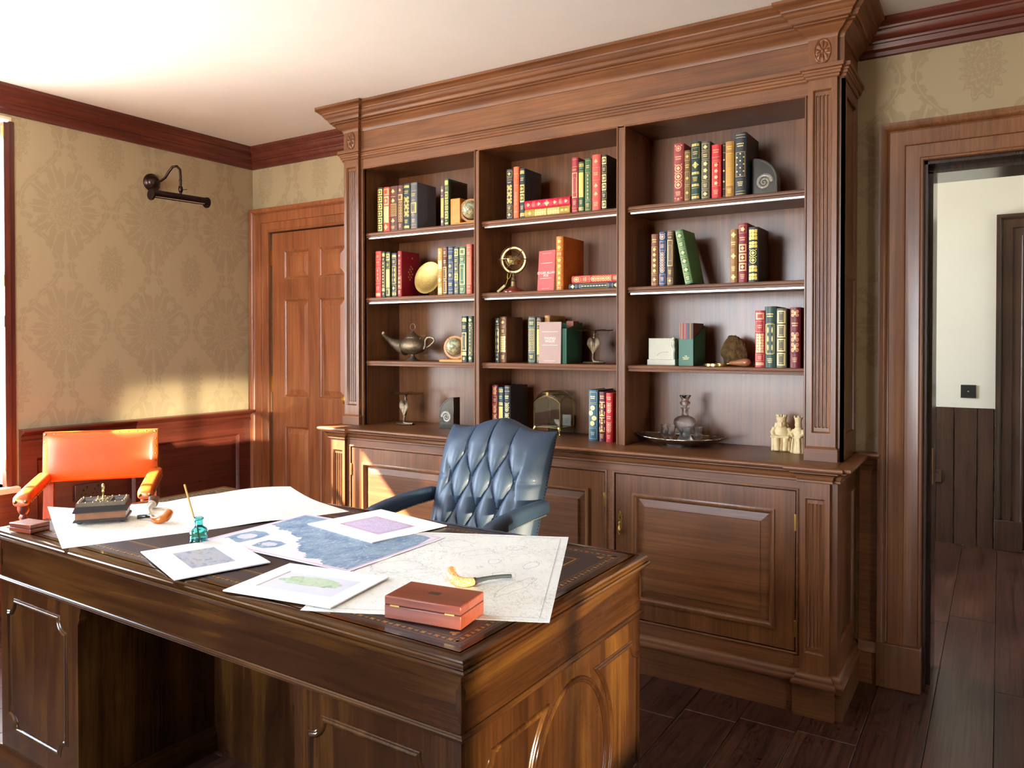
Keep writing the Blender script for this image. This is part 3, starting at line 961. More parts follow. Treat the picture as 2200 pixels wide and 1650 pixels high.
# ------------------------------------------------------------------ books
gold = plain('gilt', srgb(226, 186, 104), 0.38, 0.35)
pale_gold = plain('pale_gilt', srgb(232, 208, 140), 0.4, 0.3)
pink_gold = plain('pink_gilt', srgb(240, 176, 128), 0.4, 0.25)
pages_m = plain('page_edges', srgb(214, 190, 140), 0.7, vary=0.1, vscale=300)
def leather(col, rough=0.42):
    return plain('leather_%d_%d_%d' % col, srgb(*col), rough, coat=0.05, vary=0.10, vscale=60, bmp=0.15, bscale=500)

class Gilt:
    # flat gold ornament laid on a rounded spine: local u across (-1..1 of half width), z up
    def __init__(s, w, bulge, eps=0.0005):
        s.mb = MB()
        s.h = w / 2
        s.bulge = bulge
        s.eps = eps
    def y(s, x):
        k = max(-1, min(1, x / s.h))
        return -s.bulge * (1 - k * k) - s.eps
    def poly(s, pts):
        s.mb.add([(x, s.y(x), z) for x, z in pts], [tuple(range(len(pts)))])
    def rect(s, x0, x1, z0, z1):
        n = max(1, int(abs(x1 - x0) / s.h * 3))
        vs, fs = [], []
        for i in range(n + 1):
            x = x0 + (x1 - x0) * i / n
            vs += [(x, s.y(x), z0), (x, s.y(x), z1)]
        for i in range(n):
            fs.append((2 * i, 2 * i + 2, 2 * i + 3, 2 * i + 1))
        s.mb.add(vs, fs)
    def frame(s, x0, x1, z0, z1, t=0.0009):
        s.rect(x0, x1, z0, z0 + t)
        s.rect(x0, x1, z1 - t, z1)
        s.rect(x0, x0 + t, z0 + t, z1 - t)
        s.rect(x1 - t, x1, z0 + t, z1 - t)
    def diamond(s, x, z, a, b):
        s.poly([(x - a, z), (x, z - b), (x + a, z), (x, z + b)])
    def disc(s, x, z, a, b, n=8, lob=0.0, k=4):
        pts = []
        m = n if not lob else k * 4
        for i in range(m):
            th = 2 * math.pi * i / m
            r = 1 - lob * (0.5 + 0.5 * math.cos(k * th + math.pi)) if lob else 1
            pts.append((x + a * r * math.cos(th), z + b * r * math.sin(th)))
        vs = [(x, s.y(x), z)] + [(p, s.y(p), q) for p, q in pts]
        s.mb.add(vs, [(0, i + 1, (i + 1) % m + 1) for i in range(m)])
    def ring(s, x, z, a, b, t=0.25, n=12):
        vs = []
        for i in range(n):
            th = 2 * math.pi * i / n
            for k in (1, 1 - t):
                px = x + a * k * math.cos(th)
                vs.append((px, s.y(px), z + b * k * math.sin(th)))
        s.mb.add(vs, [(2 * i, 2 * i + 1, (2 * ((i + 1) % n)) + 1, 2 * ((i + 1) % n)) for i in range(n)])
    def words(s, z0, z1, rows, W_=0.7):
        hgt = (z1 - z0) / max(rows, 1)
        for r in range(rows):
            zc = z0 + hgt * (r + 0.5)
            wd = s.h * W_ * (0.75 + 0.25 * ((r * 7) % 3) / 2)
            n = 5
            for i in range(n):
                a = -wd + 2 * wd * i / n
                s.rect(a, a + 2 * wd / n * 0.72, zc - hgt * 0.24, zc + hgt * 0.24)

def motif(g, code, x, z0, z1):
    h = z1 - z0
    zc = (z0 + z1) / 2
    w = x
    if code == '-':
        return
    if code == 'l':
        g.rect(-w, w, zc - 0.0008, zc + 0.0008)
    elif code == 'L':
        g.rect(-w, w, z0, z0 + 0.0011); g.rect(-w, w, z1 - 0.0011, z1)
    elif code == 'T':
        g.words(zc - min(h * 0.3, 0.009), zc + min(h * 0.3, 0.009), 2, 0.72)
    elif code == 't':
        g.words(zc - min(h * 0.35, 0.010), zc + min(h * 0.35, 0.010), 3, 0.5)
    elif code == 'U':
        g.frame(-w, w, z0, z1); g.words(zc - min(h * 0.25, 0.008), zc + min(h * 0.25, 0.008), 2, 0.6)
    elif code == 'u':
        g.frame(-w, w, z0, z1); g.words(zc - min(h * 0.3, 0.008), zc + min(h * 0.3, 0.008), 3, 0.45)
    elif code == 'F':
        r = min(w, h / 2) * 0.9
        g.disc(0, zc, r, r, lob=0.45, k=4)
    elif code == 'f':
        g.frame(-w, w, z0, z1)
        r = min(w, h / 2) * 0.62
        g.disc(0, zc, r, r, lob=0.5, k=4)
    elif code == 'C':
        g.frame(-w, w, z0, z1)
        for dx, dz in ((1, 0), (-1, 0), (0, 1), (0, -1)):
            q = min(w, h / 2) * 0.33
            g.diamond(dx * q, zc + dz * q, q * 0.85, q * 0.85)
    elif code == 'X':
        for i in range(3):
            for j in range(max(2, int(h / (w * 0.7)))):
                n = max(2, int(h / (w * 0.7)))
                a = -w + 2 * w * i / 3
                b = z0 + h * j / n
                if (i + j) % 2 == 0:
                    g.rect(a + 0.0003, a + 2 * w / 3 - 0.0003, b + 0.0003, b + h / n - 0.0003)
                else:
                    g.disc(a + w / 3, b + h / n / 2, w / 3.1, h / n / 2.1, 8)
    elif code == 'B':
        g.rect(-w, w, z0, z1)
    elif code == 'P':
        g.rect(-w, w, z0, z0 + h * 0.18); g.rect(-w, w, z1 - h * 0.18, z1)
        g.rect(-w, -w * 0.72, z0 + h * 0.18, z1 - h * 0.18); g.rect(w * 0.72, w, z0 + h * 0.18, z1 - h * 0.18)
        g.disc(0, zc, w * 0.55, h * 0.24, lob=0.35, k=4)
    elif code == 'H':
        # gold block with a hole framed in it
        g.frame(-w, w, z0, z1, min(0.005, w * 0.3))
        g.frame(-w * 0.55, w * 0.55, z0 + h * 0.2, z1 - h * 0.2, 0.0008)
    elif code == 'G':
        n = max(2, round(h / (w * 0.5)))
        g.frame(-w, w, z0, z1)
        for j in range(n):
            for i in range(3 if j % 2 else 2):
                k = 3 if j % 2 else 2
                a = (-w + 2 * w * (i + 0.5) / k) * 0.86
                g.diamond(a, z0 + h * (j + 0.5) / n, w * 0.22, h / n * 0.42)
    elif code == 'g':
        n = max(4, round(h / (w * 0.32)))
        g.frame(-w, w, z0, z1)
        for j in range(n):
            k = 5 if j % 2 else 4
            for i in range(k):
                a = (-w + 2 * w * (i + 0.5) / k) * 0.9
                g.diamond(a, z0 + h * (j + 0.5) / n, w * 0.12, h / n * 0.36)
    elif code == 'R':
        n = max(1, round(h / (w * 1.7)))
        for j in range(n):
            c = z0 + h * (j + 0.5) / n
            r = min(w, h / n / 2) * 0.92
            g.ring(0, c, r, r, 0.22, 14)
            g.disc(0, c, r * 0.55, r * 0.55, lob=0.4, k=4)
            for sx in (-1, 1):
                g.diamond(sx * w * 0.75, c + h / n / 2 * 0.95, w * 0.2, w * 0.2)
    elif code == 'r':
        n = max(1, round(h / (w * 1.7)))
        g.frame(-w, w, z0, z1)
        for j in range(n):
            c = z0 + h * (j + 0.5) / n
            r = min(w, h / n / 2) * 0.7
            g.disc(0, c, r, r, lob=0.4, k=5)
    elif code == 'D':
        n = max(1, round(h / (w * 1.5)))
        for j in range(n):
            g.diamond(0, z0 + h * (j + 0.5) / n, w * 0.62, h / n * 0.40)
    elif code == 'd':
        g.frame(-w, w, z0, z1)
        n = max(2, round(h / (w * 1.3)))
        g.rect(-0.0004, 0.0004, z0, z1)
        for j in range(n):
            g.diamond(0, z0 + h * (j + 0.5) / n, w * 0.30, w * 0.36)
    elif code == 'N':
        # polka of small ovals in a frame
        g.frame(-w, w, z0, z1)
        n = 7
        for j in range(n):
            c = z0 + h * (j + 0.5) / n
            for a in ((-0.72, 0.72) if j % 2 else (0,)):
                g.disc(a * w, c, w * 0.15, w * 0.19, 8)
            for a in ((0,) if j % 2 else (-0.72, 0.72)):
                g.disc(a * w, c, w * 0.05, w * 0.05, 6)
    elif code == 'S':
        # mirrored scrolls
        n = max(1, round(h / (w * 2.2)))
        for j in range(n):
            c = z0 + h * (j + 0.5) / n
            q = h / n / 2
            g.disc(0, c, w * 0.30, q * 0.55, lob=0.3, k=4)
            for sx in (-1, 1):
                for sz in (-1, 1):
                    g.ring(sx * w * 0.55, c + sz * q * 0.5, w * 0.38, q * 0.42, 0.42, 10)
                    g.disc(sx * w * 0.55, c + sz * q * 0.5, w * 0.12, q * 0.14, 6)
    elif code == 'V':
        # tall strapwork frame with long ovals
        g.frame(-w, w, z0 + h * 0.03, z1 - h * 0.03, 0.0012)
        g.frame(-w * 0.72, w * 0.72, z0, z1, 0.0010)
        for sx in (-1, 1):
            for k in (0.22, 0.5, 0.78):
                g.disc(sx * w * 0.45, z0 + h * k, w * 0.16, h * 0.10, 8)
    elif code == 'M':
        # big moon roundels
        for k, a in ((0.83, -0.05), (0.60, -0.5), (0.38, 0.35), (0.15, -0.1)):
            r = min(w * 0.62, h * 0.12)
            g.disc(a * w, z0 + h * k, r, r, 12)
        g.frame(-w, w, z0, z1)
    elif code == 'A':
        # spade ornaments
        n = max(1, round(h / (w * 1.9)))
        for j in range(n):
            c = z0 + h * (j + 0.5) / n
            r = w * 0.55
            g.poly([(-r, c - r * 0.2), (-r * 0.5, c - r * 0.6), (0, c - r * 0.25), (r * 0.5, c - r * 0.6), (r, c - r * 0.2), (0, c + r * 1.1)])
            g.rect(-r * 0.14, r * 0.14, c - r * 1.0, c - r * 0.25)
    elif code == 'Y':
        # chevrons over gold
        g.rect(-w, w, z0, z0 + h * 0.06); g.rect(-w, w, z1 - h * 0.06, z1)
        for k in (0.25, 0.75):
            c = z0 + h * k
            q = h * 0.16
            for dz in (0, q * 0.7):
                g.poly([(-w, c - q + dz), (0, c + dz), (w, c - q + dz), (w, c - q * 0.45 + dz), (0, c + q * 0.55 + dz), (-w, c - q * 0.45 + dz)])
            g.disc(0, c - q * 0.9, w * 0.4, q * 0.5, 8)

def make_book(name, label, w, h, d, col, spec, loc, rz=0.0, lean=0.0, lie=False, gilt=gold, bands=True, cover_orn=None, group=None, ribbon=None, patch=None):
    """spec: string of motif+weight from the top down, e.g. 'F2 T2 G6 t2'."""
    loc = (loc[0], loc[1], loc[2] + 0.0004)
    t = thing(name, label, 'book', loc, rz, group)
    lm = leather(col)
    sub = t
    bulge = min(0.006, w * 0.16)
    hw = w / 2
    n = 8
    # cover: back-to-front C section with rounded spine
    out = [(-hw, d)]
    out += [(hw * (-1 + 2 * i / n), -bulge * (1 - (-1 + 2 * i / n) ** 2) + (0.0015 if i in (0, n) else 0)) for i in range(n + 1)]
    out += [(hw, d), (hw - 0.0025, d), (hw - 0.0025, 0.004), (-hw + 0.0025, 0.004), (-hw + 0.0025, d)]
    cov = MB().prism(out, 0, h, 'z')
    comps = [(c[0], float(c[1:])) for c in spec.split()]
    tot = sum(c[1] for c in comps)
    g = Gilt(w, bulge)
    z = h - 0.006
    H = h - 0.012
    gap = 0.0028 if bands else 0.0018
    for i, (cd, wt_) in enumerate(comps):
        hh = H * wt_ / tot
        motif(g, cd, hw * 0.80, z - hh + gap, z - gap)
        z -= hh
        if bands and i < len(comps) - 1:
            ring = lambda k, zz: [(hw * (-1 + 2 * j / n) * 1.0, -bulge * (1 - (-1 + 2 * j / n) ** 2) - k, zz) for j in range(n + 1)]
            b = [ring(-0.0006, z - 0.0022), ring(0.0011, z - 0.0011), ring(0.0011, z + 0.0011), ring(-0.0006, z + 0.0022)]
            vs = [p for r in b for p in r]
            m = n + 1
            cov.add(vs, [(r * m + j, r * m + j + 1, (r + 1) * m + j + 1, (r + 1) * m + j) for r in range(3) for j in range(n)])
    objs = [part('cover', cov, lm, t, 40)]
    objs.append(part('pages', MB().box(-hw + 0.0025, hw - 0.0025, 0.004, d - 0.004, 0.003, h - 0.003), pages_m, t, 0))
    if g.mb.f:
        objs.append(part('gilt_tooling', g.mb, gilt, objs[0], 0))
        objs[-1]['kind'] = 'stuff'
    if cover_orn:
        q = MB()
        x = hw + 0.0004
        kind = cover_orn
        def quad(y0, y1, z0, z1):
            q.add([(x, y0, z0), (x, y1, z0), (x, y1, z1), (x, y0, z1)], [(0, 1, 2, 3)])
        def fr(y0, y1, z0, z1, t_=0.0012):
            quad(y0, y1, z0, z0 + t_); quad(y0, y1, z1 - t_, z1); quad(y0, y0 + t_, z0, z1); quad(y1 - t_, y1, z0, z1)
        if kind == 'frame':
            fr(0.02, d - 0.015, 0.02, h - 0.02)
            fr(0.03, d - 0.025, 0.03, h - 0.03, 0.0008)
            cy, cz = d / 2, h / 2
            vs = [(x, cy + 0.02 * math.cos(a * math.pi / 8), cz + 0.04 * math.sin(a * math.pi / 8)) for a in range(16)]
            vs2 = [(x, cy + 0.016 * math.cos(a * math.pi / 8), cz + 0.034 * math.sin(a * math.pi / 8)) for a in range(16)]
            q.add(vs + vs2, [(a, (a + 1) % 16, 16 + (a + 1) % 16, 16 + a) for a in range(16)])
        elif kind == 'diamonds':
            for i, (yy, zz) in enumerate([(0.085, 0.205), (0.075, 0.16), (0.085, 0.15), (0.065, 0.145), (0.075, 0.135), (0.055, 0.130), (0.085, 0.122), (0.065, 0.118), (0.055, 0.105), (0.075, 0.105), (0.065, 0.092), (0.05, 0.205)]):
                r = 0.0065 if i < 11 else 0.003
                q.add([(x, yy - r, zz), (x, yy, zz - r), (x, yy + r, zz), (x, yy, zz + r)], [(0, 1, 2, 3)])
        elif kind == 'filigree':
            random.seed(5)
            fr(0.012, d - 0.008, 0.012, h - 0.012)
            for i in range(230):
                yy = random.uniform(0.02, d - 0.016)
                zz = random.uniform(0.02, h - 0.02)
                if ((yy - d / 2) / 0.022) ** 2 + ((zz - h / 2) / 0.045) ** 2 < 1:
                    continue
                r = random.uniform(0.0007, 0.0016)
                q.add([(x, yy - r, zz), (x, yy, zz - r * 1.6), (x, yy + r, zz), (x, yy, zz + r * 1.6)], [(0, 1, 2, 3)])
        elif kind == 'fine':
            for (y0, y1, z0, z1) in ((0.02, 0.0208, 0.01, 0.075), (0.055, 0.0558, 0.02, 0.07), (0.09, 0.0906, 0.03, 0.07), (0.08, 0.0806, 0.14, 0.18), (0.135, 0.1358, 0.135, 0.19), (0.08, 0.135, 0.139, 0.1398), (0.03, 0.034, 0.18, 0.222), (0.04, 0.043, 0.2, 0.215), (0.11, 0.114, 0.2, 0.215), (0.03, 0.036, 0.10, 0.125), (0.045, 0.048, 0.09, 0.12), (0.11, 0.113, 0.105, 0.125)):
                quad(y0, y1, z0, z1)
        elif kind == 'ogee':
            for i in range(5):
                yy = 0.02 + 0.024 * i
                vs = [(x, yy + 0.010 * math.cos(a * math.pi / 6), h - 0.03 + 0.014 * math.sin(a * math.pi / 6)) for a in range(12)]
                vs2 = [(x, yy + 0.008 * math.cos(a * math.pi / 6), h - 0.03 + 0.012 * math.sin(a * math.pi / 6)) for a in range(12)]
                q.add(vs + vs2, [(a, (a + 1) % 12, 12 + (a + 1) % 12, 12 + a) for a in range(12)])
        objs.append(part('cover_tooling', q, plain('dull_gilt', srgb(120, 86, 44), 0.5, 0.4) if kind != 'diamonds' else gold, objs[0], 0))
    if cover_orn:
        objs[-1]['kind'] = 'stuff'
    if patch:
        (y0, y1, z0, z1), pc, bc_ = patch
        x = hw
        objs.append(part('cover_border', MB().box(x, x + 0.0005, y0, y1, z0, z1), leather(bc_), objs[0], 0))
        objs.append(part('cover_inset', MB().box(x + 0.0003, x + 0.0009, y0 + 0.014, y1 - 0.014, z0 + 0.016, z1 - 0.016), leather(pc, 0.3), objs[0], 0))
    if ribbon:
        pts = [(0.0, 0.01 + 0.016 * math.sin(a * 0.32), h - 0.004 + 0.012 * math.sin(a * math.pi / 10)) for a in range(11)]
        objs.append(part('ribbon', MB().tube(pts, 0.0022, 6, flat=0.3), plain('ribbon_red', srgb(176, 20, 40), 0.6), t))
    if lie or lean:
        # rotate the parts about the thing's base
        if lie:
            m = Matrix.Translation((0, 0, hw)) @ Matrix.Rotation(R(90), 4, 'Y') @ Matrix.Translation((0, 0, -h / 2))
        else:
            m = Matrix.Rotation(lean, 4, 'Y')
            lo = min((m @ Vector((sx * hw, 0, 0))).z for sx in (-1, 1))
            m = Matrix.Translation((0, 0, -lo)) @ m
        for o in objs:
            if o.parent == t:
                o.data.transform(m)
            else:
                o.data.transform(m)
    return t

YS = 3.066
RED, CRIM, CORAL, ROSE, MAROON = (196, 44, 42), (150, 14, 42), (214, 88, 66), (150, 62, 62), (104, 26, 38)
DGREEN, GREEN, TEAL, NAVY, BLUE = (24, 54, 42), (36, 92, 58), (26, 56, 62), (34, 42, 58), (30, 62, 104)
BROWN, DBROWN, OLIVE, TAN, ORANGE, SLATE, PURPLE, BLACK = (104, 62, 44), (58, 46, 40), (112, 86, 48), (170, 122, 58), (190, 96, 24), (98, 100, 106), (104, 80, 98), (20, 19, 22)
bk = []
def B(label, x0, x1, h, col, spec, z, y=YS, d=0.16, **k):
    w = x1 - x0
    return make_book('book', label, w - 0.0006, h, d, col, spec, ((x0 + x1) / 2, y, z), **k)
z1, z2, z3, z4 = SHZ[0], SHZ[1], SHZ[2], 0.9
G11 = 'books on the top shelf, left bay'
B('thin dark green book with six gold squares, leftmost on the top left shelf', -2.788, -2.750, 0.236, DGREEN, 'P2 P2 P2 P2 P2 P2', z1, rz=0, group=G11)
B('bright orange red book beside the green one on the top left shelf', -2.748, -2.704, 0.234, (206, 66, 48), 'H3 P4 B7 F3', z1, gilt=pink_gold, group=G11)
B('brown book with red ribbon marker and lattice spine, top left shelf', -2.703, -2.650, 0.234, (98, 54, 50), 'A3 T1 A2 g5 A3 t2', z1, ribbon=True, group=G11)
B('brown book with framed drops on its spine, top left shelf', -2.649, -2.611, 0.233, (104, 62, 58), 'A2 H2 G6 t2', z1, group=G11)
B('dark teal book with tall gold scrolls on the spine, top left shelf', -2.610, -2.565, 0.237, (30, 58, 60), 'X1 T2 S6 t2 X1', z1, group=G11)
B('thick slate grey book showing its plain side, top left shelf', -2.563, -2.519, 0.238, SLATE, 'L2 T2 D1 H3 D1 t2 L1', z1, d=0.155, bands=False, group=G11)
B('small mauve book before the globe bookend, top left shelf', -2.369, -2.346, 0.201, PURPLE, 'F2 T1 X6 F2', z1, d=0.13, group=G11)
B('tall green book with black framed side behind the globe bookend', -2.344, -2.318, 0.234, GREEN, 'B2 U2 P3 P2 P2 P3 t1 B1', z1, d=0.159, patch=((0.010, 0.150, 0.010, 0.224), (16, 15, 20), (58, 36, 30)), group=G11)
G12 = 'books on the second shelf, left bay'
B('red book with fine gold rules, leftmost on the shelf with the brass plate', -2.804, -2.763, 0.245, (200, 44, 40), 'u2 T1 L1 d3 L1 t2 X1', z2, gilt=pink_gold, group=G12)
B('thin dark green book dotted with gold, next to the leftmost red one', -2.760, -2.735, 0.240, DGREEN, 'X1 T1 r6 X1 t1', z2, group=G12)
B('dark green book with long gold panel, left of the navy one', -2.732, -2.700, 0.236, (32, 60, 46), 'P2 U2 B5 H2', z2, group=G12)
B('navy book with gold columns, left of the crimson one', -2.692, -2.655, 0.228, (30, 46, 62), 'X1 U2 V5 f2 P1', z2, group=G12)
B('crimson book with gold diamonds on its side, beside the brass plate', -2.651, -2.622, 0.236, CRIM, 'A2 D2 T1 D2 r4 t2', z2, d=0.143, cover_orn='diamonds', group=G12)
B('ochre yellow book right of the brass plate', -2.388, -2.357, 0.234, (196, 142, 54), 'r2 L1 X3 L2 F2 L1 X2', z2, bands=True, gilt=pale_gold, group=G12)
B('maroon and gold book right of the ochre one', -2.355, -2.328, 0.239, (96, 50, 44), 'U2 T2 H3 H3', z2, group=G12)
B('blue book with two gold stars, right of the brass plate', -2.325, -2.288, 0.237, (44, 66, 96), 'L1 T2 f2 f2 T2 L1', z2, group=G12)
B('slim grey blue book between the blue and the green ones', -2.286, -2.257, 0.232, (60, 84, 90), 'P2 U2 f2 P2 f2 U1', z2, group=G12)
B('green book with large gold frame, second shelf left bay', -2.254, -2.214, 0.232, (52, 104, 64), 'H2 U2 H6 U2', z2, gilt=pale_gold, group=G12)
B('coral red book, rightmost on the shelf with the brass plate', -2.212, -2.178, 0.242, (206, 92, 72), 'l1 U2 g7 T1 l1', z2, gilt=pink_gold, group=G12)
G13 = 'books on the third shelf, left bay'
B('dark green book against the small globe bookend', -2.246, -2.212, 0.226, (22, 48, 40), 'X1 T2 H4 X1 t1', z3, y=3.075, group=G13)
B('second dark green book by the globe, against the divider', -2.208, -2.177, 0.226, (20, 52, 40), 'F1 f1 d4 f1 F1', z3, y=3.075, group=G13)
B('narrow book half hidden by the divider right of the dark green pair', -2.172, -2.140, 0.224, (188, 150, 84), 'X2 H4 t2', z3, y=3.09, group=G13)
G21 = 'books on the top shelf, middle bay'
B('navy book with snowflake tooling, leftmost on the top middle shelf', -1.977, -1.939, 0.236, (32, 44, 58), 'f2 L1 T1 S6 u2 f2', z1, group=G21)
B('plain bright orange book on the top middle shelf', -1.938, -1.907, 0.243, (226, 104, 60), 'l3 l3 D4 l3', z1, gilt=pink_gold, group=G21)
B('dark teal book with framed side beside the two lying books', -1.903, -1.874, 0.231, (28, 54, 62), 'X1 T2 P2 P2 t2 X1', z1, d=0.151, cover_orn='frame', patch=((0.040, 0.125, 0.045, 0.190), (12, 26, 48), (40, 38, 48)), group=G21)
B('rose red book right of the lying books on the top middle shelf', -1.629, -1.596, 0.247, (164, 48, 58), 'L2 T1 H6 t2 L1', z1, gilt=pink_gold, group=G21)
B('short green and gold book between the rose red and the green ones', -1.595, -1.566, 0.224, (38, 84, 58), 'P1 L1 B6 t2 P1', z1, group=G21)
B('green book with a line of gold diamonds on the top middle shelf', -1.563, -1.530, 0.234, (46, 98, 66), 'U4 d8 u3', z1, group=G21)
B('coral red book with grey title patch and spades, top middle shelf', -1.528, -1.485, 0.246, (214, 80, 66), 'A3 U4 A5 t3', z1, gilt=pink_gold, group=G21)
B('black book with gold squares at the right end of the top middle shelf', -1.481, -1.455, 0.240, (40, 34, 30), 'P2 u2 P2 P2 u2 P2', z1, gilt=pale_gold, group=G21)
b = make_book('book', 'ochre gold book lying under the crimson one on the top middle shelf', 0.038, 0.238, 0.155, (172, 138, 46), 'r2 X3 X3 f2', (-1.755, YS, z1), lie=True, gilt=pale_gold, group=G21)
b = make_book('book', 'crimson red book lying on the ochre one, top middle shelf', 0.040, 0.238, 0.155, (196, 30, 62), 'A1 T1 A1 F2 A1 T1 A1', (-1.755, YS, z1 + 0.0384), lie=True, gilt=pink_gold, group=G21)
G22 = 'books on the second shelf, middle bay'
B('tall orange leather book with gold lozenges behind the red booklet', -1.709, -1.671, 0.243, ORANGE, 'r5 T2 r5 r6 t1', z2, d=0.202, cover_orn='fine', gilt=plain('bright_gilt', srgb(250, 196, 70), 0.35, 0.4), group=G22)
make_book('book', 'blue book lying at the bottom of the pair right of the orange book', 0.026, 0.250, 0.15, (44, 62, 78), 'F1 L1 d5 L1 F1', (-1.516, YS, z2), lie=True, gilt=pale_gold, group=G22)
make_book('book', 'coral red book lying on top of the blue one', 0.034, 0.236, 0.15, (196, 74, 70), 'T2 R6 U3 R2', (-1.508, YS, z2 + 0.0266), lie=True, gilt=pale_gold, group=G22)
G23 = 'books on the third shelf, middle bay'
B('thin dark teal book, leftmost on the third middle shelf', -2.065, -2.037, 0.214, (34, 50, 56), 'F1 L1 V6 t1 F1', z3, y=3.10, group=G23)
B('brown book showing its plain side on the third middle shelf', -2.036, -1.999, 0.220, (118, 72, 40), 'f2 u2 X4 t2', z3, y=3.10, d=0.15, gilt=pale_gold, group=G23)
B('dark green book with gold dots, left of the slim black one', -1.882, -1.838, 0.217, (26, 62, 58), 'U3 g7 u3', z3, y=3.105, group=G23)
B('slim black and gold book between green book and grey booklet', -1.835, -1.808, 0.214, (66, 52, 44), 'U3 X8 u2', z3, y=3.105, group=G23)
B('tan brown book behind the grey booklet', -1.806, -1.777, 0.223, (176, 120, 66), 'U4 r8', z3, y=3.13, d=0.15, cover_orn='ogee', group=G23)
G24 = 'books on the worktop, middle bay'
B('dark red book behind the blue chair, leftmost of three', -2.072, -2.039, 0.232, (122, 30, 32), 'R2 U2 R2 R2 u2', z4, y=3.085, group=G24, gilt=pink_gold)
B('thin teal and gold book behind the blue chair', -2.036, -2.006, 0.223, (36, 78, 94), 'P1 T2 X1 B4 P2', z4, y=3.085, group=G24)
B('black book with gold filigree side behind the blue chair', -2.003, -1.967, 0.231, (30, 30, 36), 'L1 T2 R2 R2 R2', z4, y=3.085, d=0.158, cover_orn='filigree', gilt=pale_gold, group=G24)
B('thick teal blue book with gold moons on the worktop', -1.551, -1.505, 0.226, (28, 88, 110), 'U3 M6 u3', z4, y=3.082, gilt=pale_gold, group=G24)
B('maroon book with gold chevrons on the worktop', -1.500, -1.467, 0.219, (98, 24, 48), 'T2 Y4 Y4 t2', z4, y=3.082, group=G24)
B('bright red book at the right end of the worktop trio', -1.463, -1.430, 0.216, (188, 28, 40), 'T2 R3 T2 R3 t2', z4, y=3.075, gilt=pink_gold, group=G24)
G31 = 'books on the top shelf, right bay'
B('rose red book with four gold wheels, leftmost on the top right shelf', -1.151, -1.107, 0.243, (152, 62, 64), 'R2 T3 R7 t2 R1', z1, gilt=pink_gold, group=G31)
B('short olive brown book next to the rose red one', -1.105, -1.078, 0.210, OLIVE, 'C2 T2 C3 C3', z1, group=G31)
B('dark green book with gold bouquet, top right shelf', -1.077, -1.037, 0.241, (22, 58, 50), 'X1 U3 F3 X1 t2 X1 L2 X1', z1, bands=True, group=G31)
B('grey brown book with gold flowers in frames, top right shelf', -1.034, -0.997, 0.236, (82, 76, 62), 'f2 U2 r5 u2 f2', z1, gilt=pale_gold, group=G31)
B('bright red book with faint gold tooling, top right shelf', -0.991, -0.952, 0.217, (200, 36, 48), 'T2 L1 r5 t2', z1, gilt=pink_gold, group=G31)
B('narrow black and gold book squeezed between red and tan ones', -0.950, -0.936, 0.220, (26, 22, 26), 'L2 F3 F2 F3 L2', z1, y=3.075, group=G31)
B('tan book with basket weave gold panel, top right shelf', -0.935, -0.899, 0.222, TAN, 'T2 g7 t2', z1, gilt=plain('tan_gilt', srgb(240, 196, 90), 0.4, 0.3), group=G31)
B('thick tall navy book with gold spots, top right shelf', -0.897, -0.851, 0.251, (36, 42, 52), 'L1 T3 N6 t3 L1', z1, d=0.18, gilt=pale_gold, group=G31)
G32 = 'books on the second shelf, right bay'
B('brown red book, leftmost on the shelf with the leaning green book', -1.250, -1.217, 0.219, (122, 66, 42), 'T3 r8 f3', z2, group=G32)
B('blue book with gold arabesques left of the leaning green book', -1.215, -1.182, 0.226, (36, 70, 118), 'R2 U3 R6 u3', z2, gilt=pink_gold, group=G32)
B('grey brown book with green lozenge panel, under the leaning green book', -1.180, -1.151, 0.228, (100, 76, 54), 'L1 T1 H8 t3 f2', z2, gilt=plain('tan_gilt2', srgb(222, 176, 110), 0.4, 0.3), group=G32)
make_book('book', 'green cloth book leaning to the left on its neighbours', 0.034, 0.228, 0.145, (68, 120, 74), 'f2 u2 f2 f2 f2 u2', (-1.083, YS, z2 + 0.0006), lean=R(-11.5), gilt=pale_gold, group=G32)
B('ochre brown book, left of the maroon one on the second right shelf', -0.915, -0.885, 0.214, (150, 108, 48), 'F2 T2 F4 t2 F2', z2, gilt=pale_gold, group=G32)
B('tall maroon book between ochre and black gold ones', -0.882, -0.846, 0.235, (128, 30, 48), 'r2 T2 P2 P2 P2 t2', z2, gilt=pink_gold, group=G32)
B('black book with broad gold panels on the second right shelf', -0.843, -0.803, 0.216, (30, 36, 40), 'X3 X2 R4 X2 X2', z2, d=0.152, gilt=plain('yellow_gilt', srgb(232, 206, 104), 0.4, 0.3), group=G32)
G33 = 'books on the third shelf, right bay'
B('scarlet book with gold frames beside the brown stone', -0.812, -0.774, 0.222, (172, 34, 48), 'H2 U3 X5 u2 H1', z3, y=3.055, gilt=pink_gold, group=G33)
B('dark green book with gold strapwork on the third right shelf', -0.776, -0.733, 0.237, (38, 70, 58), 'T4 V9 t3', z3, y=3.058, gilt=pale_gold, group=G33)
B('olive grey book with gold squares right of the strapwork book', -0.731, -0.693, 0.228, (92, 84, 62), 'H3 H3 H3 H3', z3, y=3.055, gilt=pale_gold, group=G33)
B('maroon book with gold arabesques at the right end of the third shelf', -0.680, -0.642, 0.231, (108, 26, 40), 'S2 T3 S5 t3', z3, y=3.055, gilt=pink_gold, group=G33)

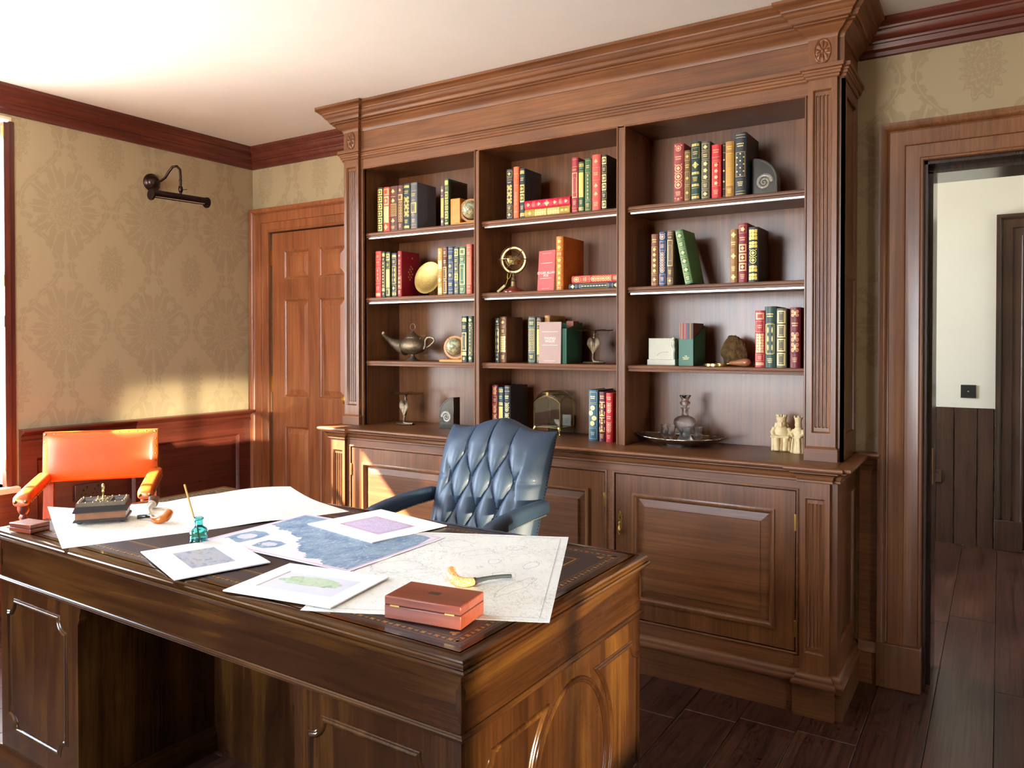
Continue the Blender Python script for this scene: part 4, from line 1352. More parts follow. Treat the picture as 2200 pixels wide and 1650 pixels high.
# ------------------------------------------------------------------ booklets and slipcases
def booklet(label, loc, w, h, th, col, lines, rz, lean, edge):
    t = thing('booklet', label, 'booklet', loc, rz)
    m = Matrix.Rotation(lean, 4, 'X')
    mk = lambda mb: MB().join(mb, m)
    cov = part('cover', mk(MB().box(-w / 2, w / 2, 0, 0.0015, 0, h)), plain('booklet_%d' % col[0], srgb(*col), 0.55, vary=0.03), t, 0)
    part('back_cover', mk(MB().box(-w / 2, w / 2, th - 0.001, th, 0, h)), plain('booklet_%d' % col[0], srgb(*col), 0.55), t, 0)
    part('pages', mk(MB().box(-w / 2 + 0.001, w / 2, 0.0015, th - 0.001, 0.001, h - 0.001)), edge, t, 0)
    q = MB()
    rot = Matrix.Rotation(R(90), 4, 'X')
    for kind, z, size, txt in lines:
        if kind == 'rule':
            q.box(-w * 0.36, w * 0.36, -0.0006, -0.0001, z * h - 0.0007, z * h + 0.0007)
        else:
            tm = text_mb(txt, size)
            q.join(tm, Matrix.Translation((0, -0.0004, z * h)) @ rot)
    part('lettering', mk(q), plain('print_white', srgb(240, 226, 210), 0.6), cov, 0)
    return t
bz = [('rule', 0.69, 0, ''), ('text', 0.61, 0.0075, 'SELECTED'), ('text', 0.565, 0.0070, 'AND INTRODUCED'), ('text', 0.525, 0.0070, 'STORIES'), ('text', 0.445, 0.0165, 'EDGAR ALLAN'), ('text', 0.375, 0.0165, 'POE'),
      ('rule', 0.31, 0, ''), ('text', 0.255, 0.005, 'EDITOR'), ('text', 0.93, 0.0045, 'NOTES FROM THE EDITORS'), ('text', 0.055, 0.0045, 'THE FRANKLIN LIBRARY')]
bz = [b for b in bz if b[3] not in ('SELECTED', 'AND INTRODUCED', 'STORIES', 'EDITOR')]
booklet('red booklet leaning against the tall orange leather book', (-1.770, 3.075, z2 + 0.0012), 0.100, 0.186, 0.007, (226, 74, 72), bz, R(-12), R(-4), plain('booklet_edge', srgb(226, 190, 130), 0.6))
bz2 = [('rule', 0.765, 0, ''), ('text', 0.605, 0.0155, 'THOMAS'), ('text', 0.535, 0.0155, 'WOLFE'), ('rule', 0.445, 0, ''), ('text', 0.685, 0.0062, 'NOTES FROM THE EDITORS') , ('text', 0.065, 0.0055, 'THE FRANKLIN LIBRARY')]
bz2 = [b for b in bz2 if b[3] != 'NOTES FROM THE EDITORS']
booklet('mauve grey booklet standing before the green slipcase', (-1.740, 3.062, z3 + 0.0009), 0.117, 0.190, 0.006, (170, 138, 126), bz2, R(-2), R(-1.5), plain('booklet_edge2', srgb(206, 184, 140), 0.6))

green_card = plain('green_card', srgb(30, 92, 68), 0.5, coat=0.1)
def slipcase(label, loc, w, d, hf, hb, rz=0.0, text=True):
    loc = (loc[0], loc[1], loc[2] + 0.0004)
    t = thing('slipcase', label, 'slipcase', loc, rz)
    th = 0.002
    for sx in (-1, 1):
        x0, x1 = sorted((sx * w / 2, sx * (w / 2 - th)))
        part('side_panel', MB().prism([(0, 0), (d, 0), (d, hb), (d * 0.98, hb), (0, hf)], x0, x1, 'x'), green_card, t, 0)
    fp = part('front_panel', MB().box(-w / 2, w / 2, 0, th, 0, hf), green_card, t, 0)
    part('back_panel', MB().box(-w / 2 + th, w / 2 - th, d - th, d, 0, hb), green_card, t, 0)
    part('base_panel', MB().box(-w / 2 + th, w / 2 - th, th, d - th, 0, th), green_card, t, 0)
    if text:
        q = MB()
        rot = Matrix.Rotation(R(90), 4, 'X')
        for k, (s, dz) in enumerate((('THE', 0.006), ('FRANKLIN', 0), ('LIBRARY', -0.006))):
            q.join(text_mb(s, 0.0062), Matrix.Translation((0, -0.0004, 0.034 + dz)) @ rot)
        part('lettering', q, pale_gold, fp, 0)
    return t
slipcase('dark green slipcase behind the mauve grey booklet', (-1.715, 3.075, z3), 0.115, 0.150, 0.160, 0.190, text=False)
slipcase('green slipcase full of thin booklets left of the brown stone', (-1.103, 3.085, z3), 0.066, 0.150, 0.111, 0.168)
random.seed(3)
cols = [(176, 118, 84), (120, 60, 60), (196, 150, 110), (70, 84, 96), (170, 40, 62), (150, 110, 80), (110, 116, 130), (200, 30, 66), (66, 84, 110), (90, 98, 110), (40, 44, 56), (176, 130, 60), (120, 100, 60), (60, 66, 66), (96, 54, 46)]
xx = -1.103 - 0.029
nm_ = ['leftmost', 'second', 'third', 'fourth', 'fifth', 'sixth', 'seventh', 'eighth', 'ninth', 'tenth', 'eleventh', 'twelfth', 'thirteenth', 'fourteenth', 'rightmost']
for i, c in enumerate(cols):
    th = 0.0037
    q = MB().box(xx, xx + th, 3.089, 3.220, z3 + 0.0028, z3 + 0.178)
    loc = (xx + th / 2, 3.15, z3 + 0.0028)
    o = link('thin_booklet', build('thin_booklet', q, plain('thin_%d_%d' % (c[0], c[1]), srgb(*c), 0.55), 0, loc), None, loc)
    tag(o, ('%s thin booklet in the green slipcase' % nm_[i]) + (' from the left' if 0 < i < 14 else ' by the stone' if i == 14 else ' by the white block'), 'booklet', 'thin booklets in the green slipcase')
    xx += th + 0.0002
# brown flap inside the rear slipcase
q = MB().box(-1.700, -1.664, 3.150, 3.205, z3 + 0.0028, z3 + 0.196)
o = link('brown_booklet', build('brown_booklet', q, leather((132, 66, 34)), 0, (-1.68, 3.18, z3 + 0.0028)), None, (-1.68, 3.18, z3 + 0.0028))
tag(o, 'rust brown booklet standing inside the dark green slipcase', 'booklet')
# ------------------------------------------------------------------ curios on the shelves
from mathutils import noise as mnoise
antique = plain('antique_brass', srgb(150, 128, 92), 0.38, 0.85, vary=0.25, vscale=90)
pewter = plain('aged_pewter', srgb(132, 116, 94), 0.42, 0.8, vary=0.35, vscale=80, bmp=0.4, bscale=220)
polished = plain('polished_brass', srgb(206, 178, 112), 0.25, 0.95)
silver = plain('tarnished_silver', srgb(176, 172, 166), 0.22, 1.0, vary=0.12, vscale=40)
honey = plain('honey_wood', srgb(206, 138, 52), 0.4, coat=0.3, vary=0.12, vscale=25)
ivory = plain('carved_ivory', srgb(224, 200, 150), 0.55, vary=0.12, vscale=60)
marble = plain('black_marble', srgb(26, 25, 26), 0.15, coat=0.4, vary=0.5, vscale=35)
E_ = 0.0004

# oil lamp
t = thing('oil_lamp', 'aged brass oil lamp with long spout and ring topped lid', 'lamp', (-2.619, 3.150, z3 + E_))
body = MB().lathe([(0.042, 0), (0.040, 0.003), (0.028, 0.008), (0.016, 0.016), (0.010, 0.026), (0.011, 0.033), (0.018, 0.037)], 28)
part('foot', body, pewter, t)
bd = MB().lathe([(0.006, 0.034), (0.030, 0.037), (0.055, 0.046), (0.072, 0.060), (0.078, 0.076), (0.074, 0.092), (0.062, 0.106), (0.050, 0.114), (0.047, 0.118), (0.006, 0.119)], 36, (0, 0, 0), True, 1.0, 0.80)
part('body', bd, pewter, t, 60)
pts, rad = [], []
for i in range(13):
    k = i / 12
    pts.append((-0.045 - 0.160 * k, 0, 0.070 + 0.020 * k + 0.048 * k * k))
    rad.append(0.036 * (1 - k) ** 1.15 + 0.0085)
sp = part('spout', MB().tube(pts, rad, 16, up=(0, 1, 0)), pewter, t, 60)
part('wick', MB().ball((-0.206, 0, 0.146), 0.0085, 10, 6, 1, 1, 1.2), plain('wick', srgb(206, 178, 160), 0.8, bmp=0.5, bscale=400), sp)
ld = part('lid', MB().lathe([(0.047, 0.118), (0.045, 0.124), (0.034, 0.132), (0.020, 0.142), (0.009, 0.152), (0.004, 0.158), (0.002, 0.162)], 28, sy=0.9), pewter, t, 60)
part('lid_ring', MB().tube([(0.017 * math.cos(a), 0, 0.178 + 0.017 * math.sin(a)) for a in [2 * math.pi * i / 20 for i in range(20)]], 0.0016, 8, True, up=(0, 1, 0)), pewter, ld)
hp = [(0.072, 0, 0.062), (0.082, 0, 0.085), (0.084, 0, 0.110), (0.098, 0, 0.122), (0.118, 0, 0.124), (0.138, 0, 0.117), (0.143, 0, 0.106), (0.132, 0, 0.093), (0.112, 0, 0.080), (0.092, 0, 0.070)]
part('handle', MB().tube(hp, [0.008, 0.006, 0.006, 0.006, 0.0055, 0.006, 0.0055, 0.005, 0.0045, 0.003], 10, flat=0.55, up=(0, 1, 0)), pewter, t, 60)
part('thumb_lever', MB().tube([(0.045, 0, 0.108), (0.054, 0, 0.124), (0.052, 0, 0.130), (0.085, 0, 0.134)], [0.003, 0.003, 0.002, 0.001], 8), pewter, t)

# globe bookends
def globe_mat():
    m, tt, b = newmat('antique_globe')
    v = coords(tt)
    f = noise(tt, v, 22, 4, 0.6)
    c = ramp(tt, f, [(0.42, srgb(206, 196, 150)), (0.50, srgb(150, 130, 86)), (0.52, srgb(120, 156, 150)), (0.62, srgb(214, 206, 164))])
    f2 = noise(tt, v, 160, 2)
    tt.links.new(mixc(tt, 1.0, c, ramp(tt, f2, [(0.40, (0.45, 0.4, 0.35, 1)), (0.46, (1, 1, 1, 1))]), 'MULTIPLY'), b.inputs['Base Color'])
    b.inputs['Roughness'].default_value = 0.3
    b.inputs['Coat Weight'].default_value = 0.4
    return m
gm = globe_mat()
ringm = plain('globe_ring', srgb(214, 150, 96), 0.4, vary=0.3, vscale=160)
def globe_bookend(label, loc, side, block, rz):
    t = thing('globe_bookend', label, 'bookend', loc, 0)
    part('base', MB().cbox(-0.070, 0.075, -0.035, 0.045, 0, 0.012, 0.004), honey, t)
    if block:
        part('upright', MB().cbox(-0.0995 + 0.0, -0.042, -0.030, 0.045, 0.0, 0.134, 0.003), honey, t)
    else:
        part('upright', MB().box(0.058, 0.066, -0.025, 0.045, 0.012, 0.125), honey, t, bev=0.002)
    cx = 0.002 if block else 0.0
    gl = MB().ball((0, 0, 0), 0.0445, 32, 20)
    o = part('globe', gl, gm, t, 60)
    o.location = (cx, 0, 0.076)
    q = MB()
    vs = []
    n = 40
    for r in (0.0585, 0.0475):
        for y in (-0.003, 0.003):
            vs += [(r * math.cos(2 * math.pi * i / n), y, r * math.sin(2 * math.pi * i / n)) for i in range(n)]
    fs = []
    for a, b in ((0, n), (n, 3 * n), (3 * n, 2 * n), (2 * n, 0)):
        fs += [(a + i, a + (i + 1) % n, b + (i + 1) % n, b + i) for i in range(n)]
    q.add(vs, fs)
    m = part('meridian_ring', q, ringm, t)
    m.location = (cx, 0.006, 0.0715)
    m.rotation_euler = (0, 0, rz)
    ax = Matrix.Rotation(R(-24), 4, 'Y')
    part('axis_pin', MB().join(MB().lathe([(0.0016, 0.052), (0.0016, -0.052)], 8), Matrix.Translation((cx, 0, 0.076)) @ Matrix.Rotation(rz, 4, 'Z') @ Matrix.Rotation(R(-35), 4, 'Y')), polished, t)
globe_bookend('small globe on a honey wood bookend beside the dark green books', (-2.3195, 3.115, z3 + E_), 1, False, R(25))
globe_bookend('small globe on a honey wood bookend with thick upright on the top shelf', (-2.214, 3.105, z1 + E_), -1, True, R(25))

# brass plate on a wire stand
t = thing('brass_plate', 'round engraved brass plate on a black wire stand', 'plate', (-2.508, 3.130, z2 + E_))
tilt = Matrix.Translation((0, -0.006, 0.012)) @ Matrix.Rotation(R(-14), 4, 'X') @ Matrix.Translation((0, 0, 0.087)) @ Matrix.Rotation(R(90), 4, 'X')
pl = MB().lathe([(0.001, 0.0), (0.060, 0.0), (0.066, 0.004), (0.085, 0.0065), (0.0865, 0.0078), (0.0855, 0.009), (0.066, 0.0065), (0.060, 0.0025), (0.001, 0.0025)], 48)
m, tt, b_ = newmat('engraved_brass')
v_ = coords(tt)
b_.inputs['Base Color'].default_value = srgb(196, 172, 104)
b_.inputs['Metallic'].default_value = 0.9
b_.inputs['Roughness'].default_value = 0.32
bump(tt, b_, noise(tt, v_, 160, 4, 0.7), 0.5, 0.003)
o = part('plate', MB().join(pl, tilt), m, t, 40)
st = MB()
for sx in (-0.028, 0.028):
    st.tube([(sx, -0.016, 0.020), (sx, -0.022, 0.010), (sx, -0.012, 0.0025), (sx, 0.045, 0.0025), (sx * 0.6, 0.022, 0.090)], 0.0017, 6)
st.tube([(-0.028, 0.030, 0.0025), (0.028, 0.030, 0.0025)], 0.0017, 6)
part('wire_stand', st, plain('black_wire', srgb(24, 22, 22), 0.4, 0.6), t)

# cobra candlesticks
def cobra(label, loc, rz, s=1.0):
    t = thing('cobra_candlestick', label, 'candlestick', loc, rz, 'pair of cobra candlesticks')
    coil = []
    for i in range(30):
        a = 2 * math.pi * i / 24 - 0.3
        k = i / 29
        coil.append((0.054 * math.cos(a) * (1 - 0.12 * k), 0.030 * math.sin(a) * (1 - 0.1 * k), 0.0055))
    part('coiled_tail', MB().tube(coil, [0.002 + 0.0055 * min(1, i / 8) for i in range(30)], 8, flat=0.7), pewter, t, 60)
    st = [(0.052, -0.010, 0.0085), (0.034, -0.020, 0.0088), (0.010, -0.022, 0.0105), (-0.001, -0.012, 0.022), (-0.003, -0.004, 0.045), (-0.001, 0, 0.070), (0, 0, 0.100), (0, 0, 0.120)]
    part('body', MB().tube(st, [0.007, 0.007, 0.0075, 0.0075, 0.007, 0.0085, 0.008, 0.006], 12), pewter, t, 60)
    def hood(u, v):
        a = 2 * math.pi * u
        x = 0.0315 * math.sin(a)
        zz = 0.044 * math.cos(a)
        if zz > 0:
            zz *= 0.55 + 0.55 * abs(math.sin(a)) ** 0.7
            x *= 1.0
        else:
            x *= (1 + zz / 0.044 * 0.75)
        rr = v
        return (x * rr, -0.004 - 0.010 * (rr ** 2) + 0.0055 * math.exp(-(x * rr / 0.006) ** 2) * -1, 0.092 + zz * rr)
    h = MB().grid(hood, 40, 10, True)
    n = len(h.v)
    h.add([p + Vector((0, 0.0025, 0)) for p in h.v], [tuple(reversed(f)) for f in h.f])
    part('hood', h, pewter, t, 60)
    part('neck', MB().lathe([(0.0065, 0.108), (0.0060, 0.120), (0.0085, 0.124), (0.0085, 0.128), (0.0060, 0.131), (0.0060, 0.146), (0.011, 0.152), (0.012, 0.156)], 16), pewter, t, 50)
    def dish(u, v):
        a = 2 * math.pi * u
        r = v * (0.094 + 0.006 * math.cos(7 * a))
        return (r * math.cos(a), r * 0.8 * math.sin(a), 0.158 + 0.004 * v * v + 0.0022 * v * math.sin(7 * a + 1))
    d = MB().grid(dish, 56, 6, True)
    d.add([p - Vector((0, 0, 0.0022)) for p in d.v], [tuple(reversed(f)) for f in d.f])
    part('dish', d, antique, t, 60)
    for o in t.children:
        o.data.transform(Matrix.Diagonal((s, s, s, 1)))
cobra('cobra candlestick on the worktop beside the ammonite bookend', (-2.668, 3.150, z4 + E_), 0, 1.04)
cobra('cobra candlestick on the shelf right of the mauve grey booklet', (-1.562, 3.160, z3 + E_), R(4), 0.95)

# ammonite bookends
def spiral(mb, cx, cz, y, r0, turns=2.4, flip=1):
    pts, rad = [], []
    n = 90
    for i in range(n + 1):
        k = i / n
        a = turns * 2 * math.pi * k
        r = r0 * (0.05 + 0.95 * k ** 1.25) * 0.78
        pts.append((cx + flip * r * math.cos(a + 0.6), y, cz + r * math.sin(a + 0.6)))
        rad.append(r0 * (0.04 + 0.20 * k ** 1.2) * (1 + 0.06 * math.sin(a * 14)))
    mb.tube(pts, rad, 10, up=(0, 1, 0), flat=0.6)
fossil = plain('fossil_grey', srgb(150, 146, 134), 0.3, coat=0.3, vary=0.35, vscale=140)
def ammonite(label, loc, w, h, d, flip, rz=0):
    t = thing('ammonite_bookend', label, 'bookend', loc, rz, 'pair of ammonite bookends')
    poly = []
    for i in range(15):
        a = math.pi / 2 * i / 14
        poly.append((flip * (w / 2 - w * math.sin(a) * 1.0), h * 0.42 + h * 0.58 * math.cos(a)))
    # flat side on +flip, curve on -flip
    poly = [(flip * w / 2, 0)] + [(flip * w / 2, h)] + poly[1:] + [(-flip * w / 2, 0)]
    part('block', MB().prism(poly, 0, d, 'y'), marble, t, 30, bev=0.0015)
    q = MB()
    spiral(q, flip * w * 0.02, h * 0.36, 0.0, w * 0.40, flip=flip)
    part('ammonite', q, fossil, t, 60)
    q = MB()
    pts = [(flip * (w / 2 - w * math.sin(math.pi / 2 * i / 12) * 0.93 - 0.001), -0.0005, h * 0.42 + h * 0.53 * math.cos(math.pi / 2 * i / 12)) for i in range(3, 13)] + [(-flip * w * 0.43, -0.0005, h * 0.1)]
    part('quartz_vein', MB().tube(pts, 0.0022, 6, flat=0.6), fossil, t, 60)
ammonite('black quarter round ammonite bookend on the worktop behind the chair', (-2.364, 3.105, z4 + E_), 0.092, 0.160, 0.055, 1)
ammonite('black ammonite bookend propping the navy book on the top right shelf', (-0.795, 3.120, z1 + E_), 0.100, 0.156, 0.055, -1)

# armillary sphere
t = thing('armillary_sphere', 'brass armillary sphere on a red wooden foot with a paper tag', 'armillary', (-1.974, 3.125, z2 + E_))
part('foot', MB().lathe([(0.055, 0), (0.055, 0.006), (0.050, 0.010), (0.048, 0.013), (0.036, 0.018), (0.030, 0.020), (0.028, 0.023)], 32), plain('red_wood', srgb(128, 48, 34), 0.3, coat=0.4), t, 40)
part('column', MB().lathe([(0.026, 0.023), (0.024, 0.027), (0.016, 0.031), (0.014, 0.040), (0.013, 0.054), (0.016, 0.057), (0.013, 0.060), (0.010, 0.070), (0.012, 0.074), (0.008, 0.078), (0.005, 0.098)], 24), antique, t, 40)
def band(r, wd, th, m):
    q = MB()
    n = 48
    vs = []
    for rr, z in ((r, -wd), (r, wd), (r - th, wd), (r - th, -wd)):
        vs += [(rr * math.cos(2 * math.pi * i / n), rr * math.sin(2 * math.pi * i / n), z) for i in range(n)]
    fs = []
    for k in range(4):
        a, b = k * n, ((k + 1) % 4) * n
        fs += [(a + i, a + (i + 1) % n, b + (i + 1) % n, b + i) for i in range(n)]
    q.add(vs, fs)
    return MB().join(q, m)
C_ = Matrix.Translation((0, 0, 0.158))
part('meridian_ring', band(0.063, 0.0015, 0.009, C_ @ Matrix.Rotation(R(12), 4, 'Z') @ Matrix.Rotation(R(90), 4, 'X')), antique, t, 40)
part('cradle_ring', band(0.069, 0.004, 0.0018, C_ @ Matrix.Rotation(R(60), 4, 'Z') @ Matrix.Rotation(R(90), 4, 'X')), antique, t, 40)
part('horizon_ring', band(0.072, 0.0010, 0.011, C_), antique, t, 40)
part('ecliptic_band', band(0.044, 0.011, 0.0015, C_ @ Matrix.Rotation(R(15), 4, 'Y') @ Matrix.Rotation(R(14), 4, 'X')), polished, t, 40)
part('tropic_ring', band(0.051, 0.003, 0.0015, C_ @ Matrix.Rotation(R(-40), 4, 'Y') @ Matrix.Rotation(R(30), 4, 'X')), antique, t, 40)
part('tropic_ring', band(0.050, 0.003, 0.0015, C_ @ Matrix.Rotation(R(70), 4, 'Y') @ Matrix.Rotation(R(20), 4, 'X')), antique, t, 40)
part('axis', MB().tube([(-0.045, 0.0, 0.115), (0.045, 0.0, 0.201)], 0.0016, 6), antique, t)
strm = plain('yellow_string', srgb(206, 182, 72), 0.7)
tg = part('tag_string', MB().tube([(-0.006, -0.012, 0.098), (-0.012, -0.016, 0.072), (-0.022, -0.018, 0.066), (-0.028, -0.016, 0.080), (-0.026, -0.012, 0.096), (-0.022, -0.018, 0.066), (-0.026, -0.022, 0.048), (-0.032, -0.024, 0.036)], 0.0014, 6), strm, t, 60)
tm_ = Matrix.Translation((-0.053, -0.026, 0.0215)) @ Matrix.Rotation(R(-35), 4, 'Y')
part('paper_tag', MB().join(MB().lathe([(0.0065, -0.026), (0.0065, 0.026)], 10, sy=0.8), tm_ @ Matrix.Rotation(R(90), 4, 'Y')), plain('tag_paper', srgb(206, 196, 140), 0.6), tg)

# glass casket
t = thing('glass_casket', 'brass edged glass casket on worktop with a white card inside', 'box', (-1.802, 3.215, z4 + E_))
hw_, hd_ = 0.069, 0.069
zb, zs, za, zt_ = 0.036, 0.152, 0.182, 0.199
arc = [(-hw_, zs)] + [(-hw_ + 2 * hw_ * i / 10, zs + (za - zs) * math.sin(math.pi * i / 10) ** 0.8) for i in range(1, 10)] + [(hw_, zs)]
face = [(-hw_, zb)] + arc + [(hw_, zb)]
pg = pane_glass('casket_glass', (0.93, 0.95, 0.93, 1), 0.16)
def onside(k, mb):
    return MB().join(mb, Matrix.Rotation(R(90 * k), 4, 'Z'))
for k in range(4):
    part('glass_panel', onside(k, MB().prism(face, -hd_ - 0.0006, -hd_ + 0.0012, 'y')), pg, t, 0)
    part('brass_edge', onside(k, MB().tube([(x, -hd_ - 0.001, z) for x, z in face], 0.0022, 6, True)), polished, t)
part('glass_floor', MB().box(-hw_, hw_, -hd_, hd_, zb - 0.001, zb + 0.001), pg, t, 0)
# curved shoulders up to the lid
def shoulder(u, v):
    a = 2 * math.pi * u
    c, s = math.cos(a), math.sin(a)
    m_ = max(abs(c), abs(s))
    px_, py_ = hw_ * c / m_, hw_ * s / m_
    k = min(abs(c), abs(s)) / m_
    zz = zs + (za - zs) * (math.cos(k * math.pi / 2) ** 0.8 if k < 1 else 0)
    lx, ly = 0.058 * c, 0.058 * s
    q = 1 - (1 - v) ** 2
    return (px_ + (lx - px_) * v, py_ + (ly - py_) * v, zz + (zt_ - zz) * q)
part('glass_shoulder', MB().grid(shoulder, 48, 6, True), pg, t, 60)
ldd = part('lid_rim', MB().lathe([(0.058, 0.194), (0.063, 0.196), (0.064, 0.200), (0.060, 0.204), (0.052, 0.205), (0.050, 0.202), (0.054, 0.198)], 40), polished, t, 40)
part('lid_glass', MB().lathe([(0.001, 0.201), (0.052, 0.201), (0.052, 0.203), (0.001, 0.203)], 40), pg, ldd)
part('clasp', MB().box(-0.006, 0.006, -0.067, -0.061, 0.186, 0.203), polished, ldd, bev=0.0015)
for sx in (-1, 1):
    for sy in (-1, 1):
        part('foot', MB().tube([(sx * 0.064, sy * 0.064, 0.036), (sx * 0.070, sy * 0.070, 0.024), (sx * 0.066, sy * 0.066, 0.010), (sx * 0.070, sy * 0.070, 0.0015)], [0.010, 0.0075, 0.0035, 0.0028], 8), polished, t, 60)
card = thing('white_card', 'folded white card lying inside the glass casket', 'card', (-1.815, 3.185, z4 + 0.0380))
cm = plain('white_card', srgb(232, 232, 226), 0.7)
part('lower_leaf', MB().box(-0.045, 0.035, -0.030, 0.030, 0, 0.001), cm, card, 0, rot=(0, 0, 0))
card2 = thing('place_card', 'small white card standing in the glass casket', 'card', (-1.758, 3.262, z4 + 0.0380))
part('leaf', MB().box(-0.022, 0.022, 0, 0.001, 0, 0.052), cm, card2, 0)
cl = MB()
for k in range(3):
    cl.box(-0.010, 0.018 - 0.004 * k, -0.0006, -0.0001, 0.030 - 0.008 * k, 0.0312 - 0.008 * k)
part('print', cl, plain('grey_ink', srgb(120, 120, 118), 0.7), card2, 0)

# white plaster bookend
t = thing('plaster_block', 'white plaster block with a small figure at its corner', 'sculpture', (-1.228, 3.130, z3 + E_))
wp = plain('white_stone', srgb(226, 224, 206), 0.65, vary=0.03, vscale=40, bmp=0.2, bscale=120)
part('plinth', MB().box(-0.063, 0.063, -0.005, 0.075, 0, 0.024), wp, t, bev=0.002)
part('block', MB().box(-0.058, 0.048, 0, 0.068, 0.024, 0.115), wp, t, bev=0.0015)
fg = MB().tube([(0.052, 0.004, 0.024), (0.052, 0.002, 0.050), (0.055, 0.000, 0.066), (0.051, 0.002, 0.082), (0.053, 0.002, 0.098), (0.053, 0.002, 0.106)], [0.0085, 0.0080, 0.0095, 0.0085, 0.0090, 0.005], 12)
fg.ball((0.053, 0.002, 0.113), 0.0075, 12, 8)
fg.tube([(0.048, -0.004, 0.098), (0.045, -0.007, 0.085), (0.052, -0.008, 0.076)], 0.0028, 8)
part('figure', fg, wp, t, 60)
part('relief', MB().tube([(-0.020, -0.0005, 0.040), (-0.012, -0.0005, 0.050), (0.000, -0.0005, 0.056), (0.030, -0.0005, 0.057)], 0.0016, 6), wp, t, 60)

# brown stone
t = MB()
def rk(u, v):
    a = 2 * math.pi * u
    b = math.pi * v
    p = Vector((math.sin(b) * math.cos(a), math.sin(b) * math.sin(a), -math.cos(b)))
    n = 1 + 0.22 * mnoise.noise(p * 1.7 + Vector((3, 1, 2))) + 0.10 * mnoise.noise(p * 4.5) + 0.035 * mnoise.noise(p * 14)
    z = p.z * 0.072 * n
    taper = 1 - 0.28 * max(0, p.z)
    return (p.x * 0.050 * n * taper, p.y * 0.034 * n * taper, max(z, -0.060))
t.grid(rk, 72, 48, True)
lo = min(p.z for p in t.v)
for p in t.v:
    p.z -= lo
rm, tt, b_ = newmat('rough_brown_stone')
v_ = coords(tt)
f_ = noise(tt, v_, 40, 6, 0.7)
tt.links.new(ramp(tt, f_, [(0.3, srgb(58, 42, 22)), (0.5, srgb(104, 80, 44)), (0.7, srgb(132, 106, 62))]), b_.inputs['Base Color'])
b_.inputs['Roughness'].default_value = 0.9
bump(tt, b_, noise(tt, v_, 260, 4, 0.7), 0.9, 0.004)
o = link('brown_stone', build('brown_stone', t, rm, 80), None, (-0.938, 3.205, z3 + E_))
tag(o, 'rough brown stone propped behind the magnifying glass', 'stone')

# magnifying glass
t = thing('magnifying_glass', 'brass magnifying glass with wooden handle lying before the brown stone', 'magnifier', (-0.985, 3.112, z3 + 0.0012), R(-4))
part('rim', MB().lathe([(0.046, 0.001), (0.048, 0.0), (0.048, 0.0095), (0.046, 0.0105), (0.0445, 0.0095), (0.0445, 0.001)], 44, cap=False), polished, t, 40)
q = MB()
q.lathe([(0.001, 0.003), (0.043, 0.0045), (0.0445, 0.005), (0.0445, 0.006), (0.043, 0.0065), (0.001, 0.008)], 40)
part('lens', q, pane_glass('lens_glass', (0.95, 0.97, 0.96, 1), 0.15), t, 60)
hnd = Matrix.Translation((0.046, 0, 0.009)) @ Matrix.Rotation(R(84), 4, 'Y')
part('ferrule', MB().join(MB().lathe([(0.0035, 0), (0.0035, 0.012), (0.0060, 0.013), (0.0070, 0.016)], 14), hnd), polished, t, 40)
part('handle', MB().join(MB().lathe([(0.0075, 0.013), (0.0085, 0.022), (0.0100, 0.038), (0.0135, 0.055), (0.0165, 0.070), (0.0165, 0.082), (0.0125, 0.093), (0.005, 0.098), (0.001, 0.099)], 22), Matrix.Translation((0.046, 0, 0.0118)) @ Matrix.Rotation(R(87), 4, 'Y')), plain('handle_wood', srgb(156, 98, 66), 0.3, coat=0.4, vary=0.12, vscale=60), t, 60)

# silver tray, decanter, glasses
t = thing('silver_tray', 'oval silver tray with upturned scalloped ends on the worktop', 'tray', (-1.145, 3.135, z4 + E_))
def tray(u, v):
    a = 2 * math.pi * u
    c, s = math.cos(a), math.sin(a)
    ax_, by_ = 0.192, 0.112
    rim = 1 + 0.012 * math.cos(30 * a) * (v > 0.9)
    r = v
    z = 0.010 + 0.024 * max(0, (r - 0.45) / 0.55) ** 1.6 + 0.012 * max(0, r - 0.3) * abs(c) ** 2
    if r > 0.95:
        z += 0.0015
    return (ax_ * r * c * rim, by_ * r * s * rim, z)
q = MB().grid(tray, 120, 16, True)
q2 = [p - Vector((0, 0, 0.0022)) for p in q.v]
n = len(q.v)
fs = [tuple(reversed(f)) for f in q.f]
q.add(q2, fs)
q.add([], [])
e0 = 15 * 120
q.f += [(e0 + i, e0 + (i + 1) % 120, n + e0 + (i + 1) % 120, n + e0 + i) for i in range(120)]
part('dish', q, silver, t, 60)
part('foot_ring', MB().lathe([(0.070, 0), (0.076, 0.0), (0.080, 0.0075), (0.077, 0.0075), (0.070, 0.002)], 48, cap=False, sy=0.62), silver, t, 60)
part('beaded_rim', MB().tube([(0.192 * math.cos(2 * math.pi * i / 96) * (1 + 0.012 * math.cos(30 * 2 * math.pi * i / 96)), 0.112 * math.sin(2 * math.pi * i / 96) * (1 + 0.012 * math.cos(30 * 2 * math.pi * i / 96)), 0.0355 + 0.0084 * math.cos(2 * math.pi * i / 96) ** 2) for i in range(96)], [0.0022 + 0.0010 * (i % 2) for i in range(96)], 6, True), silver, t, 60)
cg = glassy('cut_glass', (0.98, 0.98, 0.97, 1), 0.06, 1.45)
frost = glassy('frosted_cut_glass', (0.97, 0.97, 0.96, 1), 0.28, 1.35)
t = thing('decanter', 'cut glass thistle decanter with flared stopper on the silver tray', 'decanter', (-1.129, 3.150, z4 + 0.0118))
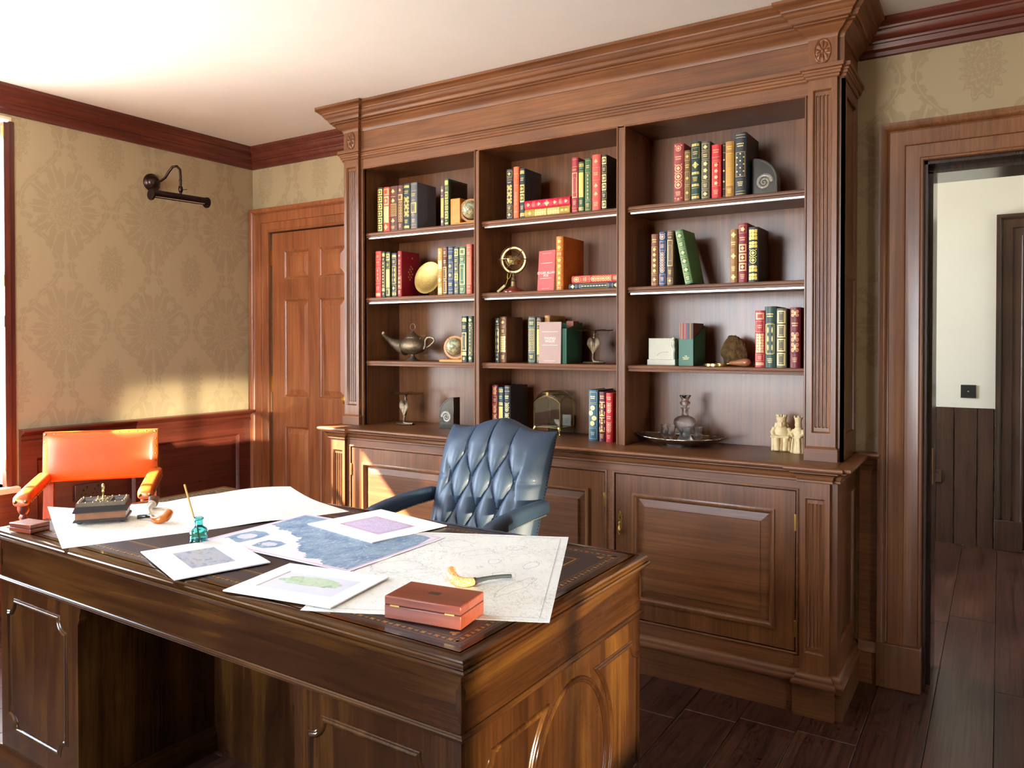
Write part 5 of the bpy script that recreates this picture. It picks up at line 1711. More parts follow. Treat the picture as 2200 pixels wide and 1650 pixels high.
part('body', MB().lathe([(0.002, 0), (0.036, 0), (0.039, 0.003), (0.036, 0.010), (0.026, 0.026), (0.021, 0.040), (0.026, 0.052), (0.040, 0.064), (0.0475, 0.080), (0.0480, 0.090), (0.043, 0.102), (0.030, 0.111), (0.016, 0.115), (0.0135, 0.118), (0.0130, 0.142), (0.0185, 0.146), (0.0185, 0.149), (0.011, 0.150), (0.010, 0.120), (0.026, 0.105), (0.040, 0.090), (0.036, 0.070), (0.016, 0.045), (0.002, 0.030)], 36), frost, t, 60)
part('stopper', MB().lathe([(0.002, 0.122), (0.006, 0.122), (0.0085, 0.150), (0.009, 0.156), (0.018, 0.160), (0.0225, 0.167), (0.0215, 0.173), (0.0165, 0.176), (0.0155, 0.181), (0.018, 0.188), (0.0245, 0.200), (0.0240, 0.202), (0.018, 0.198), (0.002, 0.190)], 20), cg, t, 60)
gp = [(0.001, 0), (0.0125, 0), (0.0135, 0.002), (0.005, 0.006), (0.004, 0.014), (0.0065, 0.018), (0.005, 0.021), (0.0125, 0.025), (0.0185, 0.033), (0.0195, 0.040), (0.0160, 0.046), (0.0155, 0.050), (0.0175, 0.060), (0.0215, 0.073), (0.0200, 0.073), (0.0155, 0.058), (0.0140, 0.048), (0.0165, 0.040), (0.012, 0.031), (0.001, 0.028)]
gme = build('cordial_glass', MB().lathe(gp, 22), frost, 60)
for i, (x, y, lab) in enumerate(((-1.216, 3.145, 'leftmost small cut glass thistle goblet on the silver tray'), (-1.178, 3.118, 'second small thistle goblet from the left on the tray'), (-1.105, 3.098, 'third small thistle goblet, in front of the decanter'), (-1.062, 3.118, 'rightmost small thistle goblet on the silver tray'))):
    o = link('thistle_goblet', gme, None, (x, y, z4 + 0.0116 + E_))
    tag(o, lab, 'glass', 'thistle goblets on the silver tray')

# carved figures
def remesh(o, vox=0.0016, sm=4):
    r = o.modifiers.new('remesh', 'REMESH')
    r.mode = 'VOXEL'
    r.voxel_size = vox
    r.use_smooth_shade = True
    s = o.modifiers.new('smooth', 'SMOOTH')
    s.factor = 0.5
    s.iterations = sm
q = MB()
q.box(-0.038, 0.038, -0.022, 0.030, 0, 0.062)
q.box(-0.034, 0.034, 0.014, 0.032, 0.06, 0.092)
q.lathe([(0.030, 0.05), (0.032, 0.07), (0.028, 0.085), (0.022, 0.098), (0.014, 0.104)], 24, (0, 0, 0), True, 1.0, 0.78)
q.ball((0, -0.003, 0.112), 0.0185, 20, 12, 1, 0.95, 1.15)
q.lathe([(0.0185, 0.122), (0.0200, 0.130), (0.0215, 0.138), (0.017, 0.138), (0.016, 0.130)], 20, (0, -0.002, 0))
for k in range(5):
    a = 2 * math.pi * k / 5 + 0.3
    q.ball((0.0185 * math.cos(a), -0.002 + 0.0185 * math.sin(a), 0.142), 0.0052, 8, 6, sz=1.4)
q.tube([(-0.018, 0.010, 0.112), (-0.022, 0.012, 0.09), (-0.020, 0.016, 0.07)], 0.008, 8)
q.tube([(0.018, 0.010, 0.112), (0.022, 0.012, 0.09), (0.020, 0.016, 0.07)], 0.008, 8)
for sx in (-1, 1):
    q.tube([(sx * 0.026, -0.002, 0.092), (sx * 0.034, -0.008, 0.074), (sx * 0.030, -0.022, 0.062), (sx * 0.016, -0.030, 0.060)], [0.010, 0.0095, 0.0075, 0.006], 10)
    q.tube([(sx * 0.016, -0.018, 0.055), (sx * 0.017, -0.028, 0.050), (sx * 0.016, -0.027, 0.02), (sx * 0.015, -0.030, 0.003)], [0.012, 0.0115, 0.010, 0.009], 10)
for k in range(7):
    x = -0.030 + 0.010 * k
    q.tube([(x, -0.025, 0.045), (x * 1.05, -0.026, 0.004)], [0.003, 0.0042], 6)
q.box(-0.040, 0.030, -0.036, -0.030, 0.055, 0.0645)
q.ball((0, -0.022, 0.110), 0.0048, 8, 6, 0.7, 1, 1.6)
q.tube([(-0.008, -0.019, 0.119), (0.008, -0.019, 0.119)], 0.0022, 6)
q.tube([(-0.010, -0.017, 0.103), (0, -0.021, 0.100), (0.010, -0.017, 0.103)], 0.0028, 6)
for p in q.v:
    p.x *= 1.0
o = link('chess_king', build('chess_king', q, ivory, 60), None, (-0.745, 3.205, z4 + E_), (0, 0, R(10)))
remesh(o)
tag(o, 'cream carved seated king with crown and sword, left figure by the pilaster', 'figurine')
q = MB()
q.lathe([(0.002, 0), (0.030, 0), (0.030, 0.01), (0.026, 0.04), (0.022, 0.065), (0.020, 0.085), (0.014, 0.100), (0.010, 0.104)], 24, sy=0.9)
q.ball((0, -0.002, 0.112), 0.0135, 18, 12, 1, 1, 1.25)
q.lathe([(0.0125, 0.120), (0.0135, 0.130), (0.0165, 0.142), (0.012, 0.142), (0.011, 0.132)], 18, (0, -0.002, 0))
for k in range(4):
    a = math.pi / 2 * k + 0.5
    q.ball((0.014 * math.cos(a), 0.014 * math.sin(a), 0.143), 0.0042, 8, 6, sz=1.3)
for sx in (-1, 1):
    q.tube([(sx * 0.018, 0, 0.092), (sx * 0.024, -0.010, 0.075), (sx * 0.014, -0.024, 0.066)], [0.007, 0.007, 0.005], 8)
for k in range(6):
    q.tube([(0.004, -0.026, 0.008 + 0.008 * k), (0.018, -0.022, 0.006 + 0.008 * k)], 0.0030, 6)
for sx in (-1, 1):
    q.tube([(sx * 0.012, -0.024, 0.06), (sx * 0.016, -0.026, 0.003)], [0.004, 0.006], 6)
o = link('chess_bishop', build('chess_bishop', q, ivory, 60), None, (-0.672, 3.170, z4 + E_), (0, 0, R(-12)))
remesh(o)
tag(o, 'cream carved standing figure half hidden by the bookcase pilaster', 'figurine')

# ------------------------------------------------------------------ wall fittings
t = thing('picture_light', 'dark bronze swan neck picture light on the left wall', 'wall lamp', (XL, 2.624, 2.25))
brz = plain('dark_bronze', srgb(62, 46, 42), 0.28, 0.85)
part('rose', MB().join(MB().lathe([(0.051, 0), (0.051, 0.007), (0.048, 0.011), (0.041, 0.015), (0.039, 0.024), (0.028, 0.038), (0.012, 0.046), (0.001, 0.047)], 32), Matrix.Rotation(R(90), 4, 'Y')), brz, t, 50)
arm = [(0.035, 0, 0.0), (0.085, 0.004, 0.002), (0.115, 0.010, 0.018), (0.135, 0.020, 0.052), (0.155, 0.030, 0.078), (0.180, 0.040, 0.080), (0.198, 0.046, 0.060), (0.200, 0.048, 0.020), (0.200, 0.048, -0.060), (0.200, 0.048, -0.092)]
part('arm', MB().tube(arm, 0.0072, 10), brz, t, 60)
jt = MB().lathe([(0.006, -0.070), (0.011, -0.064), (0.013, -0.050), (0.011, -0.036), (0.006, -0.030)], 14, (0.200, 0.048, 0))
jt.lathe([(0.008, -0.006), (0.009, -0.002), (0.007, 0.004)], 12, (0.200, 0.048, 0))
part('knuckle_joint', jt, brz, t, 50)
part('wing_nut', MB().tube([(0.200, 0.056, -0.052), (0.205, 0.084, -0.046)], [0.003, 0.006], 8, flat=0.4), brz, t)
a0, a1 = Vector((0.200, -0.135, -0.108)), Vector((0.200, 0.222, -0.100))
d = (a1 - a0)
tube_m = MB()
n = 14
rings = []
for k in (0.03, 0.97):
    c = a0 + d * k
    rings.append([c + Vector((0.028 * math.cos(math.pi * (0.0 + 1.25 * i / n) - 0.4), 0, 0.028 * math.sin(math.pi * (0.0 + 1.25 * i / n) - 0.4))) for i in range(n + 1)] + [c + Vector((0.026 * math.cos(math.pi * (0.0 + 1.25 * i / n) - 0.4), 0, 0.026 * math.sin(math.pi * (0.0 + 1.25 * i / n) - 0.4))) for i in range(n, -1, -1)])
tube_m.rings(rings)
part('shade', tube_m, brz, t, 50)
for c in (a0, a0 + d * 0.97):
    e = MB().lathe([(0.001, 0), (0.030, 0), (0.0315, 0.003), (0.0315, 0.009), (0.030, 0.012), (0.001, 0.012)], 20)
    part('end_cap', MB().join(e, Matrix.Translation(c) @ Matrix.Rotation(R(-90), 4, 'X')), brz, t, 40)
part('lamp_tube', MB().tube([a0 + d * 0.06, a0 + d * 0.94], 0.010, 10), plain('opal_glass', srgb(220, 216, 206), 0.4), t, 50)

t = thing('light_switch', 'black switch plate with brass toggle on the white hall wall', 'light switch', (-0.178, HY1, 1.0135))
part('plate', MB().box(-0.044, 0.044, -0.008, 0, -0.043, 0.043), plain('black_plate', srgb(42, 42, 44), 0.45), t, bev=0.002)
part('toggle', MB().join(MB().lathe([(0.005, 0), (0.0035, 0.004), (0.0035, 0.012), (0.0055, 0.020), (0.005, 0.024), (0.001, 0.026)], 14), Matrix.Translation((0, -0.008, 0)) @ Matrix.Rotation(R(90), 4, 'X')), polished, t, 50)
sockm = plain('brown_socket', srgb(78, 56, 44), 0.4)
def socket(label, loc, rz, wd=0.086, nn=1):
    t = thing('wall_socket', label, 'socket', loc, rz)
    p = part('plate', MB().box(-wd / 2, wd / 2, -0.009, 0, -0.043, 0.043), sockm, t, bev=0.003)
    for k in range(nn):
        cx = (k - (nn - 1) / 2) * 0.06
        for x, z, a, b in ((0, 0.012, 0.0025, 0.005), (-0.011, -0.010, 0.004, 0.0022), (0.011, -0.010, 0.004, 0.0022)):
            part('pin_slot', MB().box(cx + x - a, cx + x + a, -0.0096, -0.0088, z - b, z + b), plain('hole_black', (0.005, 0.004, 0.004, 1), 0.8), p, 0)
        part('switch_rocker', MB().box(cx - 0.004 + 0.018, cx + 0.004 + 0.018, -0.012, -0.009, 0.020, 0.034), plain('rocker', srgb(34, 26, 24), 0.4), p)
socket('brown single socket low on the dark hall boarding', (-0.372, HY1 - 0.016, 0.442), 0)
socket('brown double socket on the wainscot behind the orange chair', (XL + 0.020, 2.24, 0.545), R(90), 0.146, 2)
# ------------------------------------------------------------------ pedestal desk
DZ = 0.76
desk = thing('pedestal_desk', 'large mahogany pedestal desk with gold tooled leather top', 'desk', (-0.816, 1.122, 0), R(-0.8))
DW, DD = 1.84, 0.852
dwz = wood('desk_wood', DESKW['dark'], DESKW['mid'], DESKW['light'], 'z', rough=0.14, coat=0.0, grain=0.3)
dwx = wood('desk_wood', DESKW['dark'], DESKW['mid'], DESKW['light'], 'h', rough=0.14, coat=0.0, grain=0.3)
I = 0.031
top = part('top_board', frame_cells(MB(), -DW + I, -I, I, DD - I, [(-1.792, -0.048, 0.052, 0.800)], 0, 1), dwx, desk)
bpy.data.objects.remove(top)
m = MB()
x0, x1, y0, y1 = -DW + I, -I, I, DD - I
lx0, lx1, ly0, ly1 = -1.792, -0.048, 0.052, 0.800
m.box(x0, x1, y0, ly0, 0.728, DZ).box(x0, x1, ly1, y1, 0.728, DZ).box(x0, lx0, ly0, ly1, 0.728, DZ).box(lx1, x1, ly0, ly1, 0.728, DZ)
m.box(lx0, lx1, ly0, ly1, 0.728, DZ - 0.004)
part('top_board', m, dwx, desk)
EDGE = [(-0.004, 0.728), (0.022, 0.728), (0.026, 0.7295), (0.030, 0.733), (0.031, 0.737), (0.029, 0.741), (0.0255, 0.7425), (0.0255, 0.744), (0.0285, 0.746), (0.0285, 0.750), (0.0245, 0.752), (0.0245, 0.754), (0.0225, 0.758), (0.018, 0.760), (-0.004, 0.760)]
part('top_moulding', MB().sweep([(x0, y0, 0), (x1, y0, 0), (x1, y1, 0), (x0, y1, 0)], EDGE, (0, 0, 1), True, -1), dwx, desk)
lthr = plain('desk_leather', srgb(50, 38, 38), 0.42, coat=0.1, vary=0.15, vscale=30, bmp=0.25, bscale=900)
lo = part('leather_top', MB().box(lx0, lx1, ly0, ly1, DZ - 0.004, DZ), lthr, desk)
gt = MB()
zg = DZ + 0.00015
def gq(a, b, c, d):
    gt.add([(a, c, zg), (b, c, zg), (b, d, zg), (a, d, zg)], [(0, 1, 2, 3)])
def gframe(k, t_):
    a, b, c, d = lx0 + k, lx1 - k, ly0 + k, ly1 - k
    gq(a, b, c, c + t_); gq(a, b, d - t_, d); gq(a, a + t_, c, d); gq(b - t_, b, c, d)
gframe(0.011, 0.0010); gframe(0.0345, 0.0010); gframe(0.098, 0.0045); gframe(0.092, 0.0009)
def gdisc(x, y, a, b, k, lob, n=16):
    vs = [(x, y, zg)]
    for i in range(n):
        th = 2 * math.pi * i / n
        r = 1 - lob * (0.5 + 0.5 * math.cos(k * th))
        vs.append((x + a * r * math.cos(th), y + b * r * math.sin(th), zg))
    gt.add(vs, [(0, i + 1, (i + 1) % n + 1) for i in range(n)])
random.seed(2)
def run(ax, p0, p1, other):
    n = int(abs(p1 - p0) / 0.017)
    for i in range(n + 1):
        p = p0 + (p1 - p0) * i / n
        big = i % 2 == 0
        a, b = (0.0085, 0.0075) if big else (0.0065, 0.0050)
        x, y = (p, other) if ax == 'x' else (other, p)
        gdisc(x, y, a, b, 4 if big else 3, 0.5)
k = 0.023
run('x', lx0 + k, lx1 - k, ly0 + k); run('x', lx0 + k, lx1 - k, ly1 - k)
run('y', ly0 + k, ly1 - k, lx0 + k); run('y', ly0 + k, ly1 - k, lx1 - k)
for cx_ in (lx0 + 0.052, lx1 - 0.052):
    for cy_ in (ly0 + 0.052, ly1 - 0.052):
        gdisc(cx_, cy_, 0.012, 0.012, 3, 0.55, 24)
o = part('gilt_border', gt, plain('desk_gilt', srgb(178, 132, 64), 0.4, 0.5, vary=0.35, vscale=120), lo, 0)
o['kind'] = 'stuff'
bx0, bx1, by0, by1 = -DW + 0.022, -0.022, 0.022, DD - 0.022
part('frieze', MB().box(bx0, bx1, by0, by1, 0.604, 0.728), dwx, desk)
HB = [(-0.003, 0.598), (0.003, 0.598), (0.0055, 0.5995), (0.0075, 0.603), (0.0075, 0.606), (0.0050, 0.6085), (0.0050, 0.610), (0.0025, 0.612), (-0.003, 0.612)]
part('frieze_bead', MB().sweep([(bx0, by0, 0), (bx1, by0, 0), (bx1, by1, 0), (bx0, by1, 0)], HB, (0, 0, 1), True, -1), dwx, desk)
BASE = [(-0.003, 0), (0.016, 0), (0.016, 0.052), (0.014, 0.060), (0.009, 0.066), (0.007, 0.076), (0.003, 0.082), (-0.003, 0.082)]
AM = [(-0.0075, -0.001), (-0.0070, 0.003), (-0.0045, 0.0058), (-0.001, 0.0062), (0.0015, 0.0045), (0.0025, 0.0032), (0.0055, 0.0032), (0.0075, 0.0015), (0.008, -0.001)]
def notched(u0, u1, v0, v1, r):
    pts = []
    for cu, cv, a0 in ((u0, v1, 0), (u1, v1, 270), (u1, v0, 180), (u0, v0, 90)):
        # concave quarter, centre on the corner
        arc = []
        for i in range(7):
            a = R(a0 - 90 * 0 + (-90 + 90 * i / 6))
            arc.append((cu + r * math.cos(a), cv + r * math.sin(a)))
        pts += arc
    return pts
ends = []
for (p0, p1), nm in (((-0.474, bx1), 'right'), ((bx0, -1.366), 'left')):
    ped = part('pedestal', MB().box(p0, p1, by0, by1, 0.0, 0.604), dwz, desk)
    part('base_moulding', MB().sweep([(p0, by0, 0), (p1, by0, 0), (p1, by1, 0), (p0, by1, 0)], BASE, (0, 0, 1), True, -1), dwx, ped)
    for yy, nn in ((by0, -1), (by1, 1)):
        pa, pb = p0 + 0.050, p1 - 0.062
        path = [(u, yy, v) for u, v in notched(pa, pb, 0.150, 0.546, 0.042)]
        part('panel_moulding', MB().sweep(path, AM, (0, nn, 0), True), dwz, ped)
    xe, nn = (p1, 1) if nm == 'right' else (p0, -1)
    cy_, cz_ = 0.4485 if nm == 'right' else DD / 2, 0.345
    ov = [(xe, cy_ + 0.168 * math.cos(a), cz_ + 0.208 * math.sin(a)) for a in [2 * math.pi * i / 56 for i in range(56)]]
    part('oval_moulding', MB().sweep(ov, AM, (nn, 0, 0), True), dwz, ped)
    for sg in (-1, 1):
        sp = []
        ya = 0.3675
        for i in range(17):
            a = R(-52 + 104 * i / 16)
            sp.append((cy_ + sg * 0.202 * math.cos(a), cz_ + 0.246 * math.sin(a)))
        zt, zb_ = cz_ + 0.192, cz_ - 0.192
        # top edge then notch then side
        out_ = [(cy_ + sg * (ya - 0.044), zt)]
        for i in range(1, 7):
            a = R(180 + 90 * i / 6)
            out_.append((cy_ + sg * (ya + 0.0 + 0.044 * math.cos(a)), zt + 0.044 * math.sin(a)))
        for i in range(0, 7):
            a = R(90 + 90 * i / 6)
            out_.append((cy_ + sg * (ya + 0.044 * math.cos(a)), zb_ + 0.044 * math.sin(a)))
        path = [(xe, a, b) for a, b in sp + out_]
        part('spandrel_moulding', MB().sweep(path, AM, (nn, 0, 0), True), dwz, ped)
    # lamb's tongue corner blocks
    for yy, sy in ((by0, -1), (by1, 1)):
        q = MB()
        for zc0, zc1 in ((0.630, 0.712), (0.110, 0.560)):
            zz = [zc0, zc0 + 0.012, zc0 + 0.020, zc0 + 0.026, zc1 - 0.026, zc1 - 0.020, zc1 - 0.008, zc1]
            rr = [0.001, 0.004, 0.009, 0.0085, 0.0085, 0.009, 0.003, 0.001]
            rings = [[(xe + nn * 0.0015 * 0 + nn * r * dx, yy + sy * r * dy, z) for dx, dy in ((-1.2, 0.35), (0.35, 0.35), (0.35, -1.2), (-1.2, -1.2))] for z, r in zip(zz, rr)]
            if zc0 > 0.6:
                q.rings(rings)
        part('corner_block', q, dwz, ped)
part('modesty_panel', MB().box(-1.366, -0.474, 0.46, 0.48, 0.0, 0.604), dwz, desk)
for xk, sg in ((-0.474, -1), (-1.366, 1)):
    pr = [(xk, 0.604), (xk + sg * 0.016, 0.604), (xk + sg * 0.015, 0.585), (xk + sg * 0.008, 0.570), (xk + sg * 0.009, 0.560), (xk, 0.545)]
    part('kneehole_bracket', MB().prism(pr, by0, by0 + 0.02, 'y'), dwz, desk)
# ------------------------------------------------------------------ things on the desk
def map_mat(name, paper, ink, scale, lw=0.035, tint=None, fold=0.0):
    m, t, b = newmat(name)
    v = coords(t)
    n1 = noise(t, v, scale, 5, 0.6, 0.8)
    fr = math_(t, 'ABSOLUTE', math_(t, 'SUBTRACT', math_(t, 'FRACT', math_(t, 'MULTIPLY', n1, 9.0)), 0.5))
    line = math_(t, 'LESS_THAN', fr, lw)
    n2 = noise(t, v, scale * 5, 3, 0.6)
    area = math_(t, 'GREATER_THAN', noise(t, v, scale * 0.5, 3), 0.50)
    line2 = math_(t, 'MULTIPLY', math_(t, 'LESS_THAN', math_(t, 'ABSOLUTE', math_(t, 'SUBTRACT', n2, 0.5)), 0.012), area)
    ln = math_(t, 'MINIMUM', math_(t, 'ADD', math_(t, 'MULTIPLY', line, 0.55), math_(t, 'MULTIPLY', line2, 0.65)), 1.0)
    stain = ramp(t, noise(t, v, 6, 3), [(0.35, tuple(c * 0.93 for c in paper[:3]) + (1,)), (0.65, paper)])
    col = mixc(t, ln, stain, ink)
    t.links.new(col, b.inputs['Base Color'])
    b.inputs['Roughness'].default_value = 0.75
    return m
mL = map_mat('old_map_cream', srgb(246, 241, 226), srgb(186, 178, 164), 9, 0.03)
mR = map_mat('old_map_white', srgb(245, 247, 242), srgb(196, 202, 202), 8, 0.028)
TZ = DZ + 0.0003
# left map: wavy sheet overhanging the desk's left end
A, B2, C2, D2_ = Vector((-2.760, 1.372, 0)), Vector((-2.216, 1.140, 0)), Vector((-1.876, 1.917, 0)), Vector((-2.300, 2.035, 0))
def mapl(u, v):
    # u from A->D (far side), v from far edge to near edge
    p = (A * (1 - u) + D2_ * u) * (1 - v) + (B2 * (1 - u) + C2 * u) * v
    far = max(0, ((1 - v) - 0.45) / 0.55)
    su = max(0, min(1, (u - 0.46) / 0.2))
    lift = su * (0.024 * far ** 1.8 * u + 0.008 * far * abs(math.sin(3 * math.pi * u)))
    lift += su * 0.004 * max(0, math.sin(4 * math.pi * u)) * max(0, v - 0.75) * 4
    lift += 0.014 * max(0, 1 - u * 9) * far
    p.z = TZ + 0.0005 + lift
    return p
mb = MB().sheet(mapl, 60, 30, 0.0004)
ctr = Vector((-2.28, 1.6, TZ))
o = link('large_map', build('large_map', mb, mL, 60, ctr), None, ctr)
tag(o, 'large cream folded map with curling edge across the left half of the desk', 'map')
# right map
P1, P2, P3 = Vector((-1.273, 1.152, 0)), Vector((-0.782, 1.376, 0)), Vector((-1.078, 2.012, 0))
P4 = P1 + (P3 - P2)
def mapr(u, v):
    p = (P1 * (1 - u) + P2 * u) * (1 - v) + (P4 * (1 - u) + P3 * u) * v
    f = abs((u * 3) % 1 - 0.5) * 2
    p.z = TZ + 0.0004 + 0.0004 * f ** 6 + 0.0006 * max(0, v - 0.9) * 10
    return p
ctr = Vector((-1.18, 1.58, TZ))
o = link('sea_map', build('sea_map', MB().sheet(mapr, 37, 37, 0.0003), mR, 60, ctr), None, ctr)
tag(o, 'pale map with faint coastlines under the wooden box and curved pipe', 'map')
ex = (P2 - P1).normalized()
ey = (P4 - P1).normalized()
q = MB()
Lx, Ly = (P2 - P1).length, (P4 - P1).length
def mline(a, b, c, d, w_=0.0006):
    z = TZ + 0.00125
    f = lambda x, y: P1 + ex * x + ey * y + Vector((0, 0, z))
    dx, dy = c - a, d - b
    l = math.hypot(dx, dy)
    nx, ny = -dy / l * w_, dx / l * w_
    q.add([f(a + nx, b + ny), f(c + nx, d + ny), f(c - nx, d - ny), f(a - nx, b - ny)], [(0, 1, 2, 3)])
k = 0.022
for s_ in ((k, k, Lx - k, k), (Lx - k, k, Lx - k, Ly - k), (Lx - k, Ly - k, k, Ly - k), (k, Ly - k, k, k)):
    mline(*s_)
random.seed(8)
def island(cx, cy, a, b, ang, n=46, sp=0.35):
    pts = []
    for i in range(n):
        th = 2 * math.pi * i / n
        r = 1 + sp * mnoise.noise(Vector((math.cos(th) * 2.2 + cx * 30, math.sin(th) * 2.2 + cy * 30, 1))) + 0.18 * mnoise.noise(Vector((math.cos(th) * 7, math.sin(th) * 7, cx * 9)))
        x, y = a * r * math.cos(th), b * r * math.sin(th)
        pts.append((cx + x * math.cos(ang) - y * math.sin(ang), cy + x * math.sin(ang) + y * math.cos(ang)))
    for i in range(n):
        mline(*pts[i], *pts[(i + 1) % n], 0.0005)
for c_ in ((0.44, 0.22, 0.020, 0.085, -0.5), (0.40, 0.30, 0.03, 0.03, 0), (0.46, 0.40, 0.016, 0.035, -0.3), (0.36, 0.42, 0.016, 0.02, 0), (0.30, 0.50, 0.05, 0.025, 0.6), (0.22, 0.58, 0.05, 0.04, 0), (0.40, 0.56, 0.03, 0.02, 0.3), (0.12, 0.34, 0.07, 0.05, 0.4), (0.30, 0.14, 0.03, 0.016, 0)):
    island(*c_)
part('coastline_print', q, plain('faint_ink', srgb(150, 158, 160), 0.8), o, 0, world=True)['kind'] = 'stuff'
# blue chart
cz = TZ + 0.0024
cx0, cx1, cy0, cy1 = -1.962, -1.380, 1.402, 1.806
t = thing('blue_chart', 'printed chart with blue sea and jagged coast under the mounted prints', 'chart', ((cx0 + cx1) / 2, (cy0 + cy1) / 2, cz))
part('sheet', MB().box(cx0, cx1, cy0, cy1, cz - 0.0004, cz), plain('chart_paper', srgb(238, 234, 248), 0.6), t, 0, world=True)
coast = [(-1.949, 1.789), (-1.942, 1.642), (-1.900, 1.632), (-1.873, 1.611), (-1.84, 1.618), (-1.80, 1.598), (-1.770, 1.582), (-1.735, 1.578), (-1.710, 1.533), (-1.68, 1.522), (-1.66, 1.50), (-1.641, 1.482), (-1.598, 1.470), (-1.585, 1.452), (-1.561, 1.436), (-1.529, 1.452), (-1.50, 1.428), (-1.480, 1.418), (-1.396, 1.420), (-1.396, 1.700), (-1.413, 1.779), (-1.442, 1.790)]
random.seed(4)
jag = []
for (a, b), (c, d) in zip(coast, coast[1:] + coast[:1]):
    n = 5 if 1 <= coast.index((a, b)) < 17 else 1
    for i in range(n):
        kx = i / n
        j_ = 0.006 if n > 1 and i else 0
        jag.append((a + (c - a) * kx + random.uniform(-j_, j_), b + (d - b) * kx + random.uniform(-j_, j_)))
sm, tt, b_ = newmat('chart_sea')
v_ = coords(tt, (1, 0.35, 1))
f_ = noise(tt, v_, 120, 4, 0.7, 1.0)
g_ = noise(tt, coords(tt), 14, 4, 0.6)
c_ = mixc(tt, 1.0, ramp(tt, g_, [(0.35, srgb(110, 140, 178)), (0.6, srgb(158, 182, 200)), (0.75, srgb(136, 168, 188))]), ramp(tt, f_, [(0.38, (0.72, 0.75, 0.82, 1)), (0.52, (1, 1, 1, 1)), (0.62, (1.0, 1.0, 1.0, 1))]), 'MULTIPLY')
c_ = mixc(tt, math_(tt, 'MULTIPLY', math_(tt, 'GREATER_THAN', f_, 0.62), 0.7), c_, srgb(226, 236, 240))
tt.links.new(c_, b_.inputs['Base Color'])
b_.inputs['Roughness'].default_value = 0.6
q = MB()
q.add([(a, b, cz + 0.0002) for a, b in jag], [tuple(range(len(jag)))])
part('sea_print', q, sm, t, 0, world=True)
for pts in ([(-1.928, 1.455), (-1.935, 1.51), (-1.922, 1.561), (-1.88, 1.568), (-1.843, 1.552), (-1.838, 1.50), (-1.847, 1.446), (-1.89, 1.440)], [(-1.789, 1.441), (-1.80, 1.475), (-1.797, 1.509), (-1.755, 1.516), (-1.719, 1.507), (-1.715, 1.47), (-1.738, 1.440)]):
    part('inset_print', MB().add([(a, b, cz + 0.0002) for a, b in pts], [tuple(range(len(pts)))]), sm, t, 0, world=True)
    mx = sum(a for a, b in pts) / len(pts)
    my = sum(b for a, b in pts) / len(pts)
    part('inset_land', MB().add([(mx + (a - mx) * 0.5 * (1 + 0.3 * (i % 2)), my + (b - my) * 0.45, cz + 0.0004) for i, (a, b) in enumerate(pts)], [tuple(range(len(pts)))]), plain('chart_land', srgb(214, 214, 226), 0.6), t, 0, world=True)
q = MB()
z = cz + 0.0005
for a, b, c, d in ((-1.392, -1.3905, 1.412, 1.795), (-1.952, -1.39, 1.7945, 1.796), (-1.952, -1.39, 1.4115, 1.413), (-1.953, -1.9515, 1.412, 1.796)):
    q.add([(a, c, z), (b, c, z), (b, d, z), (a, d, z)], [(0, 1, 2, 3)])
part('pink_border', q, plain('pink_ink', srgb(214, 104, 152), 0.6), t, 0, world=True)
# mounted prints
def print_(label, c, size, rz, win, pic, z, extra=None):
    t = thing('mounted_print', label, 'print', (c[0], c[1], z), rz, 'mounted prints on the desk')
    w_, h_ = size
    th = 0.0028
    mnt = plain('mount_white', srgb(248, 249, 252), 0.7)
    # horizontal frame: build in x/y directly
    xa, xb, ya, yb = win
    f = MB()
    b = 0.003
    o4 = [(-w_ / 2, -h_ / 2), (w_ / 2, -h_ / 2), (w_ / 2, h_ / 2), (-w_ / 2, h_ / 2)]
    i4 = [(xa, ya), (xb, ya), (xb, yb), (xa, yb)]
    j4 = [(xa + b, ya + b), (xb - b, ya + b), (xb - b, yb - b), (xa + b, yb - b)]
    vs = [(x, y, 0) for x, y in o4] + [(x, y, th) for x, y in o4] + [(x, y, th) for x, y in i4] + [(x, y, 0.0008) for x, y in j4]
    fs = [(3, 2, 1, 0)]
    for k_ in range(4):
        l_ = (k_ + 1) % 4
        fs += [(k_, l_, 4 + l_, 4 + k_), (4 + k_, 4 + l_, 8 + l_, 8 + k_), (8 + k_, 8 + l_, 12 + l_, 12 + k_)]
    f.add(vs, fs)
    part('mount', f, mnt, t, 0)
    p = part('print', MB().add([(x, y, 0.0009) for x, y in j4], [(0, 1, 2, 3)]), pic, t, 0)
    if extra:
        extra(t, p)
    return t
def scene_mat(name, stops, scale, stretch=(1, 1, 1), detail=5):
    m, t, b = newmat(name)
    v = coords(t, stretch)
    t.links.new(ramp(t, noise(t, v, scale, detail, 0.65, 0.8), stops), b.inputs['Base Color'])
    b.inputs['Roughness'].default_value = 0.6
    return m
pm1 = scene_mat('landscape_print', [(0.3, srgb(108, 112, 118)), (0.45, srgb(164, 170, 184)), (0.55, srgb(176, 172, 170)), (0.7, srgb(122, 122, 96))], 16, (1, 2.2, 1))
print_('white mounted landscape print nearest the ink bottle', (-1.794, 1.2905), (0.320, 0.238), R(-18.6), (-0.090, 0.095, -0.058, 0.058), pm1, cz + 0.0010)
pm2 = scene_mat('estate_print', [(0.3, srgb(222, 226, 240)), (0.9, srgb(228, 232, 244))], 5)
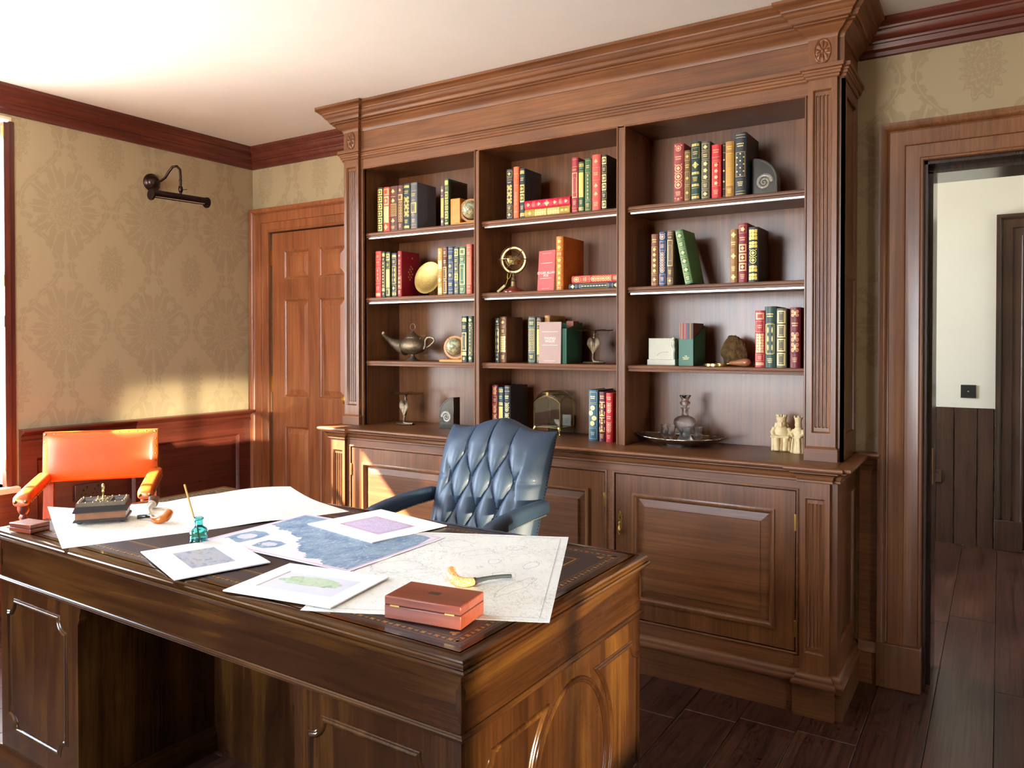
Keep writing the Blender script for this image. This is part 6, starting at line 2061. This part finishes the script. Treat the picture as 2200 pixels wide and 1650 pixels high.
def blobs(t, p):
    gm_ = scene_mat('green_wash', [(0.3, srgb(176, 204, 170)), (0.5, srgb(204, 222, 196)), (0.7, srgb(150, 188, 146))], 30)
    pts = []
    for i in range(60):
        a = 2 * math.pi * i / 60
        r = 1 + 0.25 * mnoise.noise(Vector((math.cos(a) * 2.5, math.sin(a) * 2.5, 4))) + 0.15 * mnoise.noise(Vector((math.cos(a) * 8, math.sin(a) * 8, 2)))
        pts.append((0.082 * r * math.cos(a), 0.030 * r * math.sin(a) + 0.014 - 0.012 * math.cos(2 * a) * 0.4, 0.0012))
    part('green_wash', MB().add(pts, [tuple(range(60))]), gm_, p, 0)
print_('white mounted print with a pale green wash at the desk front', (-1.386, 1.280), (0.300, 0.236), R(9.4), (-0.105, 0.110, -0.062, 0.066), pm2, cz + 0.0010, blobs)
pm3 = map_mat('county_print', srgb(222, 206, 234), srgb(120, 112, 168), 26, 0.06)
def pinkf(t, p):
    q = MB()
    a, b = 0.096, 0.068
    for k_, w__ in ((0, 0.0014), (0.006, 0.0007)):
        x, y = a - k_, b - k_
        for r in ((-x, x, -y, -y + w__), (-x, x, y - w__, y), (-x, -x + w__, -y, y), (x - w__, x, -y, y)):
            q.add([(r[0], r[2], 0.0013), (r[1], r[2], 0.0013), (r[1], r[3], 0.0013), (r[0], r[3], 0.0013)], [(0, 1, 2, 3)])
    part('pink_frame', q, plain('pink_ink2', srgb(228, 140, 150), 0.6), p, 0)
print_('white mounted lilac county map below the blue chair', (-1.6525, 1.811), (0.336, 0.286), R(-10.8), (-0.104, 0.108, -0.076, 0.076), pm3, cz + 0.0010, pinkf)

# wooden boxes
boxw = wood('box_mahogany', srgb(102, 42, 26), srgb(136, 64, 42), srgb(158, 84, 58), 'x', rough=0.35, coat=0.25, grain=0.25)
def hinged_box(label, c, size, rz, hb, ht, z, plate, hinge):
    t = thing('wooden_box', label, 'box', (c[0], c[1], z), rz)
    w_, d_ = size
    part('box_body', MB().box(-w_ / 2, w_ / 2, -d_ / 2, d_ / 2, 0, hb), boxw, t, bev=0.0018)
    l = part('lid', MB().box(-w_ / 2, w_ / 2, -d_ / 2, d_ / 2, hb + 0.0008, hb + ht), boxw, t, bev=0.0024)
    part('lid_seam', MB().box(-w_ / 2 + 0.001, w_ / 2 - 0.001, -d_ / 2 + 0.001, d_ / 2 - 0.001, hb - 0.002, hb + 0.002), plain('hole_black', (0.005, 0.004, 0.004, 1), 0.8), t)
    if plate:
        part('inlay_plate', MB().box(-0.0135, 0.0135, -0.0085, 0.0085, hb + ht - 0.0005, hb + ht + 0.0002), plain('dark_brass', srgb(92, 78, 62), 0.4, 0.7), l)
    if hinge:
        for x in (-w_ * 0.36, w_ * 0.36):
            part('hinge', MB().box(x - 0.011, x + 0.011, -d_ / 2 - 0.0008, -d_ / 2 + 0.001, hb - 0.001, hb + 0.002), brass, t)
hinged_box('reddish wooden box with brass inlay plate at the desk front', (-1.006, 1.280), (0.180, 0.107), R(8.6), 0.028, 0.019, TZ + 0.0015, True, True)
hinged_box('small brown wooden box at the left end of the desk', (-2.520, 1.200), (0.099, 0.063), R(8.7), 0.013, 0.013, TZ + 0.0002, False, False)

# inkstand
t = thing('inkstand', 'antique wooden inkstand with brass studs and a tall finial handle', 'inkstand', (-2.452, 1.392, TZ + 0.0024), R(52))
ebony = plain('ebonised', srgb(40, 36, 38), 0.3, coat=0.3)
lead = plain('lead_lining', srgb(120, 122, 130), 0.35, 0.8)
part('box_body', MB().box(-0.072, 0.072, -0.055, 0.055, 0.010, 0.040), plain('inkstand_wood', srgb(132, 86, 58), 0.4, coat=0.2, vary=0.12, vscale=40), t, bev=0.001)
part('base_moulding', MB().sweep([(-0.072, -0.055, 0), (0.072, -0.055, 0), (0.072, 0.055, 0), (-0.072, 0.055, 0)], [(-0.004, 0.008), (0.005, 0.008), (0.005, 0.012), (0.002, 0.016), (-0.004, 0.016)], (0, 0, 1), True, -1), ebony, t)
rr = lambda a, b, z: [(-a, -b, z), (a, -b, z), (a, b, z), (-a, b, z)]
part('eave', MB().rings([rr(0.070, 0.053, 0.036), rr(0.078, 0.061, 0.038), rr(0.078, 0.061, 0.041), rr(0.072, 0.055, 0.056), rr(0.071, 0.054, 0.056)]), ebony, t, 0)
dk = MB()
def hcells(op, X0, X1, Y0, Y1, za_, zb_):
    xs = sorted({X0, X1, *[o_[0] for o_ in op], *[o_[1] for o_ in op]})
    ys = sorted({Y0, Y1, *[o_[2] for o_ in op], *[o_[3] for o_ in op]})
    for i in range(len(xs) - 1):
        for j in range(len(ys) - 1):
            cx_, cy_ = (xs[i] + xs[i + 1]) / 2, (ys[j] + ys[j + 1]) / 2
            if not any(o_[0] < cx_ < o_[1] and o_[2] < cy_ < o_[3] for o_ in op):
                dk.box(xs[i], xs[i + 1], ys[j], ys[j + 1], za_, zb_)
op = [(-0.060, -0.026, -0.040, 0.040), (0.026, 0.060, -0.040, 0.040), (-0.018, 0.018, -0.044, -0.034), (-0.018, 0.018, 0.034, 0.044)]
hcells(op, -0.070, 0.070, -0.053, 0.053, 0.056, 0.068)
part('deck', dk, plain('deck_brass', srgb(122, 108, 92), 0.4, 0.6, vary=0.2, vscale=120), t)
for a, b in ((-0.060, -0.026), (0.026, 0.060)):
    part('ink_tray', MB().rings([[(a, -0.040, 0.066), (b, -0.040, 0.066), (b, 0.040, 0.066), (a, 0.040, 0.066)], [(a + 0.006, -0.034, 0.058), (b - 0.006, -0.034, 0.058), (b - 0.006, 0.034, 0.058), (a + 0.006, 0.034, 0.058)]], caps=False).box(a, b, -0.040, 0.040, 0.0555, 0.0575), lead, t, 0)
fl = MB()
for i in range(4):
    for j in range(3):
        cx_, cy_ = -0.0135 + 0.009 * i, -0.018 + 0.018 * j
        fl.tube([(cx_ + 0.0045 * math.cos(a), cy_ + 0.0075 * math.sin(a), 0.0692) for a in [2 * math.pi * n_ / 10 for n_ in range(10)]], 0.0010, 5, True)
part('filigree_plate', fl, polished, t)['kind'] = 'stuff'
part('pen_slot', MB().box(-0.018, 0.018, -0.044, 0.044, 0.056, 0.0565), plain('hole_black', (0.005, 0.004, 0.004, 1), 0.8), t)
part('finial_handle', MB().lathe([(0.006, 0.068), (0.003, 0.071), (0.0024, 0.088), (0.0042, 0.091), (0.0042, 0.094), (0.0034, 0.097), (0.0046, 0.106), (0.0050, 0.112), (0.0034, 0.117), (0.0010, 0.119)], 14), polished, t, 50)
sme = build('stud', MB().ball((0, 0, 0), 0.0028, 8, 5), polished, 60)
for i in range(7):
    for yy in (-0.0485, 0.0485):
        link('stud', sme, t, (-0.063 + 0.021 * i, yy, 0.0685))
for yy in (-0.025, 0, 0.025):
    for xx_ in (-0.0655, 0.0655):
        link('stud', sme, t, (xx_, yy, 0.0685))
for sx in (-1, 1):
    for sy in (-1, 1):
        part('bun_foot', MB().ball((sx * 0.060, sy * 0.044, 0.0065), 0.0105, 14, 8, 1, 1, 0.60), ebony, t, 60)

# ink bottle and pen
t = thing('ink_bottle', 'turquoise glass ink bottle standing between the papers', 'bottle', (-1.953, 1.388, TZ + 0.0002))
tq = glassy('turquoise_glass', (0.30, 0.86, 0.88, 1), 0.03, 1.45)
part('bottle', MB().lathe([(0.002, 0), (0.0225, 0), (0.0245, 0.002), (0.0250, 0.006), (0.0240, 0.009), (0.0240, 0.026), (0.0255, 0.029), (0.0255, 0.033), (0.0215, 0.041), (0.0145, 0.046), (0.0120, 0.049), (0.0112, 0.066), (0.0140, 0.068), (0.0145, 0.071), (0.0130, 0.073), (0.0100, 0.073), (0.0095, 0.050), (0.0200, 0.036), (0.0210, 0.006), (0.002, 0.004)], 36), tq, t, 50)
t = thing('dip_pen', 'slim wooden dip pen leaning in the turquoise ink bottle', 'pen', (-1.953, 1.388, TZ + 0.0065))
part('shaft', MB().tube([(0.013, -0.003, 0.0), (-0.080, 0.010, 0.152)], [0.0020, 0.0030], 10), plain('pen_wood', srgb(206, 160, 86), 0.45, coat=0.2), t)

# pipes
zmap = TZ + 0.0013
def pipe(label, pts, rad, split, mats, bore, z0):
    c = Vector((sum(p[0] for p in pts) / len(pts), sum(p[1] for p in pts) / len(pts), z0))
    t = thing('tobacco_pipe', label, 'pipe', c)
    def smooth(ps, rs, n=6):
        P, Q = [], []
        for i in range(len(ps) - 1):
            p0, p1, p2, p3 = (Vector(ps[max(i - 1, 0)]), Vector(ps[i]), Vector(ps[i + 1]), Vector(ps[min(i + 2, len(ps) - 1)]))
            for k_ in range(n):
                u = k_ / n
                P.append(0.5 * ((2 * p1) + (p2 - p0) * u + (2 * p0 - 5 * p1 + 4 * p2 - p3) * u * u + (3 * p1 - p0 - 3 * p2 + p3) * u ** 3))
                Q.append(rs[i] + (rs[i + 1] - rs[i]) * u)
        P.append(Vector(ps[-1]))
        Q.append(rs[-1])
        return P, Q
    a, ra = smooth(pts[:split + 1], rad[:split + 1])
    b, rb = smooth(pts[split:], [r * 0.86 for r in rad[split:]])
    part('bowl', MB().tube(a, ra, 18), mats[0], t, 60, world=True)
    part('stem', MB().tube(b, rb, 12), mats[1], t, 60, world=True)
    d0 = (a[0] - a[1]).normalized()
    part('bore', MB().tube([a[0] - d0 * 0.003, a[0] + d0 * 0.0006], bore, 14), plain('char', srgb(36, 24, 20), 0.9), t, world=True)
    part('ferrule', MB().tube([b[0] - (b[1] - b[0]).normalized() * 0.002, b[0] + (b[1] - b[0]).normalized() * 0.005], rad[split] * 1.06, 14), mats[2], t, 40, world=True)
mm, tt, b_ = newmat('speckled_meerschaum')
v_ = coords(tt)
vo = N(tt, 'TexVoronoi')
vo.inputs['Scale'].default_value = 420
tt.links.new(v_, vo.inputs['Vector'])
tt.links.new(ramp(tt, vo.outputs['Distance'], [(0.15, srgb(224, 150, 52)), (0.5, srgb(206, 124, 34)), (0.75, srgb(244, 222, 180))]), b_.inputs['Base Color'])
b_.inputs['Roughness'].default_value = 0.35
bump(tt, b_, vo.outputs['Distance'], 0.4, 0.001)
vulc = plain('grey_vulcanite', srgb(52, 58, 62), 0.25, coat=0.2)
pipe('curved speckled amber pipe with dark stem behind the wooden box', [(-1.128, 1.500, zmap + 0.021), (-1.108, 1.478, zmap + 0.016), (-1.082, 1.464, zmap + 0.0125), (-1.062, 1.468, zmap + 0.0115), (-1.050, 1.486, zmap + 0.0110), (-1.036, 1.520, zmap + 0.0120), (-1.018, 1.556, zmap + 0.0100), (-1.006, 1.580, zmap + 0.0065)], [0.0115, 0.0130, 0.0124, 0.0110, 0.0084, 0.0058, 0.0056, 0.0062], 4, (mm, vulc, plain('ferrule_dark', srgb(50, 34, 26), 0.3)), 0.0085, zmap)
amber = plain('amber_pipe', srgb(196, 104, 30), 0.2, coat=0.5, vary=0.25, vscale=60)
briar = plain('rough_briar', srgb(110, 66, 42), 0.6, bmp=0.6, bscale=300)
clay = plain('white_clay', srgb(226, 216, 200), 0.35, coat=0.3)
pipe('amber bowled pipe with black mouthpiece beside the inkstand', [(-2.262, 1.500, zmap + 0.028), (-2.250, 1.478, zmap + 0.017), (-2.266, 1.462, zmap + 0.0115), (-2.292, 1.466, zmap + 0.0105), (-2.318, 1.476, zmap + 0.0115), (-2.345, 1.474, zmap + 0.0105), (-2.368, 1.458, zmap + 0.0080)], [0.0130, 0.0140, 0.0115, 0.0085, 0.0068, 0.0075, 0.0080], 4, (amber, plain('black_vulcanite', srgb(26, 24, 24), 0.2, coat=0.3), silver), 0.0095, zmap)
pipe('brown bowled pipe with white curved stem at the back of the left map', [(-2.500, 1.600, zmap + 0.034), (-2.492, 1.592, zmap + 0.018), (-2.478, 1.578, zmap + 0.0155), (-2.460, 1.560, zmap + 0.0120), (-2.430, 1.534, zmap + 0.0110), (-2.396, 1.516, zmap + 0.0070), (-2.380, 1.508, zmap + 0.0062)], [0.0175, 0.0165, 0.0130, 0.0095, 0.0078, 0.0068, 0.0062], 2, (briar, clay, clay), 0.0135, zmap)
# ------------------------------------------------------------------ tufted blue leather desk chair
bl = plain('blue_black_leather', srgb(52, 70, 90), 0.48, coat=0.05, vary=0.08, vscale=20, bmp=0.12, bscale=700)
bl.node_tree.nodes['Principled BSDF'].inputs['Specular IOR Level'].default_value = 0.7
ch = thing('office_chair', 'deep buttoned dark blue leather desk chair behind the desk', 'chair', (-1.702, 2.290, 0))
HW = 0.249
def topz(s):
    return 0.978 + 0.052 * math.exp(-(s / 0.115) ** 2) + 0.014 * (abs(s) / HW) ** 3
def tuft(s, z):
    # button lattice
    zr = 0.912
    a = s / 0.100 + (zr - z) / 0.216
    b = s / 0.100 - (zr - z) / 0.216
    h = (abs(math.sin(math.pi * a)) * abs(math.sin(math.pi * b)))
    h = h ** 0.36
    if z > zr:
        k = min(1, (z - zr) / 0.03)
        hv = abs(math.sin(math.pi * s / 0.100)) ** 0.36 if abs(s) < 0.15 else 1.0
        h = h * (1 - k) + hv * k
    sd = max(0, (abs(s) - 0.155) / 0.03)
    k = min(1, sd)
    hs = min(1.0, abs(z - 0.804) / 0.018) ** 0.4 * 0.35 + 0.65
    h = h * (1 - k) + hs * k
    return h
def backf(u, v):
    s0 = -1 + 2 * u
    s = HW * s0
    zt = topz(s)
    z = 0.47 + (zt - 0.47) * v
    w_ = 1 - 0.06 * (1 - v)
    x = s * w_
    base = 0.172 + (z - 0.75) * 0.36
    ed = 1 - abs(s0) ** 5
    et = 1 - v ** 16
    puff = 0.036 * tuft(s, z) + 0.012
    roll = 0.045 * (abs(s0) ** 6) + 0.040 * v ** 14
    y = base - puff * (0.35 + 0.65 * max(0, ed * et)) + roll
    return Vector((x, y, z))
q = MB()
nu, nv = 121, 101
front = [backf(i / (nu - 1), j / (nv - 1)) for j in range(nv) for i in range(nu)]
vs = list(front)
fs = [(j * nu + i, j * nu + i + 1, (j + 1) * nu + i + 1, (j + 1) * nu + i) for j in range(nv - 1) for i in range(nu - 1)]
# back shell ring
edge = [i for i in range(nu)] + [(j + 1) * nu - 1 for j in range(1, nv)] + [(nv - 1) * nu + i for i in range(nu - 2, -1, -1)] + [j * nu for j in range(nv - 2, 0, -1)]
off = len(vs)
for e in edge:
    p = front[e]
    vs.append(Vector((p.x * 1.0, 0.172 + (p.z - 0.75) * 0.36 + 0.075, p.z)))
n = len(edge)
fs += [(edge[i], edge[(i + 1) % n], off + (i + 1) % n, off + i) for i in range(n)]
fs.append(tuple(off + i for i in range(n))[::-1])
q.add(vs, fs)
backp = part('backrest', q, bl, ch, 50)
btn = build('button', MB().ball((0, 0, 0), 0.0085, 12, 8, 1, 0.6, 1), bl, 60)
rows = [(0.912, (-0.1, 0, 0.1)), (0.804, (-0.15, -0.05, 0.05, 0.15)), (0.696, (-0.1, 0, 0.1)), (0.588, (-0.15, -0.05, 0.05, 0.15))]
for z, ss in rows:
    for s in ss:
        w_ = 1 - 0.06 * (1 - (z - 0.47) / (topz(s) - 0.47))
        link('button', btn, backp, (s * w_, 0.172 + (z - 0.75) * 0.36 - 0.008, z))
nl = MB()
for k in range(46):
    v = k / 45
    for sg in (-1, 1):
        z = 0.48 + (topz(HW) - 0.49) * v
        w_ = 1 - 0.06 * (1 - v)
        nl.ball((sg * (HW * w_ + 0.0005), 0.172 + (z - 0.75) * 0.36 + 0.064, z), 0.0026, 6, 4)
part('back_nails', nl, plain('dark_nail', srgb(60, 60, 64), 0.3, 0.8), backp)['kind'] = 'stuff'
part('seat', MB().box(-0.245, 0.245, -0.235, 0.20, 0.40, 0.475), bl, ch, bev=0.03)
for sg in (-1, 1):
    x = sg * 0.262
    P = [(x, 0.200, 0.722), (x, 0.120, 0.722), (x, 0.020, 0.719), (x, -0.080, 0.712), (x, -0.150, 0.703), (x, -0.190, 0.694), (x, -0.204, 0.690)]
    W_ = [0.026, 0.027, 0.027, 0.027, 0.027, 0.025, 0.014]
    H_ = [0.026, 0.028, 0.029, 0.029, 0.029, 0.026, 0.012]
    rings = []
    for p, a, b in zip(P, W_, H_):
        r = []
        for k in range(20):
            th = 2 * math.pi * k / 20
            c, s = math.cos(th), math.sin(th)
            r.append((p[0] + a * math.copysign(abs(c) ** 0.65, c), p[1], p[2] + b * math.copysign(abs(s) ** 0.65, s)))
        rings.append(r)
    ar = part('arm_pad', MB().rings(rings), bl, ch, 60)
    nl = MB()
    for k in range(34):
        u = k / 33
        y = 0.17 - 0.33 * u
        zz = 0.7215 - 0.017 * max(0, u - 0.3) - 0.022
        for s2 in (-1, 1):
            nl.ball((x + s2 * 0.0268, y, zz), 0.0028, 6, 4)
    part('arm_nails', nl, plain('pale_nail', srgb(190, 184, 170), 0.3, 0.8), ar)['kind'] = 'stuff'
    part('arm_support', MB().tube([(x, -0.12, 0.690), (x, -0.10, 0.60), (x * 0.97, -0.04, 0.50), (x * 0.92, 0.0, 0.43)], [0.016, 0.015, 0.016, 0.018], 10), W(MAHO, 'z'), ch)
part('column', MB().lathe([(0.030, 0.09), (0.030, 0.30), (0.045, 0.34), (0.10, 0.40)], 20), W(MAHO, 'z'), ch)
for k in range(5):
    a = 2 * math.pi * k / 5 + 0.3
    part('foot', MB().tube([(0.02 * math.cos(a), 0.02 * math.sin(a), 0.115), (0.16 * math.cos(a), 0.16 * math.sin(a), 0.095), (0.27 * math.cos(a), 0.27 * math.sin(a), 0.065)], [0.024, 0.022, 0.016], 10), W(MAHO, 'x'), ch)
    part('castor', MB().join(MB().lathe([(0.004, -0.012), (0.025, -0.010), (0.025, 0.010), (0.004, 0.012)], 16), Matrix.Translation((0.27 * math.cos(a), 0.27 * math.sin(a), 0.0255)) @ Matrix.Rotation(a, 4, 'Z') @ Matrix.Rotation(R(90), 4, 'X')), brass, ch)

# ------------------------------------------------------------------ orange leather armchair
ol = plain('orange_leather', srgb(214, 92, 26), 0.38, coat=0.15, vary=0.12, vscale=9, bmp=0.1, bscale=500)
oc = thing('armchair', 'low armchair with studded orange leather back and arms by the window', 'chair', (-3.640, 2.040, 0), R(50.9))
cw = W(DOORW, 'z')
# local frame: x along the back, -y is the sitting direction; back plane passes through the origin + 0.125 behind
YBk = 0.123
def post(x):
    return MB().rings([[(x - 0.022, YBk - 0.018 - 0.05, 0), (x + 0.022, YBk - 0.018 - 0.05, 0), (x + 0.022, YBk + 0.022 - 0.05, 0), (x - 0.022, YBk + 0.022 - 0.05, 0)],
                       [(x - 0.022, YBk - 0.018 - 0.04, 0.44), (x + 0.022, YBk - 0.018 - 0.04, 0.44), (x + 0.022, YBk + 0.022 - 0.04, 0.44), (x - 0.022, YBk + 0.022 - 0.04, 0.44)],
                       [(x - 0.020, YBk - 0.012, 0.898), (x + 0.020, YBk - 0.012, 0.898), (x + 0.020, YBk + 0.018, 0.898), (x - 0.020, YBk + 0.018, 0.898)]])
for sx in (-1, 1):
    part('back_post', post(sx * 0.226), cw, oc)
yb_at = lambda z: YBk - 0.04 * (0.898 - z) / 0.458
def padf(u, v):
    x = -0.251 + 0.502 * u
    z = 0.668 + (0.903 - 0.668) * v
    e = (1 - abs(2 * u - 1) ** 6) * (1 - abs(2 * v - 1) ** 4)
    return Vector((x, yb_at(z) - 0.020 - 0.020 * max(0, e) ** 0.6, z))
q = MB()
nu, nv = 41, 25
front = [padf(i / (nu - 1), j / (nv - 1)) for j in range(nv) for i in range(nu)]
vs = list(front)
fs = [(j * nu + i, j * nu + i + 1, (j + 1) * nu + i + 1, (j + 1) * nu + i) for j in range(nv - 1) for i in range(nu - 1)]
edge = [i for i in range(nu)] + [(j + 1) * nu - 1 for j in range(1, nv)] + [(nv - 1) * nu + i for i in range(nu - 2, -1, -1)] + [j * nu for j in range(nv - 2, 0, -1)]
off = len(vs)
for e in edge:
    p = front[e]
    vs.append(Vector((p.x, yb_at(p.z) + 0.022, p.z)))
n = len(edge)
fs += [(edge[i], edge[(i + 1) % n], off + (i + 1) % n, off + i) for i in range(n)]
fs.append(tuple(off + i for i in range(n))[::-1])
bp_ = part('backrest', MB().add(vs, fs), ol, oc, 50)
stud = build('stud', MB().ball((0, 0, 0), 0.0078, 10, 6, 1, 0.6, 1), plain('aged_stud', srgb(150, 122, 86), 0.3, 0.85), 60)
for i in range(13):
    link('stud', stud, bp_, (-0.240 + 0.480 * i / 12, yb_at(0.893) - 0.022, 0.893))
for i in range(12):
    link('stud', stud, bp_, (-0.228 + 0.456 * i / 11, yb_at(0.678) - 0.022, 0.678))
for i in range(1, 6):
    for sx in (-1, 1):
        z = 0.893 - 0.215 * i / 6
        link('stud', stud, bp_, (sx * 0.241, yb_at(z) - 0.022, z))
small = build('stud', MB().ball((0, 0, 0), 0.0060, 8, 5, 0.6, 1, 1), plain('aged_stud', srgb(150, 122, 86), 0.3, 0.85), 60)
for sx in (-1, 1):
    x = sx * 0.243
    P = [(x, 0.100, 0.690), (x, 0.0, 0.684), (x, -0.10, 0.676), (x, -0.20, 0.668), (x, -0.255, 0.663), (x, -0.300, 0.655), (x, -0.312, 0.648)]
    rings = []
    for k_, p in enumerate(P):
        a = 0.030 if k_ < 5 else (0.032 if k_ == 5 else 0.026)
        b = 0.024 if k_ < 6 else 0.016
        r = []
        for k in range(16):
            th = 2 * math.pi * k / 16
            c, s = math.cos(th), math.sin(th)
            r.append((p[0] + a * math.copysign(abs(c) ** 0.6, c), p[1], p[2] + b * math.copysign(abs(s) ** 0.6, s)))
        rings.append(r)
    ap = part('arm_pad', MB().rings(rings), ol, oc, 60)
    for k in range(14):
        y = 0.075 - 0.345 * k / 13
        for s2 in (-1, 1):
            link('stud', small, ap, (x + s2 * 0.0315, y, 0.690 - 0.029 * k / 13 - 0.014))
    for k in (-1, 1):
        link('stud', stud, ap, (x + k * 0.020, -0.312, 0.652))
    tp = [(0.024, 0.0), (0.024, 0.06), (0.015, 0.07), (0.022, 0.10), (0.022, 0.36), (0.024, 0.37), (0.024, 0.46), (0.014, 0.475), (0.019, 0.488), (0.013, 0.500), (0.020, 0.516), (0.013, 0.532), (0.020, 0.548), (0.013, 0.562), (0.019, 0.576), (0.013, 0.590), (0.021, 0.602), (0.024, 0.612), (0.024, 0.642)]
    part('front_leg', MB().lathe(tp, 16, (x, -0.265, 0)), W(MAHO, 'z'), oc, 50)
    part('side_rail', MB().box(x - 0.014, x + 0.014, -0.265, 0.085, 0.36, 0.42), cw, oc, bev=0.003)
part('front_rail', MB().box(-0.243, 0.243, -0.279, -0.251, 0.36, 0.42), cw, oc, bev=0.003)
part('seat', MB().box(-0.262, 0.262, -0.290, 0.09, 0.42, 0.475), ol, oc, bev=0.018)
